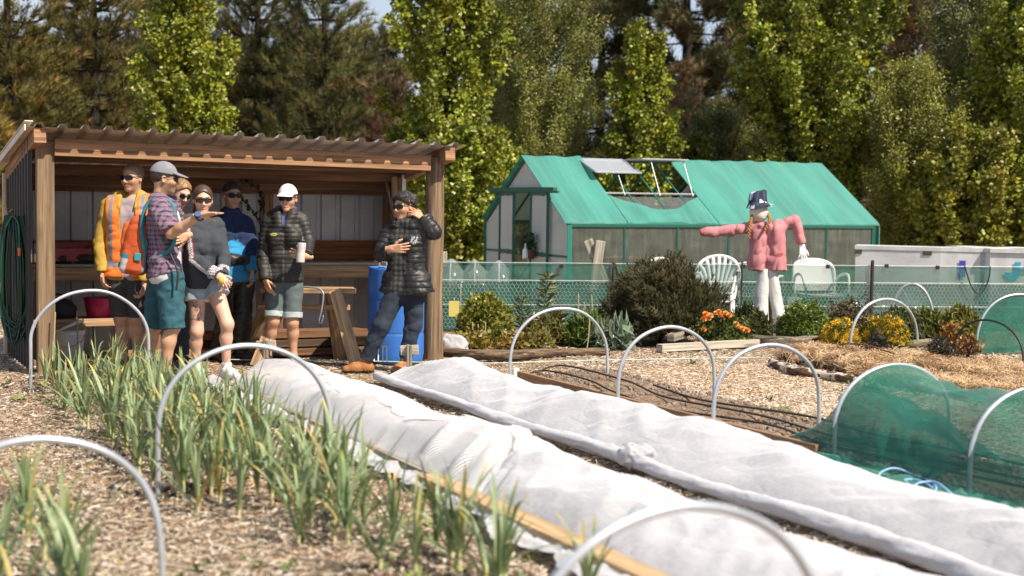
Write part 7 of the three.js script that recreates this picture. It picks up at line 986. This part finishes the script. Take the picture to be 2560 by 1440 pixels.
for (const [i, [u, b, tp, h, Z]] of [[2100, 850, 806, 42, 15.4], [2186, 850, 803, 34, 15.5], [2230, 852, 797, 36, 15.3]].entries()) {
  const { t, R, H } = shrub('flower_bush', ['yellow flowering cushion bush nearest the scarecrow', 'small yellow flowering bush in the middle of three', 'yellow flowering cushion bush farthest right, inside the silver hoop'][i], 'flower bush', 410 + i, u, b, tp, h, Z, { n: 260, geo: tinyLeaf, col: [0.13, 0.15, 0.02], size: 1.1, fill: 0.6, group: 'yellow flower bushes' });
  seed = 420 + i; const list = []; for (let k = 0; k < 420; k++) { const az = rnd() * 6.28, e = Math.acos(lerp(1, 0.0, rnd())), l = 1 + 0.15 * n3(Math.cos(az) * 3 + i, Math.cos(e) * 3, Math.sin(az) * 3), v = rr(0.75, 1.2); list.push([V(Math.sin(e) * Math.cos(az) * R * l * 1.02, 0.1 * H + Math.cos(e) * H * 0.95 * l, Math.sin(e) * Math.sin(az) * R * l * 1.02), randQ(), rr(0.5, 0.9), [0.8 * v, 0.54 * v, 0.03]]); } foliage(list, tinyLeaf, leafMat, t, 'blooms');
}
{ // marigolds
  const { t, R, H } = shrub('marigold_plant', 'marigold plant with orange flower heads between rosemary and scarecrow', 'flowers', 430, 1806, 850, 775, 62, 15.35, { n: 420, geo: tinyLeaf, col: [0.1, 0.13, 0.025], size: 1.35, lump: 0.3 });
  seed = 431; const fg = [0, 1].map((k) => { const l = []; for (let i = 0; i < 26; i++) { const g = new THREE.CircleGeometry(0.012, 5); g.scale(1, 1.5, 1); g.translate(0, 0.012, 0); g.rotateX(-0.4 - (i % 3) * 0.45); g.rotateY(i * 2.4 + k); l.push(g); } return merge(l); }), fm = [mat(0.85, 0.4, 0.12, { roughness: 0.7 }), mat(0.8, 0.3, 0.05, { roughness: 0.7 })];
  for (const [u, v] of [[1764, 786], [1776, 790], [1790, 784], [1801, 790], [1814, 784], [1760, 798], [1773, 797], [1783, 822], [1807, 798], [1823, 789], [1845, 816], [1856, 823], [1867, 828], [1798, 780], [1759, 825], [1840, 812]]) { const q = mesh('flower', fg[u % 2], fm[v % 3 ? 0 : 1], t); q.position.copy(P(u, v, 15.2).sub(t.position)); q.rotation.set(rr(0.2, 0.9), rr(0, 3), 0); q.scale.setScalar(rr(0.95, 1.5)); }
}
function weed(label, s, pts, Z, leafLen, rows, col) {   // tall stem with whorls of narrow leaves
  seed = s; const base = P(pts[0][0], pts[0][1], Z).setY(0), t = thing('tall_weed', label, 'plant', base), c = new Poly(pts.map(([u, v]) => P(u, v, Z).sub(base))), list = [];
  mesh('stem', tube(c.points, 0.008, 30), mat(0.1, 0.11, 0.04), t);
  for (let i = 0; i < rows; i++) { const q = c.getPoint(lerp(0.15, 1, i / rows)); for (let k = 0; k < 5; k++) { const a = k * 1.26 + i, d = V(Math.cos(a), rr(-0.1, 0.6), Math.sin(a)), v = rr(0.7, 1.3); list.push([q.clone().addScaledVector(d, 0.02), upQ(d), rr(0.8, 1.2) * leafLen, [col[0] * v, col[1] * v, col[2] * v]]); } }
  foliage(list, wLeaf, leafMat, t, 'foliage');
}
const wLeaf = (() => { const l = []; const g = grid(2, 5, (u, v) => V((u - 0.5) * 0.032 * Math.sin(Math.PI * Math.min(1, v * 0.85 + 0.15)) * (v > 0.98 ? 0 : 1), v * 0.15, -0.05 * v * v + Math.abs(u - 0.5) * 0.012)); return g; })();
weed('tall dark-stemmed weed with whorled leaves rising against the netting fence', 441, [[1352, 850], [1358, 790], [1366, 730], [1372, 684]], 15.6, 0.75, 14, [0.16, 0.17, 0.06]);
weed('shorter weed with pale whorled leaves left of the tall one', 442, [[1308, 850], [1306, 800], [1305, 740]], 15.7, 0.7, 11, [0.15, 0.17, 0.06]);
weed('bushy weed leaning right of the tall dark-stemmed one', 443, [[1388, 855], [1390, 820], [1398, 770]], 15.3, 0.8, 10, [0.17, 0.16, 0.05]);
shrub('leafy_plant', 'yellowing leafy weed patch at the foot of the tall weeds', 'plant', 444, 1365, 858, 790, 60, 15.3, { n: 330, geo: strapLeaf, col: [0.17, 0.16, 0.04], size: 0.9, lump: 0.4, fill: 0.3 });
shrub('leafy_plant', 'broad green leafy plant among bamboo canes left of the rosemary', 'plant', 445, 1462, 846, 784, 46, 15.2, { n: 190, geo: strapLeaf, col: [0.12, 0.18, 0.03], size: 1.25, lump: 0.3, fill: 0.3 });
shrub('cabbage_plant', 'grey-green cabbage with loose leaves at the rosemary foot', 'cabbage', 446, 1533, 858, 812, 36, 14.9, { n: 70, geo: strapLeaf, col: [0.22, 0.29, 0.19], size: 1.9, fill: 0.3 });
shrub('leafy_plant', 'low yellowish creeping plant before the round bush', 'plant', 447, 1180, 866, 838, 42, 14.8, { n: 130, col: [0.25, 0.2, 0.035], size: 1.0, lump: 0.4 });
shrub('leafy_plant', 'dry golden creeping plant on the mulch near the far log', 'plant', 448, 1290, 868, 838, 52, 14.7, { n: 150, col: [0.28, 0.19, 0.04], size: 0.9, lump: 0.5 });
shrub('leafy_plant', 'yellow-green creeping plant under the far hoop', 'plant', 449, 1345, 866, 836, 36, 14.6, { n: 110, col: [0.22, 0.19, 0.04], size: 0.95, lump: 0.4 });
shrub('leafy_plant', 'dark green leaves behind the marigolds by scarecrow', 'plant', 450, 1868, 846, 770, 46, 16.0, { n: 240, geo: strapLeaf, col: [0.07, 0.08, 0.02], size: 1.1, lump: 0.3 });
shrub('leafy_plant', 'brownish dry shrub before the fence post right of scarecrow', 'plant', 451, 2125, 830, 748, 62, 16.5, { n: 360, geo: tinyLeaf, col: [0.12, 0.09, 0.04], size: 1.2, lump: 0.4, fill: 0.2 });
shrub('leafy_plant', 'green weedy clump under the white lettered boxes', 'plant', 452, 2312, 838, 778, 62, 16.6, { n: 420, geo: strapLeaf, col: [0.16, 0.18, 0.03], size: 1.0, lump: 0.35, fill: 0.2 });
shrub('leafy_plant', 'bright green weedy clump left of the far green tunnel', 'plant', 453, 2400, 835, 772, 52, 16.4, { n: 360, geo: strapLeaf, col: [0.2, 0.2, 0.03], size: 1.0, lump: 0.35, fill: 0.2 });
shrub('leafy_plant', 'dark green clump behind the silver hoop near the fence', 'plant', 454, 2250, 838, 776, 50, 16.5, { n: 300, geo: strapLeaf, col: [0.08, 0.1, 0.025], size: 1.0, lump: 0.3 });
shrub('dead_plant', 'orange-brown withered plant beside the black hoop', 'plant', 455, 2384, 850, 812, 30, 15.2, { n: 45, col: [0.3, 0.14, 0.03], size: 0.95, lump: 0.5, fill: 0.2 });
shrub('dead_plant', 'withered rusty leaves on the pale log end', 'plant', 456, 2420, 858, 836, 26, 14.6, { n: 34, col: [0.26, 0.13, 0.04], size: 0.95, lump: 0.5 });
shrub('dead_plant', 'dark dried plant on the straw below the yellow bushes', 'plant', 457, 2196, 872, 845, 34, 14.3, { n: 160, geo: tinyLeaf, col: [0.06, 0.05, 0.04], size: 1.1, lump: 0.5, fill: 0.2 });
shrub('dead_plant', 'dark dried plant left of the black hoop foot', 'plant', 458, 2350, 878, 852, 30, 14.0, { n: 120, geo: tinyLeaf, col: [0.06, 0.055, 0.035], size: 1.1, lump: 0.5, fill: 0.2 });
for (const [a, b, c, d, Z, lab] of [[1147, 840, 1152, 712, 15.6, 'bamboo cane beside the yellow card'], [1180, 850, 1181, 806, 14.9, 'short bamboo cane leftmost before the round bush'], [1196, 850, 1195, 812, 14.9, 'short bamboo cane in the middle before the round bush'], [1208, 852, 1214, 806, 14.9, 'short tilted bamboo cane before the round bush'], [1444, 856, 1446, 735, 15.1, 'tall bamboo cane left of the leafy plant'], [1478, 800, 1479, 738, 15.3, 'bamboo cane standing right of the leafy plant'], [1466, 868, 1474, 800, 14.7, 'leaning bamboo cane before the leafy plant'], [1461, 790, 1460, 756, 15.6, 'thin bamboo cane against the chicken wire'], [192, 900, 192, 778, 12.6, 'grey cane upright before the white bucket'], [126, 905, 138, 782, 12.0, 'brown cane leaning beside the left shed post']]) { const p0 = P(a, b, Z), p1 = P(c, d, Z); if (p0.y < 0.12) p0.y = -0.03; solo('bamboo_cane', tube([p0, p0.clone().lerp(p1, 0.5).add(V(0.006, 0, 0)), p1], 0.0065, 10, 6), mat(0.42, 0.32, 0.2), lab, 'cane'); }
// ---------------------------------------------------------------- logs and sleepers round the beds
const logMat = mat(0.34, 0.25, 0.175, { map: barkTex, bumpMap: grainBump, bumpScale: 0.01, roughness: 0.9 }), greyLog = mat(0.42, 0.37, 0.31, { map: barkTex, bumpMap: grainBump, bumpScale: 0.01, roughness: 0.9 });
const birchMat = mat(1, 1, 1, { roughness: 0.8, map: dtex(256, 128, (u, v) => { const a = tn(u * 4, v * 4, 4, 4, 81), b = tn(u * 30, v * 8, 30, 8, 82), k = a > 0.7 ? 1 : 0, d = b > 0.8 ? 0.5 : 1; return k ? [0.36 * d, 0.25 * d, 0.17 * d] : [0.78 * d, 0.72 * d, 0.66 * d]; }, true, 0.6, 0.25), bumpMap: grainBump, bumpScale: 0.008 });
const log = (pts, rad, m, lab, name = 'garden_log') => solo(name, taperTube(pts.map(([u, v], i) => G(u, v).setY(rad[Math.min(i, rad.length - 1)] * 0.8)), rad, 60, 12, 0.3), m, lab, 'log');
log([[1102, 889], [1180, 897], [1270, 899], [1360, 892], [1450, 889], [1522, 888]], [0.048, 0.05, 0.052, 0.046, 0.042, 0.038], logMat, 'long curved brown log edging the border right of the shed');
log([[1868, 856], [1930, 862], [2000, 862], [2060, 856], [2102, 846]], [0.05, 0.055, 0.05, 0.05, 0.06], greyLog, 'grey forked log at the scarecrow feet');
log([[2176, 858], [2250, 866], [2330, 864], [2412, 857]], [0.036, 0.04, 0.042, 0.04], greyLog, 'pale smooth log below the silver hoop and yellow bushes');
log([[1928, 912], [1960, 928], [2005, 941], [2050, 945], [2100, 953], [2150, 965]], [0.032, 0.04, 0.042, 0.038, 0.042, 0.034], birchMat, 'crooked birch log with peeling bark beside the straw');
solo('timber_sleeper', beam(G(1648, 880).setY(0.04), G(1892, 866).setY(0.04), 0.1, 0.075), M.white_wood, 'weathered pale sleeper below the marigolds', 'sleeper');
solo('timber_block', beam(G(1676, 868).setY(0.1), G(1702, 862).setY(0.11), 0.08, 0.08), M.grey, 'small wooden block behind the sleeper left end', 'block'); solo('timber_block', beam(G(1822, 860).setY(0.11), G(1842, 858).setY(0.12), 0.08, 0.08), M.grey, 'small wooden block behind the sleeper right end', 'block');
solo('stick', tube([G(2100, 884).setY(0.1), G(2160, 897).setY(0.14), G(2236, 914).setY(0.11)], 0.009, 20), M.brown, 'thin brown stick lying across the straw', 'stick');
// white sack by the shed post
solo('sack', skin((x, y, z) => Math.max(ell(x, y, z, 0, 0.02, 0, 0.15, 0.15, 0.11) + 0.05 * fbm(x * 9, y * 9, z * 9, 2) + wrinkle(x, y, z, 0.02), -y - 0.02), new THREE.Box3(V(-0.2, -0.04, -0.2), V(0.2, 0.34, 0.2)), 0.011), fleece, 'crumpled white sack right of the round shed post', 'sack').position.copy(P(1128, 862, 14.6).setY(0.0));
// ---------------------------------------------------------------- straw mulch
{
  seed = 91; const poly = [[1985, 870], [2080, 872], [2200, 892], [2330, 905], [2450, 905], [2580, 915], [2600, 1000], [2420, 1000], [2300, 975], [2180, 955], [2080, 925], [1990, 905], [1950, 890]];
  const inside = (u, v) => { let r = false; for (let i = 0, j = poly.length - 1; i < poly.length; j = i++) { const [a, b] = poly[i], [c, d] = poly[j]; if ((b > v) !== (d > v) && u < (c - a) * (v - b) / (d - b) + a) r = !r; } return r; };
  const strand = (() => { const l = []; for (let i = 0; i < 9; i++) { const a = rr(0, 6.28), L = rr(0.05, 0.13), o = V(gauss() * 0.05, gauss() * 0.02, gauss() * 0.05), b = rr(-0.03, 0.03), r = rr(-0.4, 0.4); l.push(grid(1, 4, (u, v) => V(Math.cos(a) * (v - 0.5) * L - Math.sin(a) * ((u - 0.5) * 0.0035 + b * v * (1 - v) * 4), (v - 0.5) * r * 0.08 + 0.02 * v * (1 - v), Math.sin(a) * (v - 0.5) * L + Math.cos(a) * ((u - 0.5) * 0.0035 + b * v * (1 - v) * 4)).add(o))); } return merge(l); })();
  const c0 = G(2280, 935), lump = (x, z) => Math.max(0, 0.075 + 0.09 * fbm(x * 1.6, 3, z * 1.6));
  scatter('straw_mulch', 15000, strand, chipMat, (o) => { const u = rr(1940, 2610), v = rr(868, 1002); if (!inside(u, v)) return false; const g = G(u, v), e = rnd(); o.position.set(g.x, groundY(g.x, g.z) + lump(g.x, g.z) * (0.25 + 0.75 * e), g.z); o.rotation.set(gauss() * 0.5, rr(0, 6.28), gauss() * 0.5); o.scale.setScalar(rr(0.8, 1.5)); return true; }, 'golden brown straw mulch heaped over the right beds', 'straw', () => { const v = rr(0.6, 1.2); return rnd() < 0.25 ? [0.22 * v, 0.12 * v, 0.06 * v] : [0.54 * v, 0.37 * v, 0.21 * v]; });
  struct('straw_bed', grid(90, 60, (u, v) => { const U = lerp(1930, 2620, u), W = lerp(866, 1004, v), g = G(U, W), e = inside(U, W) ? 1 : 0; return g.setY(groundY(g.x, g.z) - 0.03 + e * (0.02 + lump(g.x, g.z) * 0.75)); }, (u, v, p) => [p.x, p.z]), mat(0.5, 0.36, 0.24, { map: mulchMap, bumpMap: mulchBump, bumpScale: 0.02, roughness: 1 }));
}
// ---------------------------------------------------------------- behind the fence: chairs, crossed boards, plastic, lettered boxes
function chairParts(t, solid) {
  const w = 0.27, seatY = 0.42, top = 0.83, back = (x) => V(x, 0, -0.22 - 0.1 * (1 - (x / w) ** 2));
  mesh('seat', grid(10, 8, (u, v) => V(lerp(-w, w, u) * lerp(1, 0.86, v), seatY - 0.02 * Math.sin(Math.PI * u) + 0.015 * Math.abs(v - 0.5), lerp(0.24, -0.2, v))), M.white, t); mesh('seat_edge', tube([V(-w, seatY - 0.01, 0.22), V(0, seatY - 0.025, 0.26), V(w, seatY - 0.01, 0.22)], 0.016, 16), M.white, t);
  for (const [x, z] of [[-1, 1], [1, 1], [-1, -1], [1, -1]]) mesh('leg', taperTube([V(x * w * 0.95, seatY, z * 0.2), V(x * w * 1.06, 0, z * 0.26)], [0.026, 0.02], 4, 8), M.white, t);
  const rim = []; for (let i = 0; i <= 16; i++) { const a = Math.PI * i / 16, x = -Math.cos(a) * w; rim.push(V(x, seatY + 0.1 + (top - seatY - 0.1) * Math.pow(Math.sin(a), solid ? 0.32 : 0.6), -0.21 - 0.1 * Math.sin(a))); } rim.unshift(V(-w * 0.95, seatY, -0.19)); rim.push(V(w * 0.95, seatY, -0.19)); mesh('back_rim', tube(rim, 0.02, 60, 8), M.white, t);
  if (solid) mesh('backrest', grid(12, 8, (u, v) => { const x = lerp(-w, w, u) * 0.96, h = Math.pow(Math.max(0, 1 - (x / w) ** 2), 0.18); return V(x, lerp(seatY + 0.03, lerp(seatY + 0.1, top, h), v), -0.2 - 0.1 * Math.sin(Math.acos(clamp(x / w, -1, 1))) * v); }), M.white, t);
  else for (let i = -3; i <= 3; i++) { const x = i * 0.066, h = Math.pow(1 - (x * 1.2 / w) ** 2, 0.3); mesh('back_slat', taperTube([V(x * 0.55, seatY, -0.2), V(x * 0.85, lerp(seatY, top, 0.5), -0.26), V(x * 1.2, seatY + 0.1 + (top - seatY - 0.1) * h, -0.21 - 0.1 * h)], [0.016, 0.02, 0.022], 8, 6), M.white, t); }
  for (const s of [-1, 1]) mesh('armrest', tube([V(s * w * 0.98, seatY + 0.12, -0.2), V(s * (w + 0.02), seatY + 0.22, -0.1), V(s * (w + 0.03), seatY + 0.23, 0.12), V(s * w, seatY + 0.02, 0.2)], 0.018, 24), M.white, t);
}
for (const [u, Z, yaw, solid, dy, lab] of [[1684, 17.3, 0.5, false, 0, 'white plastic garden chair half hidden behind the rosemary'], [1782, 17.35, -0.35, false, 0.04, 'white slatted plastic chair, top of the stack behind the fence'], [1786, 17.35, -0.35, false, -0.06, 'white slatted plastic chair lower in the stack behind the fence'], [2050, 17.6, 0.2, true, 0, 'white plastic chair with solid back right of the scarecrow'], [1890, 18.0, 2.6, false, -0.05, 'white plastic chair behind the scarecrow legs']]) { const t = thing('plastic_chair', lab, 'chair', P(u, 800, Z).setY(dy)); t.rotation.y = yaw; chairParts(t, solid); }
{
  const z = 17.15; solo('crossed_board', beam(P(1470, 600, z), P(1512, 705, z + 0.05), 0.03, 0.11, V(0, 0, 1).cross(V(0.3, -1, 0))), M.white_wood, 'white-washed board leaning left in the crossed pair', 'board'); solo('crossed_board', beam(P(1502, 602, z - 0.04), P(1478, 768, z - 0.02), 0.03, 0.11, V(0, 0, 1).cross(V(-0.2, -1, 0))), M.white_wood, 'white-washed longer board leaning right in the crossed pair', 'board');
  const tr = thing('planter_trough', 'low white trough behind the netting beside the scarecrow legs', 'trough', P(1945, 800, 17.7).setY(0)); mesh('trough_wall', [box(0.62, 0.36, 0.03, 0, 0.2, 0.15), box(0.62, 0.36, 0.03, 0, 0.2, -0.15), box(0.03, 0.36, 0.3, -0.3, 0.2, 0), box(0.03, 0.36, 0.3, 0.3, 0.2, 0)], M.white, tr); mesh('soil_fill', box(0.58, 0.04, 0.28, 0, 0.32, 0), soilMat, tr);
  const film = mat(0.85, 0.88, 0.88, { transmission: 0.8, roughness: 0.12, thickness: 0, specularIntensity: 1 });
  const filmTunnel = (u0, u1, Z, vTop, lab, s) => { const a = P(u0, 760, Z).setY(0), b = P(u1, 760, Z).setY(0), H = P(u0, vTop, Z).y, t = thing('plastic_tunnel', lab, 'plastic tunnel', a), d = b.clone().sub(a); mesh('film', grid(50, 24, (u, v) => { const A = Math.PI * v, k = 0.8 + 0.2 * Math.abs(Math.sin(u * 9.4)); return d.clone().multiplyScalar(u).add(V(0.03 * fbm(u * 9, v * 6, s), H * k * Math.pow(Math.sin(A), 0.8) + 0.03 * crease(u * 7, v * 5, s) * Math.sin(A), 0.34 * Math.cos(A) + 0.02 * fbm(u * 8, v * 7, s + 3))); }), film, t); for (const u of [0.16, 0.5, 0.84]) mesh('hoop', tube(Array.from({ length: 13 }, (_, i) => d.clone().multiplyScalar(u).add(V(0, H * 0.97 * Math.pow(Math.sin(Math.PI * i / 12), 0.8), 0.33 * Math.cos(Math.PI * i / 12)))), 0.009, 30), M.white, t); };
  filmTunnel(1098, 1275, 17.2, 650, 'clear plastic cloche tunnel behind the fence beside the shed', 1); filmTunnel(2085, 2290, 17.9, 728, 'crumpled clear plastic cover behind the fence right of scarecrow', 2);
  shrub('leafy_plant', 'dark green seedlings under the clear plastic beside the shed', 'plant', 470, 1180, 820, 720, 80, 17.3, { n: 300, col: [0.03, 0.06, 0.02], size: 1.2 });
  solo('timber_post', beam(P(1111, 668, 16.9), P(1111, 629, 16.9), 0.06, 0.06), M.white_wood, 'short pale post top beside the right shed post', 'post');
}
{ // white boxes with letters
  const c0 = P(2349, 700, 19.3).setY(0), row = V(0.96, 0, 0.28).normalize(), back = V(-0.955, 0, -0.295).normalize(), s = F / 19.3, bw = 0.51, gap = 0.1, H = 0.915;
  const letterShape = (ch) => { const q = new THREE.Shape(); if (ch === 'I') { q.moveTo(-0.042, -0.11); q.lineTo(0.042, -0.11); q.lineTo(0.042, 0.11); q.lineTo(-0.042, 0.11); } else { q.moveTo(0.02, 0.11); q.lineTo(0.1, 0.11); q.lineTo(0.1, -0.03); q.absarc(0.0, -0.03, 0.1, 0, -Math.PI, true); q.lineTo(-0.02, -0.03); q.absarc(0.0, -0.03, 0.02, Math.PI, 2 * Math.PI, false); } return new THREE.ExtrudeGeometry(q, { depth: 0.003, bevelEnabled: false, curveSegments: 20 }); };
  for (let i = 0; i < 3; i++) {
    const o = c0.clone().addScaledVector(row, i * (bw + gap)).addScaledVector(V(0, 0, 1), i * 0.08), t = thing('storage_box', ['long white box lettered I behind the right fence', 'white box lettered J behind the right fence', 'white box cut off by the right edge behind the fence'][i], 'box', o, 'white lettered boxes'), n = V(-row.z, 0, row.x).multiplyScalar(1), f = V(0.28, 0, -0.96).normalize();
    const depth = i ? 0.9 : 1.9, dirB = i ? V(-0.35, 0, -0.93).normalize() : V(-0.93, 0, -0.37), at = (a, b, y) => row.clone().multiplyScalar(a).addScaledVector(dirB, b).setY(y);
    const face = (a, b, c, d, m, name, l) => mesh(name, grid(6, 6, (u, v) => a.clone().lerp(b, u).lerp(d.clone().lerp(c, u), v).add(V(0, 0, 0.006 * fbm(u * 5 + i, v * 5, 2))), (u, v) => [u, v]), m, t, l);
    const wm = mat(0.74, 0.74, 0.75, { roughness: 0.55, map: blotchTex });
    face(at(0, 0, 0.06), at(bw, 0, 0.06), at(bw, 0, H), at(0, 0, H), wm, 'front_panel'); face(at(0, 0, 0.06), at(0, depth, 0.06), at(0, depth, H), at(0, 0, H), wm, 'side_panel'); face(at(bw, 0, 0.06), at(bw, depth, 0.06), at(bw, depth, H), at(bw, 0, H), wm, 'side_panel'); face(at(0, depth, 0.06), at(bw, depth, 0.06), at(bw, depth, H), at(0, depth, H), wm, 'back_panel');
    const lid = grid(8, 8, (u, v) => at(lerp(-0.02, bw + 0.02, u), lerp(-0.02, depth + 0.02, v), H + 0.045 + 0.012 * Math.sin(Math.PI * u) + 0.006 * fbm(u * 4, v * 5, i))); mesh('lid', [lid, ...[[at(-0.02, -0.02, H + 0.02), at(bw + 0.02, -0.02, H + 0.02)], [at(-0.02, -0.02, H + 0.02), at(-0.02, depth, H + 0.02)], [at(bw + 0.02, -0.02, H + 0.02), at(bw + 0.02, depth, H + 0.02)]].map(([p, q]) => beam(p, q, 0.015, 0.06))], wm, t);
    if (i === 0) for (const b of [0.08, 1.0]) mesh('latch', beam(at(-0.03, b, H - 0.035), at(-0.03, b + 0.12, H - 0.035), 0.02, 0.06), mat(0.06, 0.07, 0.03), t);
    if (i < 2) { const g = letterShape('IJ'[i]), nrm = row.clone().cross(V(0, 1, 0)); g.applyMatrix4(new THREE.Matrix4().makeBasis(row, V(0, 1, 0), nrm).setPosition(at(bw / 2 + 0.03, 0, 0.68).addScaledVector(nrm, 0.009))); mesh('letter', g, i ? mat(0.05, 0.36, 0.55, { roughness: 0.5 }) : mat(0.09, 0.055, 0.4, { roughness: 0.5 }), t, i ? 'blue letter J' : 'purple letter I'); }
    if (i < 2) mesh('drape', grid(10, 14, (u, v) => at(bw + 0.01 + u * (gap - 0.01), 0.02 + 0.05 * Math.sin(u * 7), H - 0.01 - v * (0.3 - 0.12 * u) + 0.01 * Math.sin(u * 9))), fleece, t, 'white cloth hanging in the gap');
  }
}
renderer.render(scene, camera);
